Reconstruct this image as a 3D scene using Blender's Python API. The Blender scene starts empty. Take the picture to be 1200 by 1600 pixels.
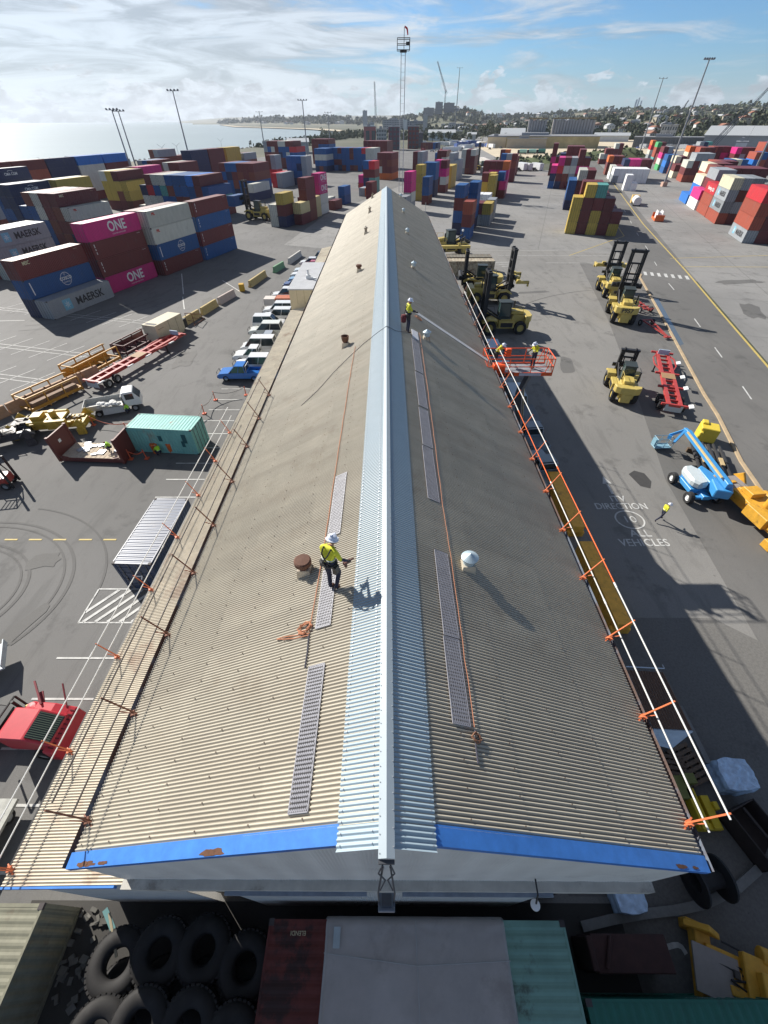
import bpy, bmesh, math, random
from mathutils import Vector, Matrix, noise
R = math.radians
random.seed(7)
scene = bpy.context.scene
C = scene.collection

# ---------------------------------------------------------------- camera
CAMZ = 22.3
cam = bpy.data.cameras.new('camera')
cam.sensor_fit = 'HORIZONTAL'; cam.sensor_width = 36.0; cam.lens = 645.2/1200*36
cam.clip_start = 0.1; cam.clip_end = 30000
camo = bpy.data.objects.new('camera', cam); C.objects.link(camo)
def _n(v):
    return v.normalized()
_d = _n(Vector((4, 679, 645.2)))                     # straight down, in camera axes (right, down, forward)
_y = Vector((4, -612.5, 645.2)); _y = _n(_y-_d*_y.dot(_d))
_x = _y.cross(-_d)
_m = Matrix((_x, _y, -_d))                           # rows: world axes in camera axes
rot = Matrix(((_m[0][0], -_m[0][1], -_m[0][2]), (_m[1][0], -_m[1][1], -_m[1][2]), (_m[2][0], -_m[2][1], -_m[2][2])))
camo.matrix_world = Matrix.Translation((0, 0, CAMZ)) @ rot.to_4x4()
scene.camera = camo

# ---------------------------------------------------------------- sun, sky, exposure
SUN_DIR = Vector((-1.10, 1.02, 1.0)).normalized()
SUN_EL = math.asin(SUN_DIR.z); SUN_AZ = math.atan2(SUN_DIR.x, SUN_DIR.y)
sl = bpy.data.lights.new('sun', 'SUN'); sl.energy = 5.0; sl.angle = R(0.53); sl.color = (1.0, 0.95, 0.87)
so = bpy.data.objects.new('sun', sl); C.objects.link(so); so.location = (-60, 60, 80)
so.rotation_euler = SUN_DIR.to_track_quat('Z', 'Y').to_euler()
world = bpy.data.worlds.new('World'); scene.world = world; world.use_nodes = True
nt = world.node_tree; N = nt.nodes; Lk = nt.links; N.clear()
def nd(t, **k):
    n = N.new(t)
    for a, b in k.items(): setattr(n, a, b)
    return n
def wmath(op, a, b=None, c=None, clamp=False):
    n = nd('ShaderNodeMath', operation=op, use_clamp=clamp)
    for i, v in enumerate((a, b, c)):
        if v is None: continue
        if isinstance(v, (int, float)): n.inputs[i].default_value = v
        else: Lk.new(v, n.inputs[i])
    return n.outputs[0]
sky = nd('ShaderNodeTexSky', sky_type='NISHITA', sun_disc=False)
sky.sun_elevation = SUN_EL; sky.sun_rotation = SUN_AZ; sky.altitude = 20; sky.air_density = 1.0; sky.dust_density = 0.3; sky.ozone_density = 1.8
tc = nd('ShaderNodeTexCoord'); sp = nd('ShaderNodeSeparateXYZ'); Lk.new(tc.outputs['Generated'], sp.inputs[0])
def wnoise(vec, scale, detail, rough, dist=0.0):
    n = nd('ShaderNodeTexNoise'); n.inputs['Scale'].default_value = scale; n.inputs['Detail'].default_value = detail
    n.inputs['Roughness'].default_value = rough; n.inputs['Distortion'].default_value = dist; Lk.new(vec, n.inputs['Vector']); return n.outputs[0]
def wramp(v, a, b, c=0.0, d=1.0):
    n = nd('ShaderNodeMapRange', interpolation_type='SMOOTHSTEP'); n.inputs[1].default_value = a; n.inputs[2].default_value = b; n.inputs[3].default_value = c; n.inputs[4].default_value = d; Lk.new(v, n.inputs[0]); return n.outputs[0]
def wmap(scale, rotz=0.0, loc=(0, 0, 0)):
    m_ = nd('ShaderNodeMapping'); m_.inputs['Scale'].default_value = scale; m_.inputs['Rotation'].default_value = (0, rotz, 0); m_.inputs['Location'].default_value = loc; Lk.new(tc.outputs['Generated'], m_.inputs[0]); return m_.outputs[0]
az = nd('ShaderNodeVectorMath', operation='DOT_PRODUCT'); Lk.new(tc.outputs['Generated'], az.inputs[0])
az.inputs[1].default_value = (SUN_DIR.x, SUN_DIR.y, 0.0); sunside = az.outputs['Value']
el = sp.outputs[2]
# high streaky veil, thick towards the sun side, thin to the right
n1 = wnoise(wmap((2.2, 2.2, 19), R(5)), 1.0, 12, 0.62, 0.9)
n1b = wnoise(wmap((5.0, 5.0, 40), R(-6), (4, 2, 1)), 1.0, 10, 0.6, 1.2)
bank = wramp(sunside, 0.45, 0.82, 0.0, 0.22)
veil = wramp(wmath('ADD', wmath('ADD', wmath('MULTIPLY', n1, 0.6), wmath('MULTIPLY', n1b, 0.4)), bank), 0.46, 0.63)
veil = wmath('MULTIPLY', veil, wramp(el, 0.2, 0.45, 1.0, 0.05))
# heaped cloud low over the horizon
n2 = wnoise(wmap((13, 13, 30)), 1.0, 12, 0.62, 0.3)
prof = wmath('SUBTRACT', wmath('ADD', n2, wramp(el, 0.02, 0.085, 0.08, -0.19)), wramp(sunside, 0.72, 0.40, 0.0, 0.05))
heap = wmath('MULTIPLY', wramp(prof, 0.50, 0.545), wramp(el, 0.09, 0.12, 1.0, 0.0))
# a few small separate puffs
n4 = wnoise(wmap((9, 9, 24), 0.0, (2.2, 0.4, 1.3)), 1.0, 7, 0.5, 0.2)
puff = wramp(n4, 0.64, 0.69)
n3 = wnoise(wmap((24, 24, 60)), 1.0, 9, 0.64, 0.4)
hi = wramp(el, 0.16, 0.6, 1.0, 1.0)
skyc = nd('ShaderNodeMix', data_type='RGBA', blend_type='MULTIPLY'); skyc.inputs[0].default_value = 1.0; Lk.new(sky.outputs[0], skyc.inputs[6]); skyc.inputs[7].default_value = (0.40, 0.66, 0.95, 1)
def cloudcol(b, tint):
    c_ = nd('ShaderNodeCombineColor')
    for i, t_ in enumerate(tint): Lk.new(wmath('MULTIPLY', b, t_), c_.inputs[i])
    return c_.outputs[0]
def wmix(f, a, b):
    n = nd('ShaderNodeMix', data_type='RGBA'); Lk.new(f, n.inputs[0]); Lk.new(a, n.inputs[6]); Lk.new(b, n.inputs[7]); return n.outputs[2]
glow = wramp(sunside, 0.35, 0.82, 0.0, 1.0)
b1 = wmath('ADD', wmath('ADD', 4.6, wmath('MULTIPLY', glow, 1.5)), wramp(n1b, 0.36, 0.62, -1.9, 0.9))
b2 = wmath('ADD', wmath('ADD', 5.1, wmath('MULTIPLY', glow, 0.7)), wramp(n3, 0.38, 0.62, -1.5, 1.5))
c0 = wmix(wmath('MULTIPLY', wramp(el, 0.0, 0.10, 1.0, 0.0), 0.36), skyc.outputs[2], cloudcol(wmath('ADD', 4.4, wmath('MULTIPLY', glow, 0.6)), (0.80, 0.96, 1.10)))
c1 = wmix(wmath('MULTIPLY', veil, 0.86), c0, cloudcol(b1, (0.93, 1.0, 1.07)))
c2 = wmix(wmath('MULTIPLY', heap, 0.72), c1, cloudcol(b2, (0.92, 1.0, 1.09)))
c3 = wmix(wmath('MULTIPLY', puff, 0.5), c2, cloudcol(wmath('ADD', b1, 0.5), (0.95, 1.0, 1.04)))
fin = nd('ShaderNodeMix', data_type='RGBA', blend_type='MULTIPLY'); fin.inputs[0].default_value = 1.0; Lk.new(c3, fin.inputs[6]); hc = nd('ShaderNodeCombineColor'); Lk.new(hi, hc.inputs[0]); Lk.new(hi, hc.inputs[1]); Lk.new(hi, hc.inputs[2]); Lk.new(hc.outputs[0], fin.inputs[7])
over = wmix(wramp(el, 0.22, 0.5, 0.0, 0.62), fin.outputs[2], cloudcol(wmath('ADD', 1.5, wmath('MULTIPLY', n1, 0.5)), (0.98, 1.0, 1.02)))
bg = nd('ShaderNodeBackground'); bg.inputs[1].default_value = 0.08; Lk.new(over, bg.inputs[0])
wo = nd('ShaderNodeOutputWorld'); Lk.new(bg.outputs[0], wo.inputs[0])
vs = scene.view_settings; vs.view_transform = 'Standard'; vs.look = 'None'; vs.exposure = 0.66; vs.gamma = 1.0
scene.cycles.volume_bounces = 0; scene.cycles.max_bounces = 6

# ---------------------------------------------------------------- helpers
def mat(name, col, rough=0.6, metal=0.0, var=0.12, scale=3.0, dirt=0.0, dirtcol=(0.12, 0.07, 0.04), bump=0.0, rnd=0.0, stretch=None, spec=None, dth=0.55, coat=0.0):
    m = bpy.data.materials.new(name); m.use_nodes = True; t = m.node_tree; ns = t.nodes; lk = t.links; b = ns['Principled BSDF']
    b.inputs['Roughness'].default_value = rough; b.inputs['Metallic'].default_value = metal
    if spec is not None: b.inputs['Specular IOR Level'].default_value = spec
    if coat: b.inputs['Coat Weight'].default_value = coat; b.inputs['Coat Roughness'].default_value = 0.1
    tcn = ns.new('ShaderNodeTexCoord'); vec = tcn.outputs['Object']
    if stretch:
        q = ns.new('ShaderNodeMapping'); q.inputs['Scale'].default_value = stretch; lk.new(vec, q.inputs[0]); vec = q.outputs[0]
    nz = ns.new('ShaderNodeTexNoise'); nz.inputs['Scale'].default_value = scale; nz.inputs['Detail'].default_value = 8; nz.inputs['Roughness'].default_value = 0.65
    lk.new(vec, nz.inputs['Vector'])
    mr = ns.new('ShaderNodeMapRange'); mr.inputs[1].default_value = 0.25; mr.inputs[2].default_value = 0.75; mr.inputs[3].default_value = 1-var; mr.inputs[4].default_value = 1+var
    lk.new(nz.outputs[0], mr.inputs[0]); val = mr.outputs[0]
    if rnd:
        oi = ns.new('ShaderNodeObjectInfo'); r2 = ns.new('ShaderNodeMapRange'); r2.inputs[3].default_value = 1-rnd; r2.inputs[4].default_value = 1+rnd; lk.new(oi.outputs['Random'], r2.inputs[0])
        mm = ns.new('ShaderNodeMath'); mm.operation = 'MULTIPLY'; lk.new(val, mm.inputs[0]); lk.new(r2.outputs[0], mm.inputs[1]); val = mm.outputs[0]
    hv = ns.new('ShaderNodeHueSaturation'); hv.inputs['Color'].default_value = (*col, 1); lk.new(val, hv.inputs['Value']); out = hv.outputs[0]
    if dirt:
        nz2 = ns.new('ShaderNodeTexNoise'); nz2.inputs['Scale'].default_value = scale*0.45; nz2.inputs['Detail'].default_value = 10; nz2.inputs['Roughness'].default_value = 0.72; lk.new(vec, nz2.inputs['Vector'])
        r3 = ns.new('ShaderNodeMapRange'); r3.interpolation_type = 'SMOOTHSTEP'; r3.inputs[1].default_value = dth; r3.inputs[2].default_value = dth+0.13; r3.inputs[4].default_value = dirt; lk.new(nz2.outputs[0], r3.inputs[0])
        mxn = ns.new('ShaderNodeMix'); mxn.data_type = 'RGBA'; lk.new(r3.outputs[0], mxn.inputs[0]); lk.new(out, mxn.inputs[6]); mxn.inputs[7].default_value = (*dirtcol, 1); out = mxn.outputs[2]
    lk.new(out, b.inputs['Base Color'])
    if bump:
        bn = ns.new('ShaderNodeBump'); bn.inputs['Strength'].default_value = bump; bn.inputs['Distance'].default_value = 0.02; lk.new(nz.outputs[0], bn.inputs['Height']); lk.new(bn.outputs[0], b.inputs['Normal'])
    return m
_mc = {}
def M(name, *a, **k):
    if name not in _mc: _mc[name] = mat(name, *a, **k)
    return _mc[name]
class MB:
    def __init__(s): s.v = []; s.f = []; s.mi = []; s.m = 0
    def add(s, vs, fs):
        o = len(s.v); s.v += [tuple(p) for p in vs]
        for f in fs: s.f.append(tuple(i+o for i in f)); s.mi.append(s.m)
        return s
    def box(s, c, d, rz=0.0, rx=0.0, ry=0.0, taper=1.0):
        hx, hy, hz = d[0]/2, d[1]/2, d[2]/2
        mt = Matrix.Rotation(rz, 3, 'Z') @ Matrix.Rotation(ry, 3, 'Y') @ Matrix.Rotation(rx, 3, 'X')
        P = []
        for z in (-1, 1):
            k = taper if z > 0 else 1.0
            for x, y in ((-1, -1), (1, -1), (1, 1), (-1, 1)): P.append(mt @ Vector((x*hx*k, y*hy*k, z*hz)) + Vector(c))
        return s.add(P, [(0, 3, 2, 1), (4, 5, 6, 7), (0, 1, 5, 4), (1, 2, 6, 5), (2, 3, 7, 6), (3, 0, 4, 7)])
    def b2(s, x0, x1, y0, y1, z0, z1): return s.box(((x0+x1)/2, (y0+y1)/2, (z0+z1)/2), (x1-x0, y1-y0, z1-z0))
    def cyl(s, p0, p1, r0, r1=None, n=10, cap=True):
        if r1 is None: r1 = r0
        p0 = Vector(p0); p1 = Vector(p1); a = (p1-p0)
        if a.length < 1e-6: return s
        a.normalize(); u = a.orthogonal().normalized(); w = a.cross(u); P = []
        for p, r in ((p0, r0), (p1, r1)):
            for i in range(n):
                t = 2*math.pi*i/n; P.append(p+u*(math.cos(t)*r)+w*(math.sin(t)*r))
        F = [(i, (i+1) % n, n+(i+1) % n, n+i) for i in range(n)]
        if cap: F += [tuple(range(n-1, -1, -1)), tuple(range(n, 2*n))]
        return s.add(P, F)
    def tube(s, pts, r, n=6):
        pts = [Vector(p) for p in pts]
        for a, b in zip(pts, pts[1:]): s.cyl(a, b, r, n=n)
        return s
    def bar(s, p0, p1, w, h):
        p0 = Vector(p0); p1 = Vector(p1); a = (p1-p0).normalized(); up = Vector((0, 0, 1))
        if abs(a.z) > 0.95: up = Vector((0, 1, 0))
        sd = a.cross(up).normalized(); up = sd.cross(a); P = []
        for p in (p0, p1):
            for x, y in ((-1, -1), (1, -1), (1, 1), (-1, 1)): P.append(p+sd*(x*w/2)+up*(y*h/2))
        return s.add(P, [(0, 3, 2, 1), (4, 5, 6, 7), (0, 1, 5, 4), (1, 2, 6, 5), (2, 3, 7, 6), (3, 0, 4, 7)])
    def prism(s, poly, a, b, axis='x'):          # poly: 2-D outline, extruded from a to b along the axis
        n = len(poly); P = []
        for t in (a, b):
            for (p, q) in poly: P.append((t, p, q) if axis == 'x' else (p, t, q) if axis == 'y' else (p, q, t))
        return s.add(P, [tuple(range(n-1, -1, -1)), tuple(range(n, 2*n))]+[(i, (i+1) % n, n+(i+1) % n, n+i) for i in range(n)])
    def lathe(s, prof, c=(0, 0, 0), n=16, axis='z'):
        P = []; c = Vector(c)
        for (r, z) in prof:
            for i in range(n):
                t = 2*math.pi*i/n; v = (r*math.cos(t), r*math.sin(t), z)
                if axis == 'x': v = (z, v[0], v[1])
                if axis == 'y': v = (v[0], z, v[1])
                P.append(c+Vector(v))
        F = []
        for k in range(len(prof)-1):
            for i in range(n): F.append((k*n+i, k*n+(i+1) % n, (k+1)*n+(i+1) % n, (k+1)*n+i))
        return s.add(P, F)
    def grid(s, fn, nu, nv):
        P = [fn(i/nu, j/nv) for j in range(nv+1) for i in range(nu+1)]
        return s.add(P, [(j*(nu+1)+i, j*(nu+1)+i+1, (j+1)*(nu+1)+i+1, (j+1)*(nu+1)+i) for j in range(nv) for i in range(nu)])
    def mesh(s, name, mats, smooth=False, bev=0.0):
        me = bpy.data.meshes.new(name); me.from_pydata(s.v, [], s.f)
        if not isinstance(mats, (list, tuple)): mats = [mats]
        for m in mats: me.materials.append(m)
        if len(mats) > 1: me.polygons.foreach_set('material_index', s.mi)
        bm = bmesh.new(); bm.from_mesh(me); bmesh.ops.recalc_face_normals(bm, faces=bm.faces)
        if bev: bmesh.ops.bevel(bm, geom=[e for e in bm.edges if e.is_manifold and e.calc_face_angle(0) > 0.5], offset=bev, segments=1, affect='EDGES', clamp_overlap=True)
        bm.to_mesh(me); bm.free()
        if smooth: me.polygons.foreach_set('use_smooth', [True]*len(me.polygons)); me.update()
        return me
    def build(s, name, mats, parent=None, smooth=False, bev=0.0, loc=(0, 0, 0), rz=0.0):
        return link(name, s.mesh(name, mats, smooth, bev), parent, loc, rz)
def link(name, me, parent=None, loc=(0, 0, 0), rz=0.0):
    o = bpy.data.objects.new(name, me); C.objects.link(o); o.location = loc; o.rotation_euler = (0, 0, rz)
    if parent: o.parent = parent
    return o
def tag(o, label=None, cat=None, group=None, kind=None):
    if label: o['label'] = label
    if cat: o['category'] = cat
    if group: o['group'] = group
    if kind: o['kind'] = kind
    return o
def thing(name, label, cat, loc=(0, 0, 0), rz=0.0, group=None):
    o = bpy.data.objects.new(name, None); C.objects.link(o); o.location = loc; o.rotation_euler = (0, 0, rz); o.empty_display_size = 0.5
    return tag(o, label, cat, group)
KIDS = {}
def dup(root, loc, rz, label, group=None):
    def cp(o, par):
        c = o.copy(); C.objects.link(c)
        if par: c.parent = par
        for k in list(o.children): cp(k, c)
        return c
    r = cp(root, None); r.location = loc; r.rotation_euler = (0, 0, rz); r['label'] = label
    if group: r['group'] = group
    return r
TXT = {}
def textmesh(s, size, depth=0.0, bold=0.0, wid=1.0):
    k = (s, size, depth, bold, wid)
    if k in TXT: return TXT[k]
    cu = bpy.data.curves.new('lettering', 'FONT'); cu.body = s; cu.size = size; cu.extrude = depth; cu.offset = bold; cu.align_x = 'CENTER'; cu.align_y = 'CENTER'; cu.resolution_u = 3
    o = bpy.data.objects.new('tmp', cu); C.objects.link(o)
    dg = bpy.context.evaluated_depsgraph_get(); dg.update()
    me = bpy.data.meshes.new_from_object(o.evaluated_get(dg)); bpy.data.objects.remove(o)
    if wid != 1.0:
        for v in me.vertices: v.co.x *= wid
    TXT[k] = me; return me
def text_into(mb, s, size, mtx, bold=0.0, wid=1.0):
    me = textmesh(s, size, 0.0, bold, wid)
    mb.add([mtx @ v.co for v in me.vertices], [tuple(p.vertices) for p in me.polygons])
def side_mtx(origin, right, up):
    r = Vector(right).normalized(); u = Vector(up).normalized(); n = r.cross(u); o = Vector(origin)
    return Matrix(((r.x, u.x, n.x, o.x), (r.y, u.y, n.y, o.y), (r.z, u.z, n.z, o.z), (0, 0, 0, 1)))
BLACK = M('black_steel', (0.018, 0.018, 0.02), 0.55, var=0.3)
RUBBER = M('tyre_rubber', (0.022, 0.022, 0.024), 0.85, var=0.2)
GLASS = M('dark_glass', (0.02, 0.03, 0.035), 0.08, var=0.05, spec=0.7)
WHITE = M('white_paint', (0.74, 0.75, 0.75), 0.4, var=0.06)
STEEL = M('galvanised_steel', (0.45, 0.47, 0.5), 0.4, metal=0.6, var=0.15)
ORANGE = M('orange_paint', (0.72, 0.14, 0.03), 0.45, var=0.12)
MACH = M('machine_yellow', (0.52, 0.40, 0.11), 0.42, var=0.15, dirt=0.55, dirtcol=(0.10, 0.075, 0.04), dth=0.56)
RED = M('red_paint', (0.36, 0.05, 0.04), 0.42, var=0.12, dirt=0.3)
RUSTM = M('rust', (0.12, 0.055, 0.03), 0.9, var=0.35, scale=9)
# ---------------------------------------------------------------- ground, sea, road, markings
def ground_mat(name, c1, c2, stain=0.5, fine=40.0, lines=None, rough=0.85, patch=0.05, tyre=0.0):
    m = bpy.data.materials.new(name); m.use_nodes = True; t = m.node_tree; ns = t.nodes; lk = t.links; b = ns['Principled BSDF']; b.inputs['Roughness'].default_value = rough
    tcn = ns.new('ShaderNodeTexCoord'); v = tcn.outputs['Object']
    def nz(scale, det, ro, vec=v, dist=0.0):
        n = ns.new('ShaderNodeTexNoise'); n.inputs['Scale'].default_value = scale; n.inputs['Detail'].default_value = det; n.inputs['Roughness'].default_value = ro; n.inputs['Distortion'].default_value = dist; lk.new(vec, n.inputs['Vector']); return n.outputs[0]
    def rg(x, a, b_, c=0.0, d=1.0):
        n = ns.new('ShaderNodeMapRange'); n.interpolation_type = 'SMOOTHSTEP'; n.inputs[1].default_value = a; n.inputs[2].default_value = b_; n.inputs[3].default_value = c; n.inputs[4].default_value = d; lk.new(x, n.inputs[0]); return n.outputs[0]
    def mix(f, a, b_, blend='MIX'):
        n = ns.new('ShaderNodeMix'); n.data_type = 'RGBA'; n.blend_type = blend
        if isinstance(f, float): n.inputs[0].default_value = f
        else: lk.new(f, n.inputs[0])
        for i, q in ((6, a), (7, b_)):
            if isinstance(q, tuple): n.inputs[i].default_value = (*q, 1)
            else: lk.new(q, n.inputs[i])
        return n.outputs[2]
    col = mix(rg(nz(patch, 6, 0.6), 0.35, 0.65), c1, c2)
    g = nz(fine, 4, 0.7); sp_ = rg(g, 0.3, 0.7, 0.86, 1.14)
    hv = ns.new('ShaderNodeHueSaturation'); lk.new(sp_, hv.inputs['Value']); lk.new(col, hv.inputs['Color']); col = hv.outputs[0]
    st = rg(nz(0.32, 9, 0.66), 0.56, 0.68, 0.0, stain); col = mix(st, col, tuple(x*0.45 for x in c1))
    st2 = rg(nz(1.7, 6, 0.6), 0.68, 0.74, 0.0, stain); col = mix(st2, col, tuple(x*0.3 for x in c1))
    if tyre:                                    # long scuffs left by tyres
        q = ns.new('ShaderNodeMapping'); q.inputs['Scale'].default_value = (0.6, 0.12, 1); q.inputs['Rotation'].default_value = (0, 0, R(20)); lk.new(v, q.inputs[0])
        col = mix(rg(nz(1.3, 8, 0.7, q.outputs[0], 0.6), 0.5, 0.66, 0.0, tyre), col, tuple(x*0.55 for x in c1))
    if lines:
        q = ns.new('ShaderNodeMapping'); q.inputs['Rotation'].default_value = (0, 0, R(17.5)); lk.new(v, q.inputs[0])
        sx = ns.new('ShaderNodeSeparateXYZ'); lk.new(q.outputs[0], sx.inputs[0])
        for ch, per in ((1, lines), (0, lines*2.2)):
            mo = ns.new('ShaderNodeMath'); mo.operation = 'PINGPONG'; mo.inputs[1].default_value = per/2; lk.new(sx.outputs[ch], mo.inputs[0])
            col = mix(rg(mo.outputs[0], 0.04, 0.12, 0.55, 0.0), col, tuple(x*0.5 for x in c1))
    lk.new(col, b.inputs['Base Color'])
    bn = ns.new('ShaderNodeBump'); bn.inputs['Strength'].default_value = 0.25; bn.inputs['Distance'].default_value = 0.02; lk.new(g, bn.inputs['Height']); lk.new(bn.outputs[0], b.inputs['Normal'])
    return m
G_YARD = ground_mat('yard_asphalt', (0.122, 0.12, 0.116), (0.158, 0.155, 0.15), 0.45, 30, tyre=0.35)
G_CONC = ground_mat('worn_concrete', (0.20, 0.197, 0.19), (0.25, 0.245, 0.235), 0.5, 22, lines=9.0, tyre=0.3)
G_APRON = ground_mat('apron_asphalt', (0.185, 0.18, 0.17), (0.225, 0.218, 0.205), 0.5, 30, tyre=0.35)
G_ROAD = ground_mat('road_asphalt', (0.125, 0.122, 0.116), (0.155, 0.15, 0.142), 0.45, 30, tyre=0.3)
G_PAVE = ground_mat('block_paving', (0.125, 0.12, 0.112), (0.155, 0.15, 0.14), 0.5, 9)
G_LAND = ground_mat('scrub_land', (0.055, 0.065, 0.035), (0.11, 0.105, 0.065), 0.6, 0.9, patch=0.006)
G_SAND = M('pale_sand', (0.55, 0.47, 0.34), 0.9, var=0.15, scale=0.05)
G_GRASS = M('green_bank', (0.085, 0.11, 0.035), 0.95, var=0.4, scale=0.4)
def sheet(name, pts, z, m, kind='structure'):
    mb = MB(); mb.add([(x, y, z) for x, y in pts], [tuple(range(len(pts)))]); o = mb.build(name, m)
    if kind: o['kind'] = kind
    return o
# land: one sheet to the horizon, its left edge is the shore
shore = [(-420, -300), (-300, -60), (-262, 60), (-248, 160), (-232, 250), (-212, 330), (-192, 420), (-172, 520), (-152, 640), (-138, 780), (-115, 950), (-95, 1200), (-120, 1500), (-260, 1900), (-480, 2300), (-760, 2800), (-1150, 3900), (-1900, 6500), (-4600, 16000)]
sheet('ground', shore+[(16000, 16000), (16000, -300)], 0.0, G_LAND)
sea_m = mat('sea_water', (0.28, 0.34, 0.34), 0.3, var=0.12, scale=0.004, bump=0.0, spec=0.6)
_t = sea_m.node_tree; _b = _t.nodes['Principled BSDF']; _w = _t.nodes.new('ShaderNodeTexNoise'); _w.inputs['Scale'].default_value = 0.35; _w.inputs['Detail'].default_value = 6; _w.inputs['Roughness'].default_value = 0.7
_bp = _t.nodes.new('ShaderNodeBump'); _bp.inputs['Strength'].default_value = 0.75; _bp.inputs['Distance'].default_value = 0.35; _tc = _t.nodes.new('ShaderNodeTexCoord')
_t.links.new(_tc.outputs['Object'], _w.inputs['Vector']); _t.links.new(_w.outputs[0], _bp.inputs['Height']); _t.links.new(_bp.outputs[0], _b.inputs['Normal'])
sheet('sea', [(-16000, -600), (-100, -600), (-100, 16000), (-16000, 16000)], -2.2, sea_m)
beach = [(-138, 780), (-115, 950), (-95, 1200), (-120, 1500), (-260, 1900), (-480, 2300), (-760, 2800), (-1150, 3900), (-1120, 3920), (-725, 2840), (-440, 2350), (-215, 1950), (-80, 1520), (-60, 1200), (-90, 940)]
sheet('beach', beach, 0.06, G_SAND)
# shore rocks
rk = MB()
for i in range(900):
    k = random.uniform(1, 8.98); a = shore[int(k)]; b = shore[int(k)+1]; t = k-int(k)
    x = a[0]+(b[0]-a[0])*t+random.uniform(-4, 2); y = a[1]+(b[1]-a[1])*t; s = random.uniform(0.5, 1.6)
    rk.box((x, y, -1.4+random.random()*1.6), (s*1.4, s, s), random.random()*3, random.random(), random.random(), 0.7)
tag(rk.build('shore_rocks', M('shore_rock', (0.2, 0.19, 0.17), 0.9, var=0.3, scale=1)), 'grey armour rocks along the water edge', 'rocks', kind='stuff')
TH = R(17.5); U = Vector((math.cos(TH), -math.sin(TH), 0)); V = Vector((math.sin(TH), math.cos(TH), 0))
def uv(u, v, z=0.0): return U*u+V*v+Vector((0, 0, z))
def uvp(l): return [tuple(uv(a, b).xy) for a, b in l]
sheet('container_yard', uvp([(-235, -60), (15, -60), (18, 100), (70, 100), (70, 330), (-20, 330), (-60, 560), (-235, 560)]), 0.004, G_YARD)
sheet('concrete_yard', uvp([(-60, 106), (24, 99), (24, 330), (-22, 335), (-40, 330), (-66, 300), (-68, 150)]), 0.008, G_CONC)
sheet('yard_apron', [(6, -30), (60, -30), (33.8, 35), (36.5, 47), (49.5, 91), (56.5, 107), (40, 112), (-8, 120), (-9, 100), (-9, 80), (9, 80), (9, -30)][0:9]+[(6, 80)], 0.012, G_APRON)
sheet('parking_strip', [(21.5, 10), (37, 8), (34.4, 36), (37, 48), (48.5, 88), (42.5, 101), (41.2, 101), (33.8, 66), (27.3, 40.5), (23.7, 27.4)], 0.016, G_ROAD)
sheet('road', [(37, 0), (70, -20), (46.9, 49), (60.3, 94), (76, 145), (100, 220), (124, 300), (150, 390), (136, 395), (102, 296), (66, 180), (50.5, 96), (49.2, 90), (35.4, 42), (34.3, 37), (30.9, 24)], 0.02, G_ROAD)
sheet('right_yard', [(70.3, -20), (330, 60), (420, 360), (300, 560), (170, 520), (150.5, 390), (124.4, 300), (60.7, 94), (47.3, 49)], 0.013, G_CONC)
sheet('quay_road', uvp([(-66, 300), (-30, 300), (-110, 900), (-230, 1500), (-260, 1480), (-150, 900), (-105, 480)]), 0.012, G_CONC)
sheet('paving', [(9, -6), (26, -6), (26, 9), (20, 14), (7.2, 14), (7.2, 1.4), (9, 1.4)], 0.018, G_PAVE)
sheet('rear_yard', [(-14, -6), (9, -6), (9, 1.2), (-14, 1.2)], 0.02, ground_mat('shade_dark_asphalt', (0.035, 0.033, 0.03), (0.055, 0.052, 0.048), 0.6, 40))  # asphalt colour darkened to deepen the shade below the gable
sheet('sand_lot', [(88, 440), (150, 405), (330, 560), (420, 760), (260, 860), (110, 760)], 0.03, G_SAND)
PAINT = M('road_marking_paint', (0.52, 0.52, 0.5), 0.7, var=0.25, scale=2.5, dirt=0.7, dirtcol=(0.15, 0.15, 0.15), dth=0.53)
YPAINT = M('yellow_marking_paint', (0.50, 0.38, 0.11), 0.7, var=0.2, scale=2.5, dirt=0.5, dirtcol=(0.15, 0.14, 0.12), dth=0.55)
mk = MB(); ZM = 0.026
def stripe(mb, a, b, w, z=ZM):
    a = Vector((*a, 0)); b = Vector((*b, 0)); d = (b-a).normalized(); s = Vector((-d.y, d.x, 0))*w/2
    mb.add([(a+s)[:2]+(z,), (a-s)[:2]+(z,), (b-s)[:2]+(z,), (b+s)[:2]+(z,)], [(0, 1, 2, 3)])
for y in (43.9, 41.4, 39.2, 37.0, 34.6, 32.2, 29.8, 27.5, 25.2, 11.3, 9.0, 6.6, 4.3, 2.0): stripe(mk, (-18.9, y), (-11.2, y), 0.11)
for x, y in ((-28.1, 0), (-26.3, 0), (-24.4, 0), (-22.6, 0), (-20.8, 0), (-30, 0), (-31.9, 0)): pass
# hatched bay
stripe(mk, (-18.9, 16.1), (-13.5, 16.1), 0.1); stripe(mk, (-18.9, 13.6), (-13.5, 13.6), 0.1); stripe(mk, (-18.9, 13.6), (-18.9, 16.1), 0.1)
for k in range(9):
    x = -19.4+k*0.75; a = (max(x, -18.85), 13.65+(max(x, -18.85)-x)*1.25); b = (x+1.9, 16.05)
    stripe(mk, a, b, 0.2)
for a, b in (((57.3, 101.2), (56.3, 98.0)), ((52.4, 85.1), (51.4, 81.1)), ((47.1, 66.4), (46.1, 62.9)), ((43.9, 55.4), (43.0, 52.2)), ((40.7, 44.3), (39.8, 41.3)), ((62.3, 116.5), (61.0, 112.4)), ((67, 132), (65.8, 128)), ((73, 150), (71.6, 146)), ((79.5, 170), (78, 165.5)), ((37.6, 34.0), (36.9, 31.5))): stripe(mk, a, b, 0.16)
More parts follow.
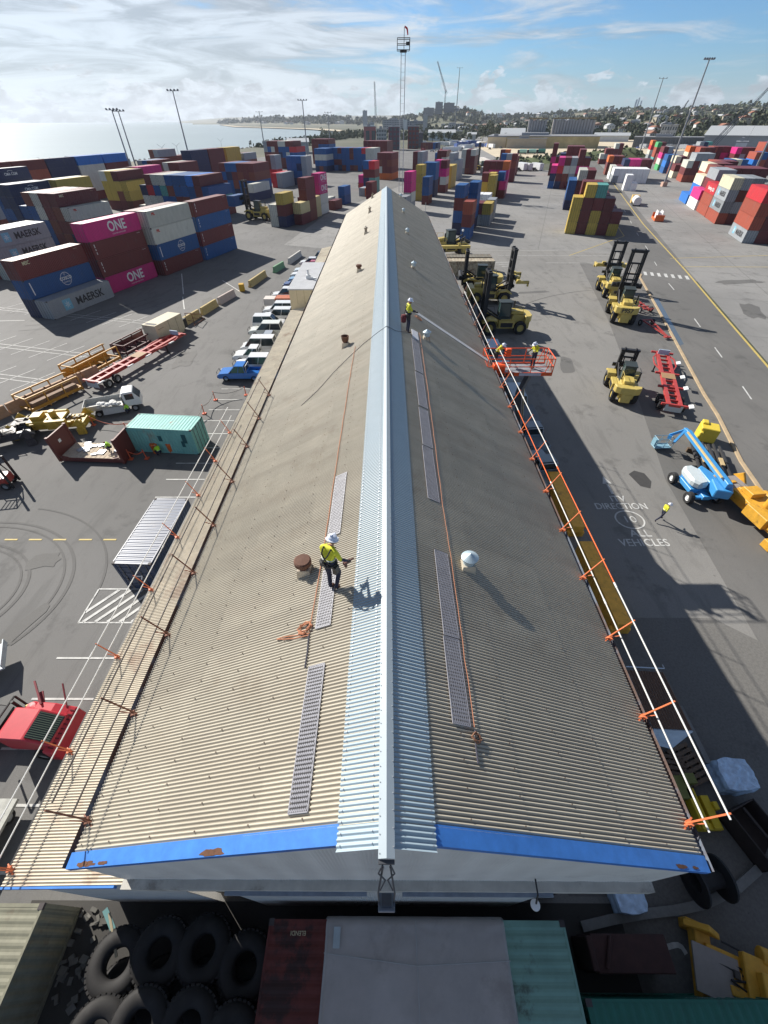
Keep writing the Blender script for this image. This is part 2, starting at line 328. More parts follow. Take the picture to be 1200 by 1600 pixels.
for k in range(7):
    c = Vector((51.2, 92.0)).lerp(Vector((57.8, 88.9)), k/6); stripe(mk, (c.x+0.45, c.y+1.25), (c.x-0.45, c.y-1.25), 0.55)
for a, b in (((46.9, 49), (60.3, 94.4)),): pass
# slot grid painted in the left yard
for v0 in (38.6, 51.0, 31.0):
    for q in range(2): stripe(mk, uv(-84, v0-2.0+q*0.9).xy, uv(-52.5, v0+q*0.9).xy, 0.1)
    for k in range(10): stripe(mk, uv(-82+k*3.1, v0-2.4).xy, uv(-81.2+k*3.1, v0+2.8).xy, 0.1)
for a, b in (((-63.4, 66), (-56, 66.5)), ((-41.2, 93), (-36.0, 79.5)), ((-35.6, 78), (-33.0, 71.5)), ((-31.5, 88.0), (-26, 80.5))): stripe(mk, a, b, 0.16)
for k, w in enumerate((3.0, 2.2, 1.6)): stripe(mk, (23.4+k*0.3, 101-k*1.6), (23.4+k*0.3+w, 101.2-k*1.6), 0.25)
for y, x0, x1 in ((107.3, 25, 50), (100.6, 34, 52), (112.5, 12, 40)): stripe(mk, (x0, y), (x1, y-0.6), 0.12)
mk.build('lane_markings', PAINT)['kind'] = 'structure'
ym = MB()
for x in (-28.1, -26.3, -24.5, -22.6, -20.8, -29.9, -31.8): stripe(ym, (x, 20.5), (x+0.95, 20.5), 0.14)
yl = [(35, 14), (46.9, 49.1), (52.9, 69.6), (60.3, 94.4), (74.5, 144.9), (98, 220), (124, 303)]
for a, b in zip(yl, yl[1:]): stripe(ym, a, b, 0.3)
stripe(ym, (61, 97), (95, 96), 0.2); stripe(ym, (62, 104), (100, 108), 0.2); stripe(ym, (41, 107), (62, 128), 0.2); stripe(ym, (62, 128), (99, 262), 0.2)
ym.build('yellow_markings', YPAINT)['kind'] = 'structure'
# painted words on the roadway
wd = MB()
def road_text(s, size, x, y, wid=1.0, rz=0.0, bold=0.0): text_into(wd, s, size, Matrix.Translation((x, y, ZM)) @ Matrix.Rotation(rz, 4, 'Z'), bold, wid)
road_text('ITV', 0.98, 18.66, 24.97, 0.86, 0, 0.014); road_text('DIRECTION', 0.98, 18.57, 24.08, 0.80, 0, 0.014)
road_text('ALL', 0.98, 18.76, 21.13, 0.95, 0, 0.014); road_text('VEHICLES', 0.98, 18.65, 20.2, 0.86, 0, 0.014); road_text('10', 0.98, 18.62, 22.6, 1.1, 0, 0.004)
n = 40
for i in range(n):
    a = 2*math.pi*i/n; b = 2*math.pi*(i+1)/n
    wd.add([(18.62+math.cos(t)*r, 22.6+math.sin(t)*r*0.92, ZM+0.001) for t, r in ((a, 1.1), (b, 1.1), (b, 0.98), (a, 0.98))], [(0, 1, 2, 3)])
wd.add([(18.4, 25.6, ZM), (18.62, 25.6, ZM), (18.64, 27.0, ZM), (18.46, 27.0, ZM)], [(0, 1, 2, 3)]); wd.add([(18.18, 26.9, ZM), (18.95, 26.9, ZM), (18.56, 27.9, ZM)], [(0, 1, 2)])
text_into(wd, 'J', 1.6, Matrix.Translation((10.2, 0.0, ZM)) @ Matrix.Rotation(R(100), 4, 'Z'))
wd.build('road_lettering', PAINT)['kind'] = 'structure'
# kerb between parking strip and road: pale concrete, a real step
kb = MB(); kp = [(28.6, 14), (30.5, 24.6), (31.6, 29.9), (34.1, 37.8), (35.2, 42.3), (42.4, 66.7), (48.8, 89.0), (50.0, 91.2)]
for a, b in zip(kp, kp[1:]): kb.bar((*a, 0.07), (*b, 0.07), 0.3, 0.14)
kb.bar((50.0, 91.2, 0.07), (47.3, 92.2, 0.07), 0.42, 0.14)
kb.build('kerb', M('kerb_concrete', (0.42, 0.32, 0.20), 0.85, var=0.2, scale=1.2, dirt=0.5, dth=0.58))['kind'] = 'structure'
k2 = MB(); kp = [(7.4, 0.55), (8.6, 0.75), (9.8, 0.9), (11.2, 1.02), (12.4, 1.2), (13.9, 1.65), (15.7, 2.5), (17.0, 3.6)]
for a, b in zip(kp, kp[1:]): k2.bar((*a, 0.08), (*b, 0.08), 0.3, 0.16)
tag(k2.build('kerb', M('grey_kerb', (0.20, 0.20, 0.19), 0.9, var=0.2, scale=3)), kind='structure')
# water spilled along the road side of the kerb, standing shallow puddle
pd = M('standing_water', (0.10, 0.12, 0.13), 0.05, var=0.05)
sheet('puddle', [(39.5, 56), (40.4, 56.6), (43.2, 66), (46.2, 76), (45.4, 76.2), (42.6, 67.5)], 0.024, pd)
sheet('oil_stain', [(21.2, 26.6), (21.9, 26.3), (22.4, 27.2), (22.3, 28.3), (21.6, 28.7), (20.9, 28.2)], 0.022, M('oil_stain', (0.05, 0.048, 0.046), 0.7, var=0.2))

# dark rubber arcs left by turning tyres, and seams and patches in the asphalt
ta = MB()
def arc(cx, cy, r, a0, a1, w=0.22, ky=1.0):
    n = 36
    for i in range(n):
        t0 = R(a0+(a1-a0)*i/n); t1 = R(a0+(a1-a0)*(i+1)/n)
        ta.add([(cx+math.cos(t)*q, cy+math.sin(t)*q*ky, 0.021) for t, q in ((t0, r-w/2), (t1, r-w/2), (t1, r+w/2), (t0, r+w/2))], [(0, 1, 2, 3)])
for k, (r0, a0, a1) in enumerate(((5.2, -70, 100), (5.7, -60, 110), (7.9, -40, 120), (8.5, -30, 115), (10.6, 0, 80))): arc(-29.5, 15.5, r0, a0, a1, 0.16+0.05*(k % 2), 0.8)
for k in range(3): arc(-58, 84, 18+k*2.1, -80, -20, 0.25)
arc(24, 118, 14, 180, 260, 0.3); arc(24, 118, 16.2, 185, 262, 0.3); arc(44, 52, 30, 95, 140, 0.2)
RM = ground_mat('tyre_rubber_marks', (0.092, 0.09, 0.087), (0.118, 0.115, 0.111), 0.4, 18)
ta.build('tyre_marks', RM)['kind'] = 'structure'
pm_ = MB()
for (x, y, w, h, a) in ((-24, 18.5, 2.2, 1.4, 10), (-22.6, 12.4, 1.0, 5.5, -24), (-33, 24, 3.2, 1.6, 30), (-26, 52, 2.6, 5.0, 12), (-30, 74, 2.0, 8.0, 14), (22.5, 50, 1.6, 5.0, -14), (26, 80, 6, 1.2, 8), (58, 70, 3, 8, -22), (66, 86, 9, 2.4, 6), (72, 78, 11, 1.6, 9), (80, 92, 9, 2.0, 4)):
    c_, s_n = math.cos(R(a)), math.sin(R(a)); P = []
    for i in range(14):
        t = 6.2832*i/14; k = random.uniform(.75, 1.1); x1 = max(-1, min(1, math.cos(t)*1.3))*w/2*k; y1 = max(-1, min(1, math.sin(t)*1.3))*h/2*k; P.append((x+x1*c_-y1*s_n, y+x1*s_n+y1*c_, 0.0225))
    pm_.add(P, [tuple(range(14))])
pm_.build('asphalt_patches', ground_mat('patched_asphalt', (0.10, 0.098, 0.094), (0.135, 0.132, 0.126), 0.6, 24))['kind'] = 'structure'
# ---------------------------------------------------------------- the long warehouse
CREAM = mat('aged_cream_roofing', (0.46, 0.42, 0.335), 0.6, var=0.10, scale=1.3, dirt=0.40, dirtcol=(0.30, 0.24, 0.17), dth=0.54, rnd=0.0)
def add_ribs_soil(m, col, amt):                        # dust that has settled in wide worn patches
    t = m.node_tree; ns = t.nodes; lk = t.links; b = ns['Principled BSDF']; src = b.inputs['Base Color'].links[0].from_socket
    tcn = ns.new('ShaderNodeTexCoord'); q = ns.new('ShaderNodeMapping'); q.inputs['Scale'].default_value = (0.25, 1.6, 0.3); lk.new(tcn.outputs['Object'], q.inputs[0])
    n = ns.new('ShaderNodeTexNoise'); n.inputs['Scale'].default_value = 1.0; n.inputs['Detail'].default_value = 7; lk.new(q.outputs[0], n.inputs['Vector'])
    r = ns.new('ShaderNodeMapRange'); r.inputs[1].default_value = 0.42; r.inputs[2].default_value = 0.72; r.inputs[4].default_value = amt; lk.new(n.outputs[0], r.inputs[0])
    x = ns.new('ShaderNodeMix'); x.data_type = 'RGBA'; lk.new(r.outputs[0], x.inputs[0]); lk.new(src, x.inputs[6]); x.inputs[7].default_value = (*col, 1); lk.new(x.outputs[2], b.inputs['Base Color'])
add_ribs_soil(CREAM, (0.37, 0.325, 0.255), 0.6)
def valley_tone(m, y0, amt, col):                     # mixes a darker colour into the troughs of the corrugation
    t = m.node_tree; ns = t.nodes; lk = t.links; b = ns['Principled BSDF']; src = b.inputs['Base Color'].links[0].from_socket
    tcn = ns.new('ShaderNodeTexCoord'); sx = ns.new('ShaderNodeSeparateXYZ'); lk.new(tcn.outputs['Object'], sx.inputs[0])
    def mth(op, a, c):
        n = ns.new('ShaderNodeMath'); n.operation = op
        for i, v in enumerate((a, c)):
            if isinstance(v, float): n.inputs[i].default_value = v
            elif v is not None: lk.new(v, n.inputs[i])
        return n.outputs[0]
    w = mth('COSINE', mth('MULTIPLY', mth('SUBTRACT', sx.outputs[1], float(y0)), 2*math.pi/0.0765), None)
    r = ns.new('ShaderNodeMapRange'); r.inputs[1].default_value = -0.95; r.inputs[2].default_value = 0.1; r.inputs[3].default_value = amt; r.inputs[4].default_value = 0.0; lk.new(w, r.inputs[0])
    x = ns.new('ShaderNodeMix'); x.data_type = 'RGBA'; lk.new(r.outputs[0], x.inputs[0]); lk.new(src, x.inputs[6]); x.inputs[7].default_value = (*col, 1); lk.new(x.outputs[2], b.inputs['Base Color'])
valley_tone(CREAM, 1.36, 0.72, (0.14, 0.122, 0.10))
def sheet_tones(m, amt):                               # every sheet has weathered a little differently
    t = m.node_tree; ns = t.nodes; lk = t.links; b = ns['Principled BSDF']; src = b.inputs['Base Color'].links[0].from_socket
    tcn = ns.new('ShaderNodeTexCoord'); q = ns.new('ShaderNodeVectorMath'); q.operation = 'MULTIPLY'; q.inputs[1].default_value = (0.42, 1/0.765, 0.0); lk.new(tcn.outputs['Object'], q.inputs[0])
    f = ns.new('ShaderNodeVectorMath'); f.operation = 'FLOOR'; lk.new(q.outputs[0], f.inputs[0]); w = ns.new('ShaderNodeTexWhiteNoise'); w.noise_dimensions = '3D'; lk.new(f.outputs[0], w.inputs['Vector'])
    r = ns.new('ShaderNodeMapRange'); r.inputs[3].default_value = 1-amt; r.inputs[4].default_value = 1+amt; lk.new(w.outputs['Value'], r.inputs[0])
    h = ns.new('ShaderNodeHueSaturation'); lk.new(r.outputs[0], h.inputs['Value']); lk.new(src, h.inputs['Color']); lk.new(h.outputs[0], b.inputs['Base Color'])
sheet_tones(CREAM, 0.055)
SCRW = mat('rusty_screw', (0.15, 0.115, 0.09), 0.8)
WZINC = mat('new_pale_blue_roofing', (0.33, 0.42, 0.48), 0.38, var=0.04, scale=2, spec=0.5)
BLUEP = mat('blue_fascia_paint', (0.045, 0.19, 0.56), 0.5, var=0.22, scale=2.5, dirt=0.8, dirtcol=(0.16, 0.06, 0.03), dth=0.70)
WALLM = mat('grey_wall_sheet', (0.62, 0.60, 0.56), 0.6, var=0.08, scale=1.5, dirt=0.3, dirtcol=(0.2, 0.19, 0.17))
CONCW = mat('old_beam', (0.50, 0.48, 0.43), 0.8, var=0.2, scale=2.0, dirt=0.5, dirtcol=(0.13, 0.10, 0.08))
RZ, SL, EX = CAMZ-8.0, 3.6/6.8, 6.85
Y0, Y1, YG = 1.36, 86.0, 1.13
def roofz(x): return RZ-SL*abs(x)
def corr_slope(sx, x0, x1, y0, y1, dz=0.0, pitch=0.0765, amp=0.0165, seg=8, nx=1, zf=roofz):
    mb = MB(); n = int((y1-y0)/pitch*seg)
    nrm = Vector((sx*SL, 0, 1)).normalized()
    def f(u, v):
        x = x0+(x1-x0)*u; y = y0+(y1-y0)*v; a = amp*math.cos(2*math.pi*(y-y0)/pitch)
        p = Vector((sx*x, y, zf(x)+dz))+nrm*a
        return p
    return mb.grid(f, nx, n)
wh = thing('warehouse', 'long cream corrugated metal warehouse running down the middle, white ridge strip', 'warehouse', (0, 0, 0))
for sx, nm in ((-1, 'roof_slope'), (1, 'roof_slope')):
    # sheets lapped in three courses, each laid 4 mm over the one below
    o = corr_slope(sx, 0.05, 2.55, Y0, Y1, 0.012, nx=2).m
    a = corr_slope(sx, 0.05, 2.6, Y0, Y1, 0.010, nx=3); b = corr_slope(sx, 2.5, 4.85, Y0, Y1, 0.004, nx=3); c = corr_slope(sx, 4.75, EX, Y0, Y1, -0.004, nx=3)
    for q in (b, c): a.add(q.v, q.f)
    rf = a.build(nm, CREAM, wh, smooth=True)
    # fixing screws in rows along the purlins
    sc = MB(); nv = Vector((sx*SL, 0, 1)).normalized()
    for x in (1.45, 2.52, 3.7, 4.8, 5.9, 6.7):
        y = Y0+0.0765*2
        while y < Y1:
            p = Vector((sx*x, y, roofz(x)+0.012))+nv*0.012; sc.cyl(p, p+nv*0.012, 0.016, n=5); y += 0.0765*(6 if y < 30 else 10)
    sc.build('fixing_screws', SCRW, rf)['kind'] = 'stuff'
    # new white sheeting either side of the ridge
    wsh = corr_slope(sx, 0.06, 0.80, 1.02, Y1+0.1, 0.034, nx=1, amp=0.0135)
    w = wsh.build('ridge_sheeting', WZINC, wh, smooth=True)
    sc = MB(); y = 1.1
    while y < 60:
        for x in (0.22, 0.74):
            p = Vector((sx*x, y, roofz(x)+0.04))+nv*0.012; sc.cyl(p, p+nv*0.01, 0.013, n=5)
        y += 0.153
    sc.build('fixing_screws', STEEL, w)['kind'] = 'stuff'
    # fascia board, thick, with lapped lip
    fb = MB(); x0, x1 = 0.78, 6.9
    P = []
    for x in (x0, x1): P += [(sx*x, Y0+0.03, roofz(x)+0.03), (sx*x, YG-0.02, roofz(x)+0.01), (sx*x, YG-0.02, roofz(x)-0.2), (sx*x, Y0+0.03, roofz(x)-0.2)]
    fb.add(P, [(0, 1, 2, 3), (7, 6, 5, 4), (0, 4, 5, 1), (1, 5, 6, 2), (2, 6, 7, 3), (3, 7, 4, 0)])
    fo = fb.build('fascia', BLUEP, wh)
    for x, s in (((6.35, 0.22), (5.85, 0.16), (3.2, 0.26)) if sx < 0 else ((6.1, 0.2), (6.5, 0.12))):
        rb = MB()
        for k in range(4):
            ox = random.uniform(-1, 1)*s*0.5; r0 = s*random.uniform(0.45, 0.8); n_ = 13
            P2 = []
            for t in range(n_):
                e = 6.2832*t/n_; q_ = random.uniform(.55, 1.15); px_ = sx*x+ox+math.cos(e)*r0*q_; yy = YG-0.015+0.05+max(-0.045, math.sin(e)*r0*0.32*q_); P2.append((px_, yy, roofz(px_)+0.017+0.08*(yy-YG)+0.0015*k))
            rb.add(P2, [tuple(range(n_))])
        rb.build('rust_patch', RUSTM, fo)
    gu = MB(); gx = sx*(EX+0.06)
    gu.add([(gx-sx*0.07, YG, roofz(EX)-0.03), (gx+sx*0.08, YG, roofz(EX)-0.02), (gx+sx*0.08, Y1, roofz(EX)-0.02), (gx-sx*0.07, Y1, roofz(EX)-0.03),
            (gx-sx*0.05, YG, roofz(EX)-0.14), (gx+sx*0.06, YG, roofz(EX)-0.14), (gx+sx*0.06, Y1, roofz(EX)-0.14), (gx-sx*0.05, Y1, roofz(EX)-0.14)],
           [(0, 4, 7, 3), (1, 2, 6, 5), (4, 5, 6, 7), (0, 1, 5, 4), (3, 7, 6, 2)])
    gu.build('gutter', mat('gutter_paint', (0.16, 0.19, 0.24), 0.6, var=0.3, scale=1.2, dirt=0.9, dirtcol=(0.13, 0.08, 0.06), dth=0.42), wh)
    # side wall, corrugated sheeting with vertical ribs
    sw = MB(); n = 560
    def f(u, v):
        y = Y0+0.1+(Y1-Y0-0.2)*u; a = 0.02*(1 if int(u*n) % 4 < 2 else -1); return (sx*(6.55+a), y, (roofz(6.5)-0.1)*v)
    sw.grid(f, n, 1); side = sw.build('side_wall', WALLM, wh)
    if sx > 0:
        dr = MB()
        for y in (8, 20, 32, 47, 62, 76):
            dr.b2(6.58, 6.68, y-2.4, y+2.4, 0.02, 5.2)
            for k in range(12): dr.b2(6.68, 6.70, y-2.4, y+2.4, 0.2+k*0.42, 0.24+k*0.42)
        dr.build('roller_door', mat('door_sheet', (0.10, 0.12, 0.16), 0.6, var=0.15), side)
# folded ridge cap with a crease down the middle, running out past the gable
cp = MB()
for sx in (-1, 1):
    cp.add([(0, 0.9, RZ+0.085), (0, Y1+0.15, RZ+0.085), (sx*0.125, Y1+0.15, RZ+0.02), (sx*0.125, 0.9, RZ+0.02), (sx*0.125, 0.9, RZ-0.005), (sx*0.125, Y1+0.15, RZ-0.005)], [(0, 1, 2, 3), (3, 2, 5, 4)])
cap = cp.build('ridge_cap', mat('ridge_cap_white', (0.34, 0.40, 0.44), 0.5, var=0.04), wh)
sc = MB(); y = 1.0
while y < 50:
    for sx in (-1, 1): sc.cyl((sx*0.105, y+sx*0.04, RZ+0.032), (sx*0.105, y+sx*0.04, RZ+0.045), 0.009, n=5)
    y += 0.23
sc.build('fixing_screws', STEEL, cap)['kind'] = 'stuff'
tr = MB(); tr.box((0, 0.87, RZ-0.06), (0.24, 0.05, 0.12)); tr.build('cap_end', M('dark_grey_steel', (0.06, 0.065, 0.075), 0.5), wh)
# gable wall (sheet with small vertical ribs), flashing beam, wall below between two dark door openings
gw = MB(); n = 720
def fg(u, v):
    x = -6.6+13.2*u; a = 0.017*math.cos(2*math.pi*(x+6.6)/0.076); top = roofz(x)-0.03; return (x, YG+0.02+a, 8.3+(top-8.3)*v)
gw.grid(lambda u, v: fg(u, v), 13*14*6//3, 1)
g1 = gw.build('gable_wall', mat('gable_sheet', (0.78, 0.75, 0.70), 0.55, var=0.06, scale=1.2, dirt=0.25, dirtcol=(0.25, 0.22, 0.2)), wh, smooth=True)
bm_ = MB(); bm_.box((0, YG-0.06, 8.2), (13.3, 0.24, 0.42)); bm_.build('beam', CONCW, wh)
tk = MB()
for x0, x1 in ((-4.1, -0.5), (0.4, 4.2)): tk.box(((x0+x1)/2, YG-0.22, 8.06), (x1-x0, 0.08, 0.16))
tk.build('door_track', M('track_grey_blue', (0.22, 0.26, 0.32), 0.5, var=0.3), wh)
lw = MB(); lw.grid(lambda u, v: (-4.7+9.4*u, YG-0.03+0.012*math.cos(2*math.pi*(9.4*u)/0.076), 0.02+7.95*v), 740, 1); lw.build('lower_wall', WALLM, wh, smooth=True)
dp = MB()
for sx in (-1, 1): dp.b2(min(sx*4.72, sx*6.6), max(sx*4.72, sx*6.6), YG+0.3, YG+0.34, 0.02, 8.0)
dp.build('dark_doorway', M('dark_opening', (0.015, 0.015, 0.017), 0.9), wh)
fw = MB(); fw.grid(lambda u, v: (-6.6+13.2*u, Y1-0.1, (roofz(-6.6+13.2*u)-0.05)*v), 20, 1); fw.build('far_gable_wall', WALLM, wh)
# lean-to canopy on the left, lower and almost flat
CZ0, CZ1 = 7.0, 7.75
def canz(x): return CZ1-(x-6.62)*(CZ1-CZ0)/(10.65-6.62)
lt = MB()
for y0, y1 in ((1.1, 48.6), (60.0, 79.0)):
    n = int((y1-y0)/0.0765*8)
    lt.grid(lambda u, v: (-(6.62+4.03*u), y0+(y1-y0)*v, canz(6.62+4.03*u)+0.0165*math.cos(2*math.pi*(y1-y0)*v/0.0765)), 3, n)
CREAM2 = mat('aged_canopy_roofing', (0.60, 0.54, 0.42), 0.55, var=0.14, scale=1.6, dirt=0.6, dirtcol=(0.34, 0.21, 0.14), dth=0.52)
valley_tone(CREAM2, 1.1, 0.7, (0.16, 0.11, 0.075)); sheet_tones(CREAM2, 0.07)
can = lt.build('canopy_roof', CREAM2, wh, smooth=True)
fb = MB(); fb.b2(-10.7, -8.35, 1.03, 1.08, CZ0-0.16, CZ0+0.02); fb.b2(-8.35, -7.2, 1.03, 1.08, CZ0+0.02, CZ0+0.3); fb.m = 0
fb = MB(); fb.add([(-10.7, 1.03, CZ0+0.02), (-7.2, 1.03, canz(7.2)+0.02), (-7.2, 1.03, canz(7.2)-0.18), (-10.7, 1.03, CZ0-0.18), (-10.7, 1.08, CZ0+0.02), (-7.2, 1.08, canz(7.2)+0.02), (-7.2, 1.08, canz(7.2)-0.18), (-10.7, 1.08, CZ0-0.18)],
    [(0, 1, 2, 3), (7, 6, 5, 4), (0, 4, 5, 1), (1, 5, 6, 2), (2, 6, 7, 3), (3, 7, 4, 0)]); fo = fb.build('canopy_fascia', BLUEP, wh)
for x in (9.6, 8.3, 10.5):
    rb = MB(); rb.add([(-x+math.cos(t)*0.16*random.uniform(.6, 1.1), 1.027, canz(x)-0.08+math.sin(t)*0.08) for t in (0, 0.8, 1.7, 2.6, 3.5, 4.4, 5.3)], [tuple(range(7))]); rb.build('rust_patch', RUSTM, fo)
ew = MB(); ew.grid(lambda u, v: (-10.55+4.2*u, 1.18+0.012*math.cos(2*math.pi*4.0*u/0.076), 0.02+(canz(10.55-4.2*u)-0.14)*v), 340, 1); ew.build('canopy_end_wall', WALLM, wh)
pt = MB()
for y in (1.6, 8, 14.5, 21, 27.5, 34, 40.5, 47, 61, 67.5, 74): pt.b2(-10.45, -10.3, y, y+0.15, 0.02, CZ0-0.2); pt.b2(-10.5, -6.6, y, y+0.1, CZ0-0.3, CZ0-0.1)
pt.build('canopy_frame', M('grey_steelwork', (0.25, 0.26, 0.27), 0.6), wh)
bk = MB(); bk.b2(-10.72, -10.66, Y0, 48.6, CZ0-0.2, CZ0-0.01); bk.b2(-10.72, -10.66, 60, 79, CZ0-0.2, CZ0-0.01); bk.build('canopy_gutter', BLACK, wh)
# flat-roofed box room between the two runs of canopy
an = MB(); an.b2(-10.55, -6.75, 48.7, 59.9, 0.03, 9.05); annex = an.build('annex', mat('cream_panel', (0.58, 0.50, 0.34), 0.6, var=0.08), wh)
for k in range(1, 5):
    sm = MB(); sm.b2(-10.55+k*0.8-0.012, -10.55+k*0.8+0.012, 48.68, 48.7, 7.6, 9.0); sm.build('panel_seam', M('seam_brown', (0.28, 0.22, 0.14), 0.7), annex)
ar = MB(); ar.box((-8.65, 54.3, 9.1), (4.0, 11.5, 0.12)); ar.build('annex_roof', mat('flat_grey_roof', (0.42, 0.43, 0.45), 0.6, var=0.12, scale=1.0, dirt=0.3, dirtcol=(0.25, 0.25, 0.25)), annex)
hn = MB(); hn.box((-8.9, 52.6, 9.35), (0.5, 0.55, 0.38)); hn.cyl((-8.9, 52.6, 9.5), (-8.9, 52.6, 10.1), 0.14, n=12); hn.box((-8.4, 52.5, 9.22), (0.7, 0.3, 0.12)); hn.build('vent_pipe', WHITE, annex)
# roof vents: rusty cowls on the left, pale conical hats on the right
def base_part(mb, sx, y, w=0.34):
    x = 2.3; p0 = roofz(x)
    mb.add([(sx*(x-0.2), y-0.2, roofz(x-0.2)), (sx*(x+0.2), y-0.2, roofz(x+0.2)), (sx*(x+0.2), y+0.2, roofz(x+0.2)), (sx*(x-0.2), y+0.2, roofz(x-0.2)),
            (sx*(x-0.17), y-0.17, p0+0.24), (sx*(x+0.17), y-0.17, p0+0.24), (sx*(x+0.17), y+0.17, p0+0.24), (sx*(x-0.17), y+0.17, p0+0.24)], [(0, 1, 5, 4), (1, 2, 6, 5), (2, 3, 7, 6), (3, 0, 4, 7), (4, 5, 6, 7)])
VB = mat('vent_base_cream', (0.52, 0.47, 0.38), 0.6, var=0.12, dirt=0.6, dirtcol=(0.2, 0.1, 0.06), dth=0.5)
VR = mat('rusted_cowl', (0.12, 0.055, 0.035), 0.8, var=0.3, scale=6); VW = mat('zinc_cowl', (0.40, 0.50, 0.56), 0.4, metal=0.2, var=0.08)
for sx, ys in ((-1, (7.25, 23.2, 38.9, 54.6, 69.0, 83.4)), (1, (7.4, 24.05, 39.7, 54.4, 68.5, 83.6))):
    for i, y in enumerate(ys):
        b = MB(); base_part(b, sx, y); vb = b.build('roof_vent', VB, wh)
        h = MB(); z0 = roofz(2.3)+0.24; c = (sx*2.3, y, z0)
        if sx < 0:
            if i in (0, 2): h.lathe([(0.15, 0), (0.16, 0.12), (0.24, 0.14), (0.24, 0.26), (0.2, 0.29), (0.0, 0.3)], c, 18)
            elif i == 1: h.lathe([(0.13, 0), (0.19, 0.1), (0.22, 0.34), (0.2, 0.34), (0.12, 0.1)], c, 16)
            else:
                h.lathe([(0.13, 0), (0.15, 0.2), (0.2, 0.32)], c, 12); h.box((sx*2.3+0.08, y, z0+0.4), (0.34, 0.3, 0.05), 0, 0, 0.5)
            h.build('cowl', VR if i < 3 else mat('weathered_cowl', (0.28, 0.24, 0.2), 0.7, var=0.3), vb, smooth=False)
        else:
            h.lathe([(0.16, 0), (0.16, 0.16), (0.15, 0.17), (0.15, 0.26)], c, 18); h.lathe([(0.235, 0.2), (0.24, 0.235), (0.12, 0.31), (0.03, 0.37), (0, 0.39)], c, 22); h.lathe([(0.0, 0.21), (0.235, 0.2)], c, 22)
            h.build('cowl', VW, vb)
# black tipped inspection flap near the canopy end, second one further on
for (x, y) in ((-7.15, 1.75), (-7.15, 21.6)):
    h = MB(); h.box((x, y, canz(7.2)+0.32), (0.34, 0.4, 0.3), 0.4, 0.1, 0.2); h.box((x, y, canz(7.2)+0.08), (0.26, 0.26, 0.3)); h.build('downpipe_head', BLACK, wh)
# flood lamp hanging under the ridge end
fl = MB(); fl.box((0.0, 0.62, 10.7), (0.34, 0.3, 0.07), 0, R(-18)); lamp = fl.build('flood_lamp', M('lamp_grey', (0.16, 0.19, 0.24), 0.4, metal=0.3), wh, bev=0.01)
q = MB(); q.box((0, 0.65, 10.76), (0.2, 0.2, 0.05), 0, R(-18)); q.build('lamp_housing', M('lamp_dark', (0.07, 0.08, 0.10), 0.4), lamp)
q = MB()
for sx in (-1, 1): q.tube([(sx*0.15, 0.62, 10.74), (sx*0.16, 0.72, 11.4), (sx*0.06, 0.86, RZ-0.5)], 0.018); q.tube([(sx*0.06, 0.84, RZ-0.1), (sx*0.13, 0.8, RZ-0.7), (sx*0.02, 0.78, RZ-1.4), (sx*0.12, 0.75, 11.5)], 0.012)
q.build('bracket', M('dark_grey_steel'), lamp)
# disc lamp on an arm at the right of the gable
q = MB(); q.tube([(3.55, YG, 9.15), (3.55, 0.85, 9.1), (3.55, 0.72, 8.8)], 0.022); ds = q.build('lamp_arm', BLACK, wh)
q = MB(); q.lathe([(0, 0.03), (0.11, 0.0), (0.115, -0.02), (0, -0.05)], (3.55, 0.70, 8.72), 20); q.build('disc_lamp', WHITE, ds)
# a pole with cross arm at the far gable
q = MB(); q.cyl((6.6, Y1+0.2, 8), (6.6, Y1+0.2, 12.2), 0.04); q.build('gable_post', STEEL, wh)

# ---------------------------------------------------------------- edge protection rails
RW = M('rail_white', (0.66, 0.66, 0.64), 0.45, var=0.1); RO = M('bracket_orange', (0.62, 0.16, 0.06), 0.55, var=0.2); RD = M('rail_dark', (0.10, 0.085, 0.075), 0.6, var=0.3); RB = M('bracket_brown', (0.24, 0.10, 0.06), 0.7, var=0.3)
def guard(label, x, z0, rails, ys, y0, y1, rm, bmats, out, lap=6.0):
    g = thing('guard_rail', label, 'guard rail', (x, 0, 0), 0, 'edge protection rails on the warehouse roof')
    for i, (dx, dz) in enumerate(rails):
        y = y0+i*0.1; k = 0
        while y < y1:
            e = min(y+lap, y1); q = MB(); q.cyl((dx, y, z0+dz), (dx, e, z0+dz+0.0), 0.021, n=8); q.cyl((dx, e-0.12, z0+dz), (dx, e+0.08, z0+dz), 0.03, n=8); q.build('rail', rm[(k+i) % len(rm)], g); y = e; k += 1
    for j, y in enumerate(ys):
        q = MB(); q.bar((-out*0.22, y, z0+0.02), (rails[-1][0]+out*0.03, y, z0+rails[-1][1]+0.06), 0.035, 0.03)
        q.bar((-out*0.28, y-0.04, z0+0.03+0.1), (rails[0][0], y-0.04, z0+rails[0][1]), 0.022, 0.022)
        q.bar((-out*0.3, y-0.12, z0+0.1), (out*0.05, y+0.12, z0-0.02), 0.03, 0.03); q.box((-out*0.1, y, z0+0.06), (0.1, 0.14, 0.06), 0.3)
        q.tube([(-out*0.1, y-0.1, z0), (-out*0.15, y-0.13, z0-0.25), (-out*0.3, y-0.1, z0+0.1)], 0.016, 5)
        q.build('bracket', bmats, g)
    return g
zr = roofz(6.85)
guard('white pipe guard rail on orange brackets along the right roof edge, near half', 6.95, zr, ((0.12, 0.28), (0.22, 1.02)), [1.95+2.3*k for k in range(8)]+[20.6, 22.9], 1.75, 27.9, (RW, RW, ORANGE), RO, 1)
guard('white pipe guard rail along the right roof edge beyond the orange lift', 6.95, zr, ((0.12, 0.28), (0.22, 1.02)), [28.4, 30.8, 33.2, 35.6, 38.0, 40.4], 28.0, 41.0, (RW,), RB, 1)
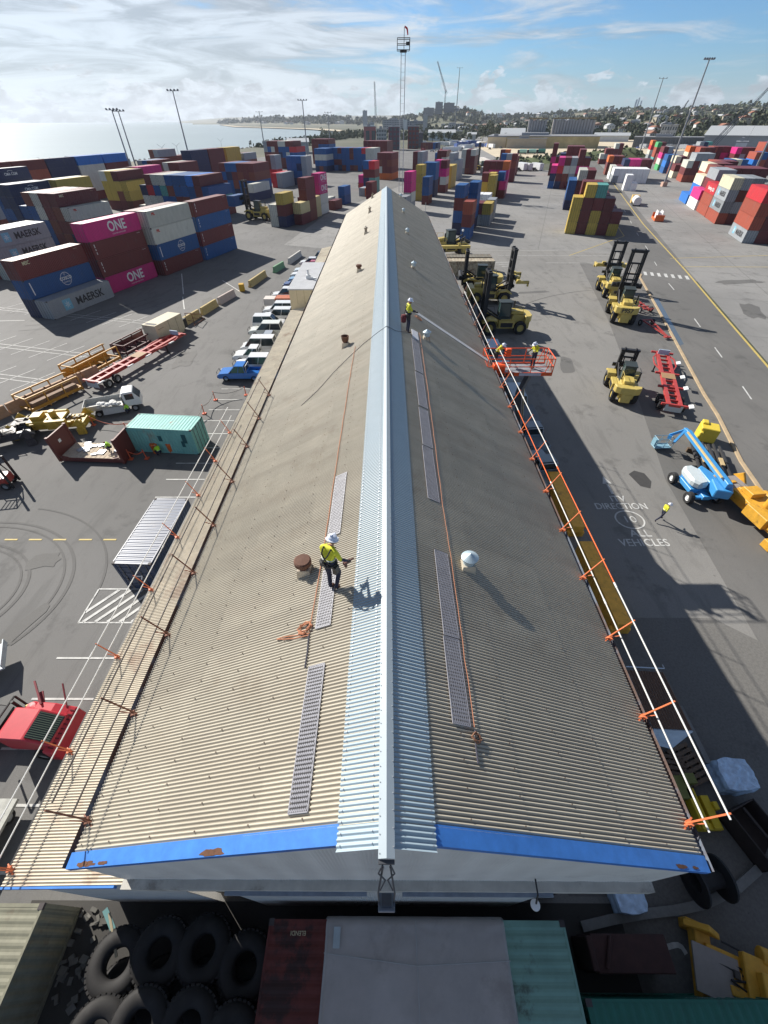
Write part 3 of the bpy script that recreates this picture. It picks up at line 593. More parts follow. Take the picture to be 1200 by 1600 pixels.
guard('dark pipe guard rail along the left edge of the main roof', -6.95, zr, ((-0.15, 0.28), (-0.25, 1.0)), [1.95, 4.3, 6.65, 9.05, 11.4, 14.1, 16.8, 19.4, 22.0], 2.0, 22.3, (RD,), RO if False else RB, -1)
guard('pale pipe guard rail along the outer edge of the lower left canopy', -10.72, CZ0, ((-0.12, 0.35), (-0.2, 1.0)), [1.45, 4.45, 7.8, 11.0, 14.2, 17.4, 20.6, 23.8], 1.3, 25.4, (RW, RW), RO, -1)
# ---------------------------------------------------------------- walkway mesh, ropes, strap
MESH_M = M('galvanised_mesh', (0.27, 0.27, 0.30), 0.5, metal=0.0, var=0.2)
_wk = {}
def walk_mesh(L):
    if L in _wk: return _wk[L]
    mb = MB(); W = 0.42; nx = 9; ny = int(L/0.075); sx_ = W/nx; sy = L/ny
    for j in range(ny):
        for i in range(nx):
            x = -W/2+i*sx_+(sx_/2 if j % 2 else 0); y = j*sy
            for q in (-1, 1):
                a = (x, y, 0.0); b = (x+q*sx_/2, y+sy, 0.0)
                if b[0] > W/2+0.01 or b[0] < -W/2-0.01: continue
                mb.bar(a, b, 0.018, 0.014)
    for x in (-W/2, W/2): mb.bar((x, 0, 0), (x, L, 0), 0.02, 0.02)
    for y in (0, L): mb.bar((-W/2, y, 0), (W/2, y, 0), 0.02, 0.02)
    _wk[L] = mb.mesh('walkway_panel', MESH_M); return _wk[L]
def on_roof(o, x, y, lift=0.045, rz=0.0):
    s = 1 if x > 0 else -1; o.location = (x, y, roofz(x)+lift); o.rotation_euler = (0, math.atan(SL)*s, 0)
    if rz: o.rotation_euler = (Matrix.Rotation(math.atan(SL)*s, 3, 'Y') @ Matrix.Rotation(rz, 3, 'Z')).to_euler()
for (x, y, L, lab) in ((-1.55, 1.6, 2.7, 'metal mesh walkway panel nearest the camera on the left slope'), (-1.52, 5.25, 1.75, 'short metal mesh walkway panel under the near roof worker'), (-1.54, 8.25, 2.85, 'metal mesh walkway panel just beyond the near roof worker'),
        (1.5, 3.05, 1.9, 'metal mesh walkway panel nearest the camera on the right slope'), (1.52, 5.0, 2.6, 'metal mesh walkway panel beside the big zinc roof vent'), (1.50, 9.75, 2.9, 'mesh walkway panel fourth below the far roof worker'),
        (1.53, 12.75, 2.7, 'mesh walkway panel third below the far roof worker'), (1.55, 15.65, 3.2, 'mesh walkway panel second below the far roof worker'), (1.57, 19.0, 4.0, 'mesh walkway panel first below the far roof worker')):
    o = link('walkway_panel', walk_mesh(L)); on_roof(o, x, y); tag(o, lab, 'walkway', 'mesh walkway panels on the roof')
plm = mat('pale_board', (0.55, 0.55, 0.58), 0.5, var=0.15, scale=4)
q = MB(); q.b2(-0.2, 0.2, 0, 1.25, 0.0, 0.03); o = q.build('roof_board', plm); on_roof(o, 1.6, 23.1); tag(o, 'pale solid board lying at the far roof worker feet', 'board')
def rope(label, pts, r, m, cat='rope', name='rope', up=0.05):
    q = MB(); P = [Vector((x, y, roofz(x)+up+(z if len(pp) > 2 else 0))) for pp in pts for (x, y, z) in [(pp[0], pp[1], pp[2] if len(pp) > 2 else 0)]]
    R_ = []
    for a, b in zip(P, P[1:]):
        n = max(1, int((b-a).length/0.4))
        for i in range(n): R_.append(a.lerp(b, i/n))
    R_.append(P[-1]); R_ = [p+Vector((random.uniform(-.01, .01), 0, 0)) for p in R_]; q.tube(R_, r, 6); return tag(q.build(name, m), label, cat)
ROPE = M('orange_rope', (0.46, 0.19, 0.10), 0.8, var=0.25, scale=12); DROPE = M('dark_rope', (0.05, 0.05, 0.07), 0.8)
rope('orange rope running down the left roof slope past the near worker', [(-1.69, 22.2), (-1.75, 18), (-1.79, 11.3), (-1.80, 8.2), (-1.82, 7.1), (-1.84, 6.0), (-1.86, 5.2)], 0.012, ROPE, up=0.06)
rope('dark rope tail hanging from the orange rope knot on the left slope', [(-1.87, 5.15), (-1.84, 4.7), (-1.83, 4.3)], 0.018, DROPE)
rope('orange rope running down the right roof slope beside the mesh walkway', [(1.92, 24.5), (1.86, 15), (1.78, 9.7), (1.80, 7.6), (1.78, 5.0), (1.77, 3.05)], 0.0085, ROPE, up=0.06)
rope('dark rope tail at the lower end of the right slope rope', [(1.77, 3.0), (1.75, 2.7), (1.74, 2.4)], 0.018, DROPE)
rope('grey cable looped over the ridge across the left slope', [(-4.2, 18.3), (-3.5, 19.0), (-2.76, 20.2), (-1.9, 21.3), (-1.2, 22.0), (-0.5, 22.45), (0, 22.55, 0.06), (0.5, 22.75), (1.2, 23.6)], 0.014, M('grey_cable', (0.12, 0.12, 0.13), 0.7))
def coil(label, x, y, n, s, m):
    q = MB(); P = []
    for i in range(n*8): t = i/8*6.28; P.append(Vector((x+math.cos(t)*s*(0.5+0.5*random.random()), y+math.sin(t)*s*(0.4+0.5*random.random()), roofz(x)+0.07+0.03*random.random()-SL*(abs(x+math.cos(t)*s)-abs(x))*1.0)))
    q.tube(P, 0.015, 5); return tag(q.build('rope_coil', m), label, 'rope')
coil('tangled orange rope coil beside the left mesh panel', -2.0, 5.35, 4, 0.2, ROPE)
coil('brown rope coil at the foot of the right mesh panel', 1.78, 2.85, 3, 0.12, M('brown_rope', (0.25, 0.12, 0.07), 0.8))
coil('small orange rope coil on the dark slope beside the far roof worker', 2.0, 27.0, 3, 0.25, ROPE)
for k in range(2): rope(('upper' if k else 'lower')+' orange rope end lying across the ribs of the left slope', [(-1.85, 5.12+k*0.05), (-2.25, 5.15+k*0.08), (-2.55, 5.22+k*0.06), (-2.75, 5.28)], 0.014, ROPE)
q = MB(); a = Vector((1.9, 27.9, roofz(1.9)+0.05)); b = Vector((6.75, 26.4, roofz(6.75)+0.05)); d = (b-a).normalized(); s_ = Vector((0.2, 1, 0)).normalized()*0.17
q.add([a-s_, a+s_, b+s_, b-s_]+[p+Vector((0, 0, 0.03)) for p in (a-s_, a+s_, b+s_, b-s_)], [(0, 1, 2, 3), (4, 5, 6, 7), (0, 1, 5, 4), (1, 2, 6, 5), (2, 3, 7, 6), (3, 0, 4, 7)])
tag(q.build('roof_strip', mat('pale_strip', (0.5, 0.5, 0.5), 0.5, var=0.1)), 'long pale strip laid down the dark roof slope to the orange lift', 'metal strip')
# ---------------------------------------------------------------- shipping containers
CW, CH = 2.44, 2.59
PAL = {'m': ('maroon', (0.13, 0.022, 0.024)), 'k': ('brown', (0.17, 0.042, 0.026)), 'b': ('blue', (0.012, 0.082, 0.25)), 'n': ('navy blue', (0.012, 0.022, 0.075)), 'B': ('bright blue', (0.015, 0.14, 0.46)),
       'w': ('off-white', (0.50, 0.50, 0.44)), 'g': ('grey', (0.26, 0.28, 0.30)), 'y': ('mustard yellow', (0.46, 0.33, 0.06)), 'Y': ('pale yellow', (0.60, 0.49, 0.24)), 'o': ('orange', (0.56, 0.13, 0.025)),
       'p': ('pink', (0.52, 0.016, 0.17)), 'r': ('bright red', (0.50, 0.024, 0.035)), 't': ('teal', (0.09, 0.30, 0.27)), 'e': ('green', (0.07, 0.34, 0.12)), 'c': ('cream', (0.62, 0.58, 0.42)), 'h': ('white', (0.72, 0.73, 0.73)), 'R': ('rust red', (0.30, 0.062, 0.035))}
LOGO = {'G': 'g', 'C': 'b', 'P': 'p', 'N': 'n', 'M': 'g', 'K': 'm', 'X': 'w', 'W': 'w', 'S': 'B', 'H': 'r', 'J': 'c', 'Q': 'w', 'L': 'n'}
CM = {}
for k, (nm, c) in PAL.items(): CM[k] = mat('container_'+nm.replace(' ', '_').replace('-', '_'), c, 0.52, var=0.13, scale=1.6, dirt=0.5, dirtcol=tuple(x*0.5+0.05 for x in c), rnd=0.16, stretch=(1, 1, 0.35), dth=0.56)
DARKT = M('container_castings', (0.06, 0.05, 0.05), 0.7)
def cont_body(L, detail, doors=True):
    mb = MB(); hw = CW/2
    mb.b2(-hw+0.04, hw-0.04, 0.06, L-0.06, 0.12, 0.2)
    for x in (-1, 1):
        for y in (0.06, L-0.06): mb.box((x*(hw-0.07), y, CH/2), (0.14, 0.12, CH-0.01))
        mb.b2(min(x*(hw-0.06), x*hw), max(x*(hw-0.06), x*hw), 0.1, L-0.1, 0.03, 0.2); mb.b2(min(x*(hw-0.07), x*hw), max(x*(hw-0.07), x*hw), 0.1, L-0.1, CH-0.1, CH-0.012)
    for y in (0.06, L-0.06): mb.b2(-hw+0.1, hw-0.1, y-0.05, y+0.05, 0.02, 0.17); mb.b2(-hw+0.1, hw-0.1, y-0.05, y+0.05, CH-0.14, CH-0.01)
    per = 0.278 if detail else 0.6; n = int((L-0.24)/per)
    for x in (-1, 1):                                    # pressed side walls
        P = []; F = []; y = 0.12; st = (L-0.24)/n
        for i in range(n):
            for q, o in ((0.0, 0.02), (0.25, 0.055), (0.5, 0.055), (0.75, 0.02)): P += [(x*(hw-o), y+(i+q)*st, 0.16), (x*(hw-o), y+(i+q)*st, CH-0.08)]
        P += [(x*(hw-0.02), L-0.12, 0.16), (x*(hw-0.02), L-0.12, CH-0.08)]
        mb.add(P, [(2*i, 2*i+2, 2*i+3, 2*i+1) for i in range(4*n)])
    P = []                                               # roof with shallow cross ribs
    for i in range(n):
        for q, o in ((0.0, 0.02), (0.25, 0.04), (0.5, 0.04), (0.75, 0.02)): P += [(-hw+0.05, 0.1+(i+q)*(L-0.2)/n, CH-o), (hw-0.05, 0.1+(i+q)*(L-0.2)/n, CH-o)]
    P += [(-hw+0.05, L-0.1, CH-0.02), (hw-0.05, L-0.1, CH-0.02)]
    mb.add(P, [(2*i, 2*i+2, 2*i+3, 2*i+1) for i in range(4*n)])
    ne = 8
    P = []
    for i in range(ne):
        for q, o in ((0.0, 0.04), (0.25, 0.075), (0.5, 0.075), (0.75, 0.04)):
            x = -hw+0.13+(i+q)*(CW-0.26)/ne; P += [(x, L-o, 0.12), (x, L-o, CH-0.12)]
    P += [(hw-0.13, L-0.04, 0.12), (hw-0.13, L-0.04, CH-0.12)]
    mb.add(P, [(2*i, 2*i+2, 2*i+3, 2*i+1) for i in range(4*ne)])
    if doors: door_geo(mb, -1); door_geo(mb, 1)
    mb.m = 1
    for x in (-1, 1):
        for y in (0.08, L-0.08):
            for z in (0.06, CH-0.06): mb.box((x*(hw-0.08), y, z), (0.172, 0.182, 0.122))
    if doors: bars_geo(mb, -1); bars_geo(mb, 1)
    mb.m = 0
    return mb
def door_geo(mb, s):
    x0, x1 = (s*0.01, s*(CW/2-0.13)); a, b = min(x0, x1), max(x0, x1); mb.b2(a, b, 0.03, 0.07, 0.17, CH-0.14)
    for k in range(4): mb.b2(a+0.06, b-0.06, 0.012, 0.03, 0.32+k*0.54, 0.56+k*0.54)
def bars_geo(mb, s):
    for x in (0.28, 0.82): mb.cyl((s*x, -0.012, 0.1), (s*x, -0.012, CH-0.08), 0.022, n=6); mb.box((s*x, -0.02, 1.05), (0.1, 0.05, 0.06)); mb.box((s*x, -0.01, CH-0.13), (0.12, 0.04, 0.07)); mb.box((s*x, -0.01, 0.14), (0.12, 0.04, 0.07))
    for z in (0.35, 1.0, 1.6, 2.2): mb.box((s*(CW/2-0.1), 0.0, z), (0.14, 0.05, 0.08))
LEN = {'L': 12.19, 'S': 6.06}
NEARM = {k: cont_body(LEN[k], True, False).mesh('body', [CM['m'], DARKT]) for k in LEN}
FARM = {k: cont_body(LEN[k], False, True).mesh('container', [CM['m'], DARKT]) for k in LEN}
DOORM = {}; BARM = {}; BARS = M('dull_bar_steel', (0.13, 0.13, 0.135), 0.6, var=0.3)
for s in (-1, 1):
    q = MB(); door_geo(q, s); DOORM[s] = q.mesh('door', CM['m'])
    for i, x in enumerate((0.28, 0.82)):
        q = MB(); q.cyl((s*x, -0.012, 0.1), (s*x, -0.012, CH-0.08), 0.022, n=6); q.box((s*x, -0.02, 1.05), (0.1, 0.05, 0.06)); q.box((s*x, -0.01, CH-0.13), (0.12, 0.04, 0.07)); q.box((s*x, -0.01, 0.14), (0.12, 0.04, 0.07)); BARM[(s, i)] = q.mesh('lock_bar', BARS)
def setmat(o, m):
    o.material_slots[0].link = 'OBJECT'; o.material_slots[0].material = m
LW = M('lettering_white', (0.68, 0.68, 0.66), 0.6, var=0.1); LB = M('lettering_black', (0.03, 0.03, 0.035), 0.6); LR = M('lettering_red', (0.5, 0.05, 0.04), 0.6); LS = M('logo_sky_blue', (0.18, 0.42, 0.55), 0.6)
LGM = {}
def logo_mesh(code, L, side):
    k = (code, L, side)
    if k in LGM: return LGM[k]
    mb = MB(); x = side*(CW/2+0.004); Lm = LEN[L]
    def T(s, size, yc, zc, wid=1.0, bold=0.0, m=0, dx=0.0):
        mb.m = m; text_into(mb, s, size, side_mtx((x+side*dx, yc, zc), (0, side, 0), (0, 0, 1)), bold, wid)
    def disc(yc, zc, r, m=0, n=24, w=None, dx=0.0):
        mb.m = m
        for i in range(n):
            a = 6.2832*i/n; b = 6.2832*(i+1)/n; ri = 0 if w is None else r-w
            mb.add([(x+side*dx, yc+math.cos(t)*q, zc+math.sin(t)*q) for t, q in ((a, r), (b, r), (b, ri), (a, ri))] if w else [(x+side*dx, yc, zc), (x+side*dx, yc+math.cos(a)*r, zc+math.sin(a)*r), (x+side*dx, yc+math.cos(b)*r, zc+math.sin(b)*r)], [(0, 1, 2, 3)] if w else [(0, 1, 2)])
    near = lambda y: y if side > 0 else Lm-y      # reading direction runs +y on the +x side
    if code == 'G':
        mats = [LB, LS, LW]; c = near(Lm*0.26); mb.m = 1; mb.add([(x, c-0.75, 0.62), (x, c+0.75, 0.62), (x, c+0.75, 2.1), (x, c-0.75, 2.1)], [(0, 1, 2, 3)])
        mb.m = 2
        for i in range(7):
            a = 6.2832*i/7+1.57; mb.add([(x+side*0.003, c, 1.36), (x+side*0.003, c+math.cos(a-.22)*.25, 1.36+math.sin(a-.22)*.25), (x+side*0.003, c+math.cos(a)*.62, 1.36+math.sin(a)*.62), (x+side*0.003, c+math.cos(a+.22)*.25, 1.36+math.sin(a+.22)*.25)], [(0, 1, 2, 3)])
        T('MAERSK', 1.5 if L == 'L' else 0.85, near(Lm*0.62), 1.3, 1.0, 0.03, 0, 0.002)
    elif code == 'P': mats = [LW]; T('ONE', 2.0, near(Lm*0.56), 1.42, 0.98, 0.045); T('OCEAN NETWORK EXPRESS', 0.24, near(Lm*0.56), 0.42, 1.0)
    elif code == 'C':
        mats = [LW]; c = near(Lm*0.56); disc(c, 1.36, 0.92, 0, 28, 0.07); T('COSCO', 0.62, c, 1.42, 1.0, 0.02); T('SHIPPING', 0.3, c, 0.9, 1.0)
        for r in (0.45,): disc(c, 2.0, 0.16, 0, 12, 0.04)
        mb.m = 0; mb.add([(x, near(0.75)+q*0.09, z) for q, z in ((-1, 0.5), (1, 0.5), (1, 2.2), (-1, 2.2))], [(0, 1, 2, 3)])
    elif code == 'N':
        mats = [LW, LR]; T('CMA CGM', 0.85, near(Lm*0.52), 1.25, 1.0, 0.02)
        for i in range(8): a = 0.5+i*0.25; mb.m = 0; mb.add([(x, near(Lm*0.52)+math.cos(a+e)*r, 1.55+math.sin(a+e)*r*0.5) for e, r in ((0, 0.9), (0.25, 0.9), (0.25, 1.05), (0, 1.05))], [(0, 1, 2, 3)])
    elif code == 'K': mats = [M('lettering_cream', (0.6, 0.55, 0.35), 0.6)]; T('MSC', 0.62, near(1.8), 2.0, 1.0, 0.02); T('MEDU 742', 0.16, near(Lm-1.5), 2.2)
    elif code == 'X': mats = [LR, M('soft_grey', (0.36, 0.37, 0.36), 0.6)]; T('PIL', 0.55, near(1.7), 2.05, 1.3, 0.03); T('PCIU', 0.16, near(Lm-1.2), 2.25, 1, 0, 1)
    elif code == 'W': mats = [LR]; T('Evergreen', 1.25, near(Lm*0.55), 1.3, 0.95, 0.03)
    elif code == 'H': mats = [LW]; T('Hamburg', 1.25, near(Lm*0.45), 1.25, 1.0, 0.03); T('SÜD', 1.0, near(Lm*0.78), 1.1, 1.0, 0.04)
    elif code == 'S':
        mats = [LW]; c = near(Lm*0.5)
        for i in range(5): mb.m = 0; mb.add([(x, c-0.35+i*0.17+q*0.05, 1.3+z*(0.8-abs(i-2)*0.22)) for q, z in ((-1, -1), (1, -1), (2, 1), (0, 1))], [(0, 1, 2, 3)])
    elif code == 'J': mats = [LR]; T('MSC', 0.4, near(1.0), 2.15)
    elif code == 'Q': mats = [M('lettering_brown', (0.16, 0.10, 0.06), 0.6)]; T('TRITON', 0.7, near(Lm*0.5), 1.3)
    else:
        mats = [LW]
        for z0, z1 in ((1.75, 2.25), (1.35, 1.6), (0.8, 1.15)): mb.m = 0; mb.add([(x, near(0.7)+q*0.07, z) for q, z in ((-1, z0), (1, z0), (1, z1), (-1, z1))], [(0, 1, 2, 3)])
        T('TCNU 481263', 0.15, near(Lm-1.2), 2.3)
    for i, f in enumerate(mb.f): pass
    LGM[k] = mb.mesh('lettering', mats); return LGM[k]
ORD = ['first', 'second', 'third', 'fourth', 'fifth', 'sixth', 'seventh', 'eighth', 'ninth', 'tenth', 'eleventh', 'twelfth', 'thirteenth', 'fourteenth']
TIER = ['bottom', 'second', 'third', 'fourth', 'fifth']
ALLC = []
def block(ur, v, L, cols, where, vis='R', logos=True, phi=0.0):
    # stack columns listed from the right; each string runs from the ground up
    if vis == 'E':                        # given by its left edge, columns listed from the left
        q = cols.split(); cols = ' '.join(reversed(q)); ur = ur+len(q)*2.53; vis = 'L'
    cs = cols.split(); hs = [len(c) for c in cs]
    for i, col in enumerate(cs):
        for t, ch in enumerate(col):
            if ch == '.': continue
            ALLC.append(dict(u=ur-CW/2-i*2.53, v=v, L=L, t=t, ch=ch, col=i, n=len(cs), top=len(col), where=where, side=(1 if vis == 'R' else -1), ex=(t >= (hs[i-1] if i > 0 else 0)) if vis == 'R' else (t >= (hs[i+1] if i < len(cs)-1 else 0))))
A = block
# left field, nearest row first
A(-68.9, 48.1, 'L', 'G nCK', 'nearest left stack')
A(-70.4, 61.0, 'L', 'PmmP', 'nearest pink stack')
A(-74.0, 63.5, 'L', 'y', 'behind the nearest pink stack')
A(-69.1, 74.0, 'L', 'mCXX mkwm', 'second stack along the near left row')
A(-68.8, 87.0, 'L', 'bmbm', 'fourth stack along the near left row')
A(-95.4, 62.4, 'L', 'wGG mwG mm wm mGkG', 'grey lettered block at the left edge')
A(-105.1, 89.3, 'L', 'nmX kmkK mkmm bbww nbbk nnb', 'tall maroon block behind the pink stack')
A(-135.1, 100.0, 'L', 'bnnN nbnn nbb', 'navy block far left')
A(-145.9, 104.4, 'L', 'nbnNN', 'tall navy column far left')
A(-169, 117.5, 'L', 'mnmRm', 'far left seaward row, bay one')
A(-169, 130.2, 'L', 'kwmRm', 'far left seaward row, bay two')
A(-169, 142.9, 'L', 'mnwNL', 'far left seaward row, bay three')
A(-169, 155.6, 'L', 'mwwwB mmmmb', 'far left seaward row, bay four')
A(-169, 168.3, 'L', 'mwwmB mmmmb', 'far left seaward row, bay five')
A(-179.4, 181.0, 'L', 'mmwg', 'far left seaward row, bay six')
A(-133.6, 113.2, 'L', 'mwky mwkw', 'yellow block left of the lamp mast')
A(-134.2, 139.4, 'L', 'kyy mkym myyy myyw', 'yellow and maroon block by the lamp mast')
A(-142.4, 155.6, 'L', 'mwkP wmmm', 'pink topped block beyond the masts')
A(-98.3, 133.4, 'L', 'mtb kbmm mbbB bkbb nmbb kbkb wbtw mwbw bwrm wwn w', 'blue door-end block behind the near row')
A(-141.2, 176.4, 'L', 'mmmm mwmm mmmw', 'maroon row near the shore')
A(-160.2, 184.0, 'L', 'mmmm mmgb mmwg', 'outer maroon row near the shore')
A(-171, 202.0, 'L', 'mmwmg mwmmk', 'outer seaward row, grey topped')
A(-172, 215.0, 'L', 'mwkm mkmm', 'outer seaward row, brown topped')
A(-110.2, 180.0, 'L', 'nbkm kbmm bbkm nkmb bbnb nmbm', 'blue and maroon block centre left')
A(-105.5, 170.0, 'L', 'nW', 'low pair beside the blue and maroon block')
A(-151.6, 199.2, 'L', 'mnnNN mnnnn', 'tall shore row, navy bay')
A(-151.6, 212.0, 'L', 'mkmmm mkmmm', 'tall shore row, maroon bay')
A(-151.6, 226.0, 'L', 'mmkyy mmkmy', 'tall shore row, yellow bay')
A(-150.6, 239.0, 'L', 'mwkg mwkm', 'tall shore row, grey end bay')
A(-127.5, 228.6, 'S', 'rrGG rrkk', 'grey lettered pair, upper')
A(-115.9, 211.4, 'L', 'GG rr', 'long grey lettered pair')
A(-109.4, 224.4, 'S', 'wGGG nbnb nbbb nnbb', 'small blue block centre left')
A(-154.7, 306.0, 'L', 'mnbH kwbrm mbwbm mmbbw mmnbw mmmmm mmkwm mmmbm mmmgg', 'long row below the shore trees')
A(-128.0, 290.0, 'L', 'nbwb kbwb nbwb', 'white banded blue block')
A(-102.5, 300.2, 'L', 'kbww mkww nbbr bbbb kbbb mbkm bbbb kbbb nmbm bmbb nbbb', 'wide blue block across the centre')
A(-100, 318, 'L', 'kmmmm mkkmm mmmmm mkmmm kkmmm mmmkm', 'maroon rows behind the wide blue block')
A(-150, 345, 'L', 'mmwbm mmwbm mkkbm mmmmm kmmmm', 'far maroon rows at centre left')
# middle, left of the warehouse end
A(-69.6, 126.3, 'S', 'nmy ww', 'small block ahead of the container handler')
A(-67.0, 131.0, 'S', 'mY', 'small pale yellow topped pair')
A(-67.2, 136.0, 'S', 'kkmm', 'short maroon tower')
A(-68.4, 142.0, 'S', 'YY mm', 'pale yellow twin by the short maroon tower')
A(-69.0, 149.2, 'S', 'wwPP', 'short pink tower')
A(-68.2, 158.9, 'S', 'm', 'single near the blue twin')
A(-73.0, 164.5, 'S', 'w', 'single near the blue twin')
A(-69.8, 171.6, 'S', 'bb', 'upright blue twin')
A(-65.0, 187.5, 'S', 'mm', 'low maroon pair left of the ridge end')
A(-68.1, 195.0, 'S', 'o g', 'low orange single left of the ridge end')
A(-69.0, 203.0, 'S', 'ttmr bnmb', 'teal based block behind the ridge end')
A(-74.5, 212.0, 'S', 'wp rp', 'pink pair left of the ridge end')
A(-78.4, 257.0, 'L', 'omkm ommm owkm', 'orange based block behind the ridge')
A(-66, 270, 'L', 'kmGG mmmm', 'grey lettered column behind the ridge')
A(-56, 282, 'L', 'bbwm bbmm', 'white topped column behind the ridge')
A(-42.7, 161.5, 'S', 'gwpp', 'pink column at the ridge end')
A(-41.5, 151.5, 'S', 'rg bn', 'low grey pair at the ridge end')
A(-45.9, 188.6, 'S', 'yyyy oyb', 'yellow column at the ridge end')
A(-41.0, 179.5, 'S', 'mbb', 'short blue column right of the ridge end')
A(-43.6, 201.0, 'S', 'nnbb bnbb', 'tall blue pair right of the ridge end')
A(-42.0, 214.0, 'S', 'mwpm kmpp', 'pink and maroon pair behind the blue pair')
A(-42.5, 228.0, 'L', 'yyy myy', 'yellow pair behind the blue pair')
A(-45.6, 262.0, 'L', 'ggg gggg', 'pale grey tower in mid yard')
A(-43.0, 296.0, 'L', 'mmmw kmmm gwww', 'maroon tower in mid yard')
A(-63, 320, 'L', 'bbw mmw mkb', 'far low block left of the mid road')
A(-118, 546, 'L', 'nn bb mm mm km mk mm', 'long far row on the mid road')
# right of the warehouse end
A(-20.5, 130.0, 'S', 'nbmb', 'front blue tower right of the ridge')
A(-17.2, 124.4, 'S', 'bmR', 'red topped column right of the ridge')
A(-18.2, 137.2, 'S', 'nbbb', 'second blue tower right of the ridge')
A(-14.9, 144.6, 'S', 'gy gm', 'grey based pair right of the ridge')
A(-14.9, 152.5, 'S', 'gg', 'low grey pair right of the ridge')
A(-17.8, 163.6, 'S', 'gh gh', 'white topped pair right of the ridge')
A(-20.6, 199.2, 'S', 'kyy yym', 'yellow block right of the ridge')
A(-19.4, 190.5, 'S', 'yyy', 'yellow column right of the ridge')
A(-17.9, 204.5, 'S', 'kmb', 'navy topped column beyond the yellow block')
A(-16.8, 203.0, 'S', 'mp', 'maroon and pink pair beyond the yellow block')
A(-17.4, 213.8, 'S', 'pppo mppm kmpm mmmm', 'pink based block right of mid yard')
A(-18.3, 262, 'S', 'mmkm kmgg mmmb', 'maroon block right of mid yard')
A(-20.0, 298, 'S', 'mmm mkm mmmo mmkm', 'far orange topped block')
A(-38, 305, 'S', 'w', 'single by the far container handler')
A(18.4, 139.5, 'S', 'ym mmm yymt mmmy yyy', 'yellow and maroon block by the road', 'L')
A(7.5, 146.6, 'S', 'mmmm kmmm mmk mm', 'maroon block behind the yellow block', 'E')
A(10.0, 153.6, 'S', 'mm kmm mm', 'low maroon row near the road', 'E')
A(4.9, 181.0, 'L', 'nbb mmmw kmmm', 'blue sided block left of the road', 'E')
A(12.4, 169.0, 'S', 'mk mm', 'low pair by the road edge', 'E')
A(13.2, 240.5, 'L', 'gmpm mkpmm mgwg mkwm nmrp bnp', 'pink topped block left of the road', 'L')
A(10.8, 270, 'L', 'kmmmm mmmmm mmkmm mmmn', 'second row behind the pink topped block', 'L')
A(-3.6, 300.0, 'L', 'mmpmm mpm', 'far maroon tower left of the road', 'E')
A(14.0, 267.0, 'L', 'gn', 'low grey end beside the pink topped block', 'L')
# white reefers and the row between road and right field
A(41.5, 272.0, 'L', 'hh hh hh hh hh gh', 'long white reefer row', 'L')
A(33.8, 240.5, 'S', 'h', 'small white group by the road', 'L')
A(31.4, 241.0, 'S', 'hh', 'small white group by the road', 'L')
A(26.1, 286.5, 'L', 'hw km kkn mmp mpp mmm mmm', 'pink and maroon row behind the reefers', 'E')
A(25.7, 311.0, 'L', 'kmo mmm mmk', 'orange topped row behind the reefers', 'E')
A(26.4, 388.0, 'L', 'mw mgm mmm mmmw mmmm', 'far maroon row beyond the reefers', 'E')
A(46.9, 139.5, 'L', 'GRRr mmkm mmmm kmmm mmmm', 'nearest red topped block, right edge', 'E')
A(46.8, 166.0, 'L', 'RGGJ mgkg mmgg', 'cream topped grey lettered block', 'E')
A(46.9, 179.0, 'L', 'RRH kmm mmm', 'bright red topped block', 'E')
A(46.5, 192.4, 'L', 'hp kmmG mmmG', 'row behind the bright red block', 'E')
A(46.4, 206.5, 'L', 'S bSJ mmkk', 'cream over bright blue block', 'E')
A(52.2, 219.8, 'L', 'RRRJ mRkk mmmm', 'double cream topped block', 'E')
A(58.0, 283.0, 'L', 'Rmw Rmmg kmgg nggg', 'grey topped tower, right field', 'E')
A(57.0, 302.0, 'L', 'cm mm', 'low cream pair, right field', 'E')
A(58.4, 315.0, 'L', 'kmc mgm', 'cream sided pair, right field', 'E')
A(56.6, 328.0, 'L', 'bSb nbb', 'bright blue column, right field', 'E')
A(56.4, 347.0, 'L', 'ewpm mmmg', 'pink topped stack, right field', 'E')
A(61.8, 374.0, 'L', 'ewp mmm', 'green based stack, right field', 'E')
A(61.8, 390.0, 'L', 'mm', 'low rust pair, right field', 'E')
A(62.6, 414.0, 'L', 'tRRe mmmm', 'green topped stack, right field', 'E')
A(63.6, 447.0, 'L', 'gwro mmm', 'orange topped stack, right field', 'E')
A(71.4, 356.0, 'L', 'cRco mmmm mmmm', 'orange fronted row, right field', 'E')
A(74.0, 343.0, 'L', 'gmmR mmmk kmmm', 'rust fronted row, right field', 'E')
A(90.0, 424.0, 'L', 'gRmg mmmn gmmt', 'far grey row, right field', 'E')
A(83.0, 356.0, 'L', 'gggR mmmm mmpm mmpm', 'pink rear row, right field', 'E')
A(78.5, 296.0, 'L', 'kbb mcc mmb', 'low blue and cream row', 'E')
A(92.0, 344.0, 'L', 'mRmp mmgm mmkm mmmm', 'maroon row at far right', 'E')
A(88.5, 298.0, 'L', 'mRSR mRRb', 'rust and blue row, far right', 'E')
A(100, 330, 'L', 'RRSRR mmmmp mmmmR', 'tall row at far right edge', 'E')
A(57, 232.5, 'L', 'mmRR kmmm mmmm', 'long roofs behind the cream block', 'E')
A(55, 200, 'L', 'mkkm mmmm gmmm mmkm', 'grey roofs behind the lettered block', 'E')
def cpos(c):
    p = uv(c['u'], c['v'], 0.03+c['t']*CH); return p
for c in ALLC: c['d'] = (cpos(c)+V*3-Vector((0, 0, CAMZ))).length
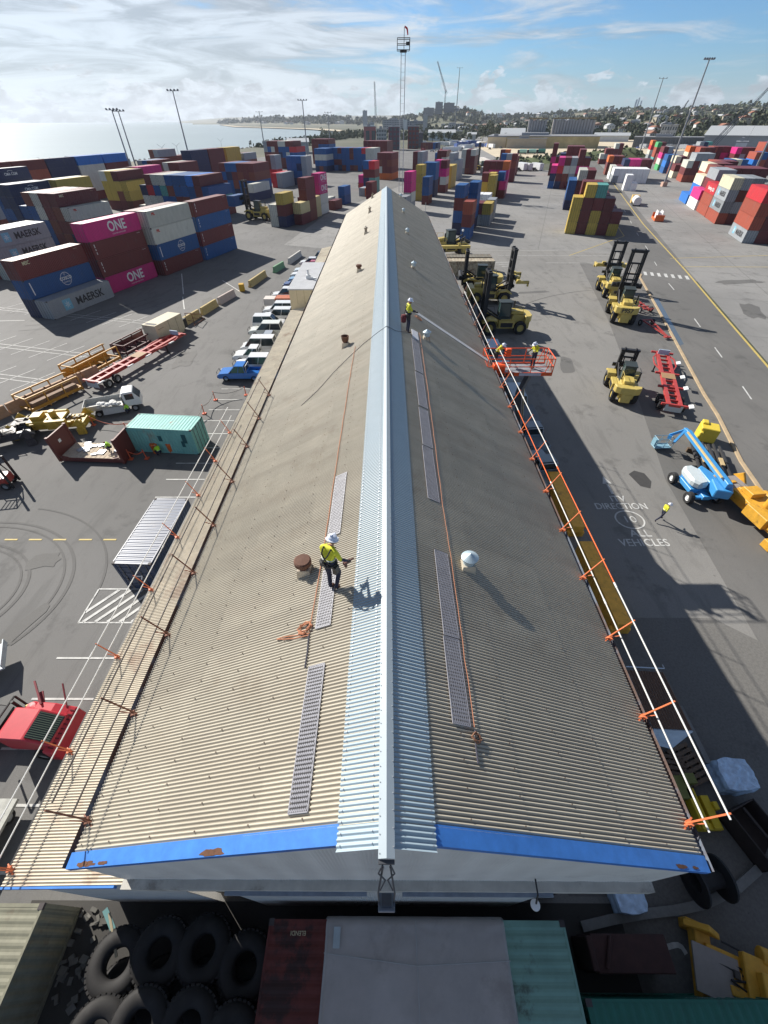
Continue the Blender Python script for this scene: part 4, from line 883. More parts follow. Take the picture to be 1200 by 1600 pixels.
# which ones can be seen: a container shows when its top, its near end or its facing side is open
occ = {}
for c in ALLC: occ.setdefault((c['where'], c['col']), []).append(c['t'])
ALLC.sort(key=lambda c: c['d'])
GRP = 'shipping containers stacked in the yard'
def colname(ch): return PAL[LOGO.get(ch, ch)][0]
keep = 280
for i, c in enumerate(ALLC):
    ch = c['ch']; base = LOGO.get(ch, ch); cm = CM[base]; p = cpos(c); side = 'right' if c['side'] > 0 else 'right'
    exposed = c['ex']
    if i >= keep: continue
    nm = TIER[c['t']] if c['t'] < c['top']-1 or c['top'] == 1 else 'top'
    lab = f"{colname(ch)} container, {nm} of " + (f"{ORD[c['col']]} column from right, " if c['n'] > 1 else '') + c['where'].replace('the ', '')
    if len(lab.split()) > 16: lab = lab.replace(' container,', ' box,').replace(' from right', ' rightward')
    if len(lab.split()) > 16: print('LONG', lab)
    if c['d'] < 118:
        root = thing('shipping_container', lab, 'container', p, -TH, GRP)
        b = link('body', NEARM[c['L']], root); setmat(b, cm)
        for s in (-1, 1):
            d = link('door', DOORM[s], root); setmat(d, cm)
            for j in (0, 1): link('lock_bar', BARM[(s, j)], d)
        if exposed: link('lettering', logo_mesh(ch if ch in LOGO else 'z', c['L'], c['side']), root)
    else:
        root = link('shipping_container', FARM[c['L']], None, p, -TH); setmat(root, cm); tag(root, lab, 'container', GRP)
        if exposed and ch in LOGO and c['d'] < 420:
            link('lettering', logo_mesh(ch, c['L'], c['side']), root)
# everything farther is one mass of boxes
rest = ALLC[keep:]
if rest:
    keys = sorted(PAL); mb = MB(); lets = MB()
    for c in rest:
        p = cpos(c); src = FARM[c['L']]; base = LOGO.get(c['ch'], c['ch']); o = len(mb.v); ca, sa = math.cos(-TH), math.sin(-TH)
        hw = CW/2; L = LEN[c['L']]; mb.m = keys.index(base)
        vs = [(x, y, z) for z in (0, CH-0.01) for x, y in ((-hw, 0), (hw, 0), (hw, L), (-hw, L))]
        vs += [(-hw+0.15, -0.02, 0.15), (-0.05, -0.02, 0.15), (-0.05, -0.02, CH-0.15), (-hw+0.15, -0.02, CH-0.15), (0.05, -0.02, 0.15), (hw-0.15, -0.02, 0.15), (hw-0.15, -0.02, CH-0.15), (0.05, -0.02, CH-0.15)]
        P = [(x*ca-y*sa+p.x, x*sa+y*ca+p.y, z+p.z) for x, y, z in vs]
        mb.add(P, [(0, 3, 2, 1), (4, 5, 6, 7), (0, 1, 5, 4), (1, 2, 6, 5), (2, 3, 7, 6), (3, 0, 4, 7), (8, 9, 10, 11), (12, 13, 14, 15)])
    far = mb.build('distant_containers', [CM[k] for k in keys]); tag(far, 'mass of small coloured containers stacked at the far end of the yard', 'containers', kind='stuff')
print('containers', len(ALLC), 'farthest kept', ALLC[min(keep, len(ALLC))-1]['d'])
# ---------------------------------------------------------------- machines and vehicles
def wheel(parent, x, y, r, w, hub=None, n=18, name='wheel'):
    q = MB(); q.lathe([(r*0.55, -w/2), (r*0.92, -w/2), (r, -w*0.36), (r, w*0.36), (r*0.92, w/2), (r*0.55, w/2)], (x, y, r), n, 'x')
    t = q.build(name, RUBBER, parent)
    h = MB(); h.lathe([(0, -w*0.42), (r*0.3, -w*0.42), (r*0.34, -w*0.3), (r*0.56, -w*0.36), (r*0.56, w*0.36), (r*0.34, w*0.3), (r*0.3, w*0.42), (0, w*0.42)], (x, y, r), n, 'x'); h.build('rim', hub or STEEL, t); return t
CABG = mat('cab_glass', (0.03, 0.06, 0.06), 0.1, var=0.1, spec=0.7)
def handler(label, loc, rz, mast=6.5, spreader=None, number=None, pitch=0.0, s=1.0, beam='black', group=None):
    """heavy container handler; it faces +y"""
    g = thing('container_handler', label, 'forklift', loc, rz, group); g.scale = (s, s, s)
    for x in (-1, 1): wheel(g, x*1.25, 1.5, 0.82, 0.75, MACH); wheel(g, x*1.05, -2.2, 0.72, 0.5, MACH)
    q = MB(); q.prism([(-3.1, 0.75), (-3.1, 1.55), (-2.7, 1.95), (-1.3, 2.05), (-1.1, 1.55), (1.2, 1.5), (1.9, 1.2), (1.9, 0.7), (1.0, 0.5), (-2.0, 0.5)], -0.72, 0.72); q.build('chassis', MACH, g, bev=0.04)
    q = MB()
    pts = [(-1.35, -2.55), (-1.2, -3.15), (-0.7, -3.45), (0.7, -3.45), (1.2, -3.15), (1.35, -2.55)]
    q.prism(pts, 1.35, 2.05, 'z'); q.prism([(-0.55, -2.9), (0.55, -2.9), (0.5, -3.38), (-0.5, -3.38)], 0.4, 1.36, 'z'); cw = q.build('counterweight', MACH, g, bev=0.05)
    if number:
        q = MB(); text_into(q, number, 0.62, side_mtx((0, -3.455, 1.72), (1, 0, 0), (0, 0, 1)), 0.02, 1.0); q.build('lettering', LB, cw)
    for x in (-1, 1):
        q = MB(); q.prism([(0.5, 1.25), (0.75, 1.75), (1.7, 1.85), (2.35, 1.55), (2.4, 1.35), (1.6, 1.7), (0.8, 1.6)], x*1.25-0.42, x*1.25+0.42); q.build('mudguard', MACH, g)
        q = MB(); q.b2(min(x*0.75, x*1.3), max(x*0.75, x*1.3), -1.4, 0.4, 0.75, 1.5); sd = q.build('side_tank', MACH, g, bev=0.03)
        q = MB(); q.b2(min(x*1.3, x*1.31), max(x*1.3, x*1.31), -1.2, 0.2, 0.85, 1.35); q.build('black_panel', BLACK, sd)
    q = MB(); q.prism([(-2.5, 2.03), (-2.45, 2.35), (-1.2, 2.45), (-0.9, 2.05)], -0.5, 0.5); q.build('engine_cover', MACH, g, bev=0.04)
    q = MB()
    for x in (-0.55, 0.55):
        for y in (-0.95, 0.35): q.bar((x, y, 1.5), (x*0.92, y*0.9, 3.3), 0.09, 0.09)
    q.box((0, -0.27, 3.32), (1.2, 1.45, 0.1)); q.b2(-0.62, 0.62, -1.0, 0.4, 1.5, 1.75); cb_ = q.build('cab', M('cab_dark', (0.035, 0.045, 0.045), 0.5), g)
    q = MB(); q.b2(-0.53, 0.53, -0.9, 0.32, 1.8, 3.22); q.build('cab_window', CABG, cb_)
    q = MB(); q.tube([(0.9, -1.6, 2.0), (0.9, -1.6, 3.1)], 0.09, 8); q.build('exhaust', BLACK, g); q = MB(); q.tube([(-0.7, -2.3, 2.1), (-0.7, -2.3, 2.9), (-0.7, -1.3, 2.9), (-0.7, -1.3, 2.1)], 0.025); q.build('hand_rail', MACH, g); q = MB(); q.tube([(0.62, 0.5, 1.6), (1.5, 0.6, 2.3), (1.5, 1.5, 2.3)], 0.025); q.build('step_rail', BLACK, g)
    # mast of twin channels with cross ties
    mm = Matrix.Translation((0, 2.15, 0.45)) @ Matrix.Rotation(pitch, 4, 'X')
    q = MB(); H_ = mast
    for x in (-1, 1):
        q.box((x*0.78, 0, H_/2), (0.2, 0.42, H_)); q.box((x*0.55, -0.02, H_/2+0.3), (0.14, 0.32, H_*0.98)); q.cyl((x*0.35, -0.15, 0.3), (x*0.35, -0.15, H_*0.8), 0.06, n=6)
    for z in (0.3, H_*0.33, H_*0.52, H_*0.62, H_*0.8, H_-0.1): q.box((0, -0.16, z), (1.7, 0.14, 0.17))
    q.box((0, 0, H_+0.05), (1.9, 0.5, 0.14))
    q.v = [tuple(mm @ Vector(p)) for p in q.v]; ms = q.build('mast', BLACK, g)
    for x in (-1, 1): q = MB(); q.cyl((x*0.62, 0.1, 1.45), (x*0.74, 1.95, 2.5), 0.1, n=8); q.build('tilt_cylinder', BLACK, g)
    cz = spreader if spreader is not None else 1.4
    q = MB()
    for x in (-0.5, 0.5): q.box((x, 0.32, cz+0.5), (0.25, 0.25, 1.7))
    q.box((0, 0.4, cz+1.1), (2.4, 0.22, 0.35)); q.box((0, 0.4, cz+0.1), (2.4, 0.22, 0.3)); q.v = [tuple(mm @ Vector(p)) for p in q.v]; q.build('carriage', BLACK, g)
    if beam:
        bmat_ = MACH if beam == 'yellow' else BLACK
        q = MB(); z = cz+0.9
        q.box((0, 0.75, z), (4.3 if beam == 'yellow' else 3.2, 0.42, 0.42))
        if beam == 'yellow':
            for x in (-1, 1): q.box((x*2.15, 1.2, z-0.05), (0.26, 1.7, 0.34)); q.box((x*2.15, 1.95, z-0.3), (0.26, 0.2, 0.5)); q.box((x*1.2, 0.8, z+0.32), (0.5, 0.4, 0.24))
        else: q.cyl((-1.7, 0.7, z), (1.7, 0.7, z), 0.28, n=10)
        q.v = [tuple(mm @ Vector(p)) for p in q.v]; q.build('spreader', bmat_, g, bev=0.02)
    return g
GH = 'yellow container handlers'
handler('yellow handler numbered F957 with tall black mast, parked at the kerb', (36.0, 67.2, 0.02), R(-18), 6.2, 1.5, 'F957', group=GH, s=1.25)
handler('yellow handler with a yellow spreader frame parked behind the numbered one', (39.0, 79.4, 0.02), R(-12), 5.5, 1.6, beam='yellow', group=GH, s=1.2)
handler('small yellow handler with short black mast beside the red trailer', (26.1, 43.0, 0.02), R(-17), 3.4, 0.5, s=1.0, beam=None, group=GH)
handler('yellow handler side-on beside the warehouse, nearest the orange lift', (16.2, 61.6, 0.02), R(90), 5.9, 0.6, s=1.2, group=GH)
handler('yellow handler with raised yellow spreader pointing into the yard', (17.4, 74.8, 0.02), R(-90), 5.9, 1.7, s=1.2, beam='yellow', group=GH)
handler('yellow handler facing the warehouse wall behind the side-on one', (16.4, 81.6, 0.02), R(85), 4.6, 0.6, s=1.18, group=GH)
handler('yellow handler with dark cab beyond the old container by the roof edge', (14.6, 108.5, 0.02), R(-75), 1.3, 0.2, beam=None, s=1.4, group=GH)
handler('yellow handler on the far mid yard between container stacks', tuple(uv(-42, 322, 0.02)), R(60), 9.0, 4.0, s=1.3, group=GH)
handler('small yellow handler among pink containers left of the ridge end', tuple(uv(-79, 218, 0.02)), R(70), 2.5, 0.5, s=1.0, beam=None, group=GH)
# handler carrying a blue container in the left yard
hl = handler('yellow handler carrying a blue container in the left yard', (-39.6, 155.4, 0.02), R(72), 6.2, 2.4, s=1.4, group=GH)
o = link('shipping_container', FARM['S'], None, (-46.2, 152.2, 3.6), R(-20)); setmat(o, CM['b']); tag(o, 'blue container held up by the handler in the left yard', 'container', GRP)
q = MB(); q.box((-44.2, 155.4, 6.45), (6.4, 0.5, 0.45), R(-20+92)); 
# ---- yellow reach truck parts row: old container halves by the wall
for (x0, x1, y, z, mname, lab) in ((8.6, 20.6, 94.8, 2.59, 'g', 'old grey container lying beside the warehouse under the second one'), (8.6, 20.2, 91.5, 2.3, 'w', 'pale stained container end-on beside the handlers')):
    o = link('shipping_container', FARM['L'], None, (x0, y, 0.03), R(-90)); setmat(o, mat('stained_'+mname, (0.16, 0.15, 0.12) if mname == 'g' else (0.40, 0.35, 0.26), 0.7, var=0.3, dirt=0.7, dth=0.48)); tag(o, lab, 'container')
q = MB(); q.b2(8.8, 17.2, 98.8, 99.6, 3.0, 3.5); q.b2(9.0, 9.4, 98.9, 99.4, 0.02, 3.0); q.b2(16.4, 16.8, 98.9, 99.4, 0.02, 3.0); q.box((14.9, 99.2, 3.7), (0.4, 0.4, 0.5)); tag(q.build('gantry_beam', MACH), 'long yellow beam standing on legs beyond the old grey container', 'beam')
# ---- cars
CGL = GLASS
def car(label, loc, rz, col, kind='wagon', met=0.0, group='cars parked along the warehouse'):
    """nose points +y"""
    g = thing('parked_car', label, 'car', loc, rz, group); L = {'wagon': 4.8, 'ute': 5.2, 'sedan': 4.6, 'hatch': 4.2, 'van': 4.7}[kind]; W = 1.86 if kind != 'hatch' else 1.76
    h = {'wagon': 1.82, 'ute': 1.75, 'sedan': 1.45, 'hatch': 1.5, 'van': 1.95}[kind]; bz = 1.02 if kind in ('wagon', 'ute', 'van') else 0.88; gc = 0.36 if kind in ('wagon', 'ute') else 0.24
    f = L/2; pm = _mc.get('car_'+str(col)) or mat('car_paint', col, 0.28, metal=met, var=0.03, coat=0.6); _mc['car_'+str(col)] = pm
    nose = 0.72*bz
    low = [(-f, gc+0.12), (-f, bz-0.06), (-f+0.12, bz), (f-1.35, bz), (f-0.35, bz-0.1), (f-0.04, bz-0.24), (f, gc+0.25), (f-0.1, gc), (-f+0.1, gc)]
    q = MB(); hw = W/2
    def loft(poly, w0, w1, z0, z1):
        P = [];
        for s in (-1, 1):
            for (y, z) in poly: k = min(1, max(0, (z-z0)/(z1-z0))); P.append((s*(w0+(w1-w0)*k), y, z))
        n = len(poly); q.add(P, [tuple(range(n-1, -1, -1)), tuple(range(n, 2*n))]+[(i, (i+1) % n, n+(i+1) % n, n+i) for i in range(n)])
    if kind == 'ute':
        low = [(-f, gc+0.2), (-f, bz), (-f+0.06, bz), (-f+0.06, 0.72), (-0.72, 0.72), (-0.72, bz), (f-1.45, bz), (f-0.35, bz-0.08), (f-0.04, bz-0.22), (f, gc+0.25), (f-0.1, gc), (-f+0.1, gc)]
        loft(low, hw, hw*0.98, gc, bz); q.b2(-hw, -hw+0.07, -f, -0.7, 0.6, bz+0.01); q.b2(hw-0.07, hw, -f, -0.7, 0.6, bz+0.01)
        c0, c1 = -0.72, f-1.42; cab = [(c0, bz), (c0+0.12, h), (c1-0.75, h), (c1, bz)]
    else:
        loft(low, hw, hw*0.97, gc, bz)
        c0 = -f+(0.08 if kind in ('wagon', 'van') else 0.5); c1 = f-(1.25 if kind != 'van' else 0.7)
        cab = [(c0, bz), (c0+(0.22 if kind in ('wagon', 'van') else 0.65), h), (c1-0.8, h), (c1, bz)]
    body = q.build('body', pm, g, bev=0.045)
    q = MB(); loft(cab, hw*0.95, hw*0.78, bz, h); cabn = q.build('cabin', CGL, g, bev=0.02)
    q = MB(); y0, y1 = cab[1][0], cab[2][0]; rw = hw*0.80
    q.box((0, (y0+y1)/2, h), (rw*2, y1-y0+0.05, 0.07)); 
    for s in (-1, 1):
        for (ya, yb) in ((cab[0][0], cab[1][0]), (cab[3][0], cab[2][0]), ((c0+c1)/2-0.1, (y0+y1)/2)): q.bar((s*hw*0.955, ya, bz), (s*hw*0.79, yb, h), 0.08, 0.06)
    q.build('roof', pm, g, bev=0.02)
    for x in (-1, 1):
        for y in (f-0.95, -f+0.95): wheel(g, x*(hw-0.12), y, 0.37 if gc > 0.3 else 0.32, 0.24, n=14)
        q = MB(); q.box((x*hw*0.76, f-0.1, bz-0.28), (0.36, 0.14, 0.16)); q.build('headlight', M('headlamp', (0.7, 0.7, 0.68), 0.15), g)
        q = MB(); q.box((x*(hw+0.08), c1-0.15, bz+0.1), (0.16, 0.1, 0.14)); q.build('mirror', BLACK, g)
    q = MB(); q.box((0, f-0.02, gc+0.2), (W*0.96, 0.12, 0.22)); 
    if kind in ('ute', 'wagon'): q.tube([(-0.6, f+0.06, gc+0.2), (-0.5, f+0.1, bz), (0.5, f+0.1, bz), (0.6, f+0.06, gc+0.2)], 0.035)
    q.build('bumper', BLACK, g)
    if kind == 'ute':
        q = MB(); q.tube([(-0.75, -0.85, bz), (-0.7, -0.85, h), (0.7, -0.85, h), (0.75, -0.85, bz)], 0.04); q.build('roll_bar', STEEL, g)
    return g
W_ = (0.72, 0.73, 0.73)
for lab, x, y, a, col, kd in (
    ('bright blue pickup at the near end of the parked row', -16.6, 46.6, 90, (0.02, 0.16, 0.52), 'ute'),
    ('white wagon next to the bright blue pickup', -15.6, 49.0, 90, W_, 'wagon'),
    ('white crew cab pickup, third car of the parked row', -16.2, 51.7, 90, W_, 'ute'),
    ('white high roofed wagon, fourth car of the parked row', -16.2, 54.5, 90, W_, 'van'),
    ('silver hatchback with dark roof glass between two white wagons', -15.9, 57.2, 90, (0.35, 0.38, 0.42), 'hatch'),
    ('white pickup with canopy, sixth car of the parked row', -16.5, 60.2, 90, (0.68, 0.71, 0.66), 'wagon'),
    ('white wagon reversed into its bay with sunroof', -16.6, 63.1, -90, W_, 'wagon'),
    ('white wagon beside the reversed one', -16.0, 66.1, 90, W_, 'wagon'),
    ('white wagon with roof rack before the orange trailer', -16.4, 69.0, 90, W_, 'wagon'),
    ('steel blue hatchback half hidden by the box annex', -14.2, 72.4, 90, (0.12, 0.2, 0.32), 'hatch'),
    ('white four wheel drive beyond the orange trailer', -16.6, 76.6, 90, W_, 'wagon'),
    ('cream sedan beyond the white four wheel drive', -15.6, 80.0, 90, (0.62, 0.58, 0.46), 'sedan'),
    ('dark blue sedan near the far end of the parked row', -16.0, 83.4, 90, (0.03, 0.06, 0.2), 'sedan'),
    ('light blue hatchback near the far end of the parked row', -15.8, 86.6, 90, (0.18, 0.34, 0.52), 'hatch'),
    ('white hatchback near the far end of the parked row', -15.9, 89.8, 90, W_, 'hatch'),
    ('white sedan with blue windows near the far end of the parked row', -15.6, 93.0, 90, (0.6, 0.66, 0.7), 'sedan'),
    ('red and white car second from the far end', -14.8, 96.2, 90, (0.5, 0.05, 0.08), 'hatch'),
    ('white sedan at the far end beside the black van', -15.4, 99.2, 90, W_, 'sedan')):
    car(lab, (x-0.55, y, 0.02), R(a), col, kd)
car('black van at the far end of the parked row', (-13.8, 101.8, 0.02), R(90), (0.015, 0.015, 0.018), 'van')
q = thing('box_trailer', 'orange and white box trailer parked in the car row', 'trailer', (-17.4, 72.3, 0.02), R(90))
b = MB(); b.b2(-0.9, 0.9, 0.6, 2.4, 0.5, 1.5); b.build('white_lid_box', M('box_white', (0.6, 0.55, 0.5), 0.6), q, bev=0.03); b = MB(); b.b2(-0.92, 0.92, -2.2, 0.5, 0.45, 1.6); b.build('body', M('trailer_orange', (0.45, 0.12, 0.05), 0.6), q, bev=0.03)
for x in (-1, 1): wheel(q, x*0.95, -0.6, 0.34, 0.2)
for lab, x, y, a, col, kd in (('grey pickup under the near right roof edge', 12.6, 33.5, 5, (0.22, 0.27, 0.31), 'ute'), ('silver van under the right roof edge below the lift', 12.5, 40.5, 0, (0.36, 0.44, 0.50), 'van'), ('silver blue pickup nearest the yellow beams', 12.3, 28.2, 8, (0.24, 0.3, 0.33), 'ute'),
        ('pale blue van under the right roof edge behind the lift', 12.4, 52.5, 0, (0.3, 0.42, 0.55), 'van'), ('white car in the lane beside the right wall', 12.5, 46.8, 0, (0.5, 0.56, 0.6), 'wagon')):
    car(lab, (x+1.0, y, 0.02), R(a), col, kd, group='vehicles under the right roof edge')
# ---- skeletal trailers
def trailer(label, loc, rz, L, fenders=True, plate=True):
    g = thing('skeletal_trailer', label, 'trailer', loc, rz, 'red skeletal trailers'); FR = M('trailer_red', (0.42, 0.05, 0.045), 0.5, var=0.2, dirt=0.4, dirtcol=(0.3, 0.16, 0.14)); z = 1.15
    q = MB()
    for x in (-0.55, 0.55): q.b2(x-0.1, x+0.1, 0, L, z-0.38, z); q.b2(x-0.17, x+0.17, 0, L, z, z+0.03)
    n = int(L/1.15)
    for i in range(n+1): q.b2(-0.55, 0.55, i*L/n-0.06, i*L/n+0.05, z-0.22, z-0.02)
    for y in (0.1, L*0.3, L*0.55, L-0.15): q.b2(-1.22, 1.22, y-0.12, y+0.12, z-0.18, z+0.02)
    for x in (-1, 1):
        q.bar((x*0.45, L*0.56, z-0.06), (x*1.15, L*0.72, z-0.06), 0.1, 0.1); q.bar((x*1.15, L*0.72, z-0.06), (x*1.15, L*0.86, z-0.06), 0.1, 0.1); q.bar((x*1.15, L*0.86, z-0.06), (x*0.45, L-0.3, z-0.06), 0.1, 0.1)
    q.build('frame', FR, g)
    q = MB(); q.b2(-0.7, 0.7, L*0.44, L*0.54, z+0.03, z+0.05); q.build('deck_plate', M('deck_brown', (0.33, 0.2, 0.1), 0.7), g)
    q = MB(); q.b2(-0.6, 0.6, L-0.9, L-0.75, z, z+0.55); q.build('control_box', M('box_pale_blue', (0.4, 0.5, 0.62), 0.5), g)
    for k in range(2):
        for x in (-1, 1): wheel(g, x*1.0, 1.1+k*1.3, 0.5, 0.5, WHITE if False else STEEL, 14)
    if fenders:
        for y in (0.05, L*0.3, L*0.5, L*0.78):
            for x in ((1,) if L < 14 else (1,)): q = MB(); q.box((1.45, y, z+0.05), (0.42, 0.75, 0.12), 0, 0, R(-18)); q.build('twist_lock_flap', WHITE, g, bev=0.02)
    for x in (-1, 1): q = MB(); q.b2(x*0.9-0.07, x*0.9+0.07, L*0.74, L*0.74+0.14, 0.05, z-0.2); q.box((x*0.9, L*0.74+0.07, 0.04), (0.3, 0.3, 0.06)); q.build('landing_leg', BLACK, g)
    q = MB(); q.b2(-0.8, 0.8, -0.05, 0.02, z-0.75, z-0.05); q.build('rear_plate', M('plate_grey', (0.45, 0.5, 0.55), 0.5), g)
    return g
trailer('red skeletal trailer with white flaps parked beside the small handler', (29.3, 38.0, 0.02), R(-21), 14.2)
trailer('long red skeletal trailer at the left beside the mustard frames', (-33.2, 43.6, 0.02), R(-17.5), 15.2)
q = thing('drawbar_dolly', 'rusty red drawbar dolly on the asphalt by the kerb', 'dolly', (38.6, 61.5, 0.02), R(5))
b = MB(); b.bar((-0.7, 2.6, 0.7), (0, -3.2, 0.35), 0.16, 0.14); b.bar((0.7, 2.6, 0.7), (0, -3.2, 0.35), 0.16, 0.14); b.bar((-0.9, 2.4, 0.7), (0.9, 2.4, 0.7), 0.16, 0.16); b.bar((-0.45, 0.4, 0.6), (0.45, 0.4, 0.6), 0.12, 0.12); b.box((0, -3.2, 0.3), (0.9, 0.5, 0.12)); b.build('frame', RED, q)
for x in (-1, 1): wheel(q, x*0.95, 2.2, 0.42, 0.22)
q = thing('drawbar_dolly', 'red dolly parked beside the numbered handler', 'dolly', (40.6, 70.5, 0.02), R(10))
b = MB(); b.bar((-0.8, 2.2, 0.7), (-0.2, -2.2, 0.6), 0.16, 0.14); b.bar((0.8, 2.2, 0.7), (0.2, -2.2, 0.6), 0.16, 0.14)
for k in range(4): b.bar((-0.9, -1.8+k*1.2, 0.7), (0.9, -1.8+k*1.2, 0.7), 0.14, 0.12)
b.build('frame', RED, q)
for x in (-1, 1): wheel(q, x*0.95, 1.6, 0.42, 0.22); wheel(q, x*0.95, -1.2, 0.42, 0.22)
# ---- blue telescopic boom lift at right
BL = mat('lift_blue', (0.05, 0.27, 0.58), 0.4, var=0.08)
g = thing('boom_lift', 'blue and grey telescopic boom lift parked near the kerb', 'boom lift', (25.1, 25.9, 0.02), 0)
for x, y in ((-1.15, -1.3), (1.15, -1.3), (-1.15, 1.2), (1.15, 1.2)): wheel(g, x, y, 0.48, 0.38, WHITE)
b = MB(); b.b2(-0.95, 0.95, -0.8, 0.8, 0.5, 0.9); b.b2(-1.1, 1.1, -1.45, -1.15, 0.4, 0.6); b.b2(-1.1, 1.1, 1.05, 1.35, 0.4, 0.6); b.b2(-0.3, 0.3, -1.6, 1.6, 0.45, 0.8); b.build('chassis', BL, g, bev=0.03)
b = MB(); b.prism([(-0.95, -0.5), (-0.5, -1.0), (0.25, -0.8), (0.45, 0.9), (0.0, 1.6), (-0.6, 1.5), (-0.9, 0.9)], 0.95, 1.6, 'z'); b.build('engine_cover', M('pale_grey_cover', (0.50, 0.56, 0.58), 0.45, var=0.06), g, bev=0.16)
b = MB(); b.prism([(0.3, -1.4), (1.3, -1.2), (1.4, 0.2), (0.9, 1.6), (0.4, 1.2)], 0.95, 1.5, 'z'); b.prism([(-0.1, -2.0), (1.0, -2.3), (1.5, -1.4), (1.3, -0.4), (0.3, -0.6)], 1.1, 1.85, 'z'); b.build('turret', BL, g, bev=0.06)
b = MB(); b.bar((0.75, -1.9, 2.1), (1.2, 5.2, 2.4), 0.4, 0.45); b.bar((1.2, 5.0, 2.4), (1.25, 5.7, 2.35), 0.3, 0.32); bo = b.build('boom', BL, g, bev=0.03)
b = MB(); b.bar((0.45, -1.2, 2.4), (0.9, 4.8, 2.62), 0.14, 0.1); b.build('cable_tray', M('tray_cream', (0.6, 0.47, 0.22), 0.6, var=0.2), bo)
b = MB(); b.bar((1.2, 5.5, 2.3), (0.3, 4.9, 1.5), 0.18, 0.2); b.bar((1.2, 5.6, 2.3), (0.6, 6.2, 1.4), 0.2, 0.2); b.bar((0.3, 5.7, 1.5), (0.8, 6.3, 1.2), 0.3, 0.3); b.build('jib', BL, g)
b = MB(); cx_, cy_ = 0.25, 6.1
for z in (0.35, 0.8, 1.2): b.tube([(cx_-0.75, cy_-0.38, z), (cx_+0.75, cy_-0.38, z), (cx_+0.75, cy_+0.38, z), (cx_-0.75, cy_+0.38, z), (cx_-0.75, cy_-0.38, z)], 0.025)
for x, y in ((-0.75, -0.38), (0.75, -0.38), (0.75, 0.38), (-0.75, 0.38), (0, -0.38), (0, 0.38)): b.tube([(cx_+x, cy_+y, 0.3), (cx_+x, cy_+y, 1.2)], 0.025)
b.b2(cx_-0.75, cx_+0.75, cy_-0.38, cy_+0.38, 0.26, 0.32); b.b2(cx_-0.85, cx_-0.6, cy_-0.25, cy_+0.25, 0.5, 1.1); b.build('basket', M('basket_blue_grey', (0.2, 0.36, 0.45), 0.5), g)
# ---- yellow cube container and dark pipes, big yellow spreader
q = MB(); q.box((30.3, 33.6, 0.75), (1.5, 1.4, 1.4), R(-25)); q.box((30.1, 34.2, 1.5), (0.5, 0.7, 0.25), R(-25)); q.box((29.4, 33.2, 0.9), (0.3, 0.6, 0.5), R(-25)); tag(q.build('ballast_block', M('bright_yellow', (0.66, 0.50, 0.05), 0.5, var=0.08), bev=0.06), 'bright yellow block by the basket of the blue lift', 'ballast block')
g = thing('pipe_rack', 'rack of long black steel arms lying beside the kerb', 'steel arms', (28.7, 30.6, 0.02), R(-19))
for k in range(6):
    b = MB(); x = -1.1+k*0.45; b.cyl((x, -4.2, 0.55), (x, 1.4-0.2*(k % 2), 0.65), 0.12, n=8); b.cyl((x, -1.5, 0.62), (x, 0.2, 0.66), 0.17, n=8); ar_ = b.build('arm', BLACK, g)
    if k in (1, 2, 4): b = MB(); b.box((x, -1.6, 0.82), (0.3, 1.1, 0.08)); b.build('pale_pad', M('pad_tan', (0.5, 0.38, 0.2), 0.7), ar_)
for y in (-3.8, 0.4): b = MB(); b.b2(-1.4, 1.4, y, y+0.25, 0.02, 0.42); b.build('bearer', M('timber_dark', (0.12, 0.08, 0.05), 0.8), g)
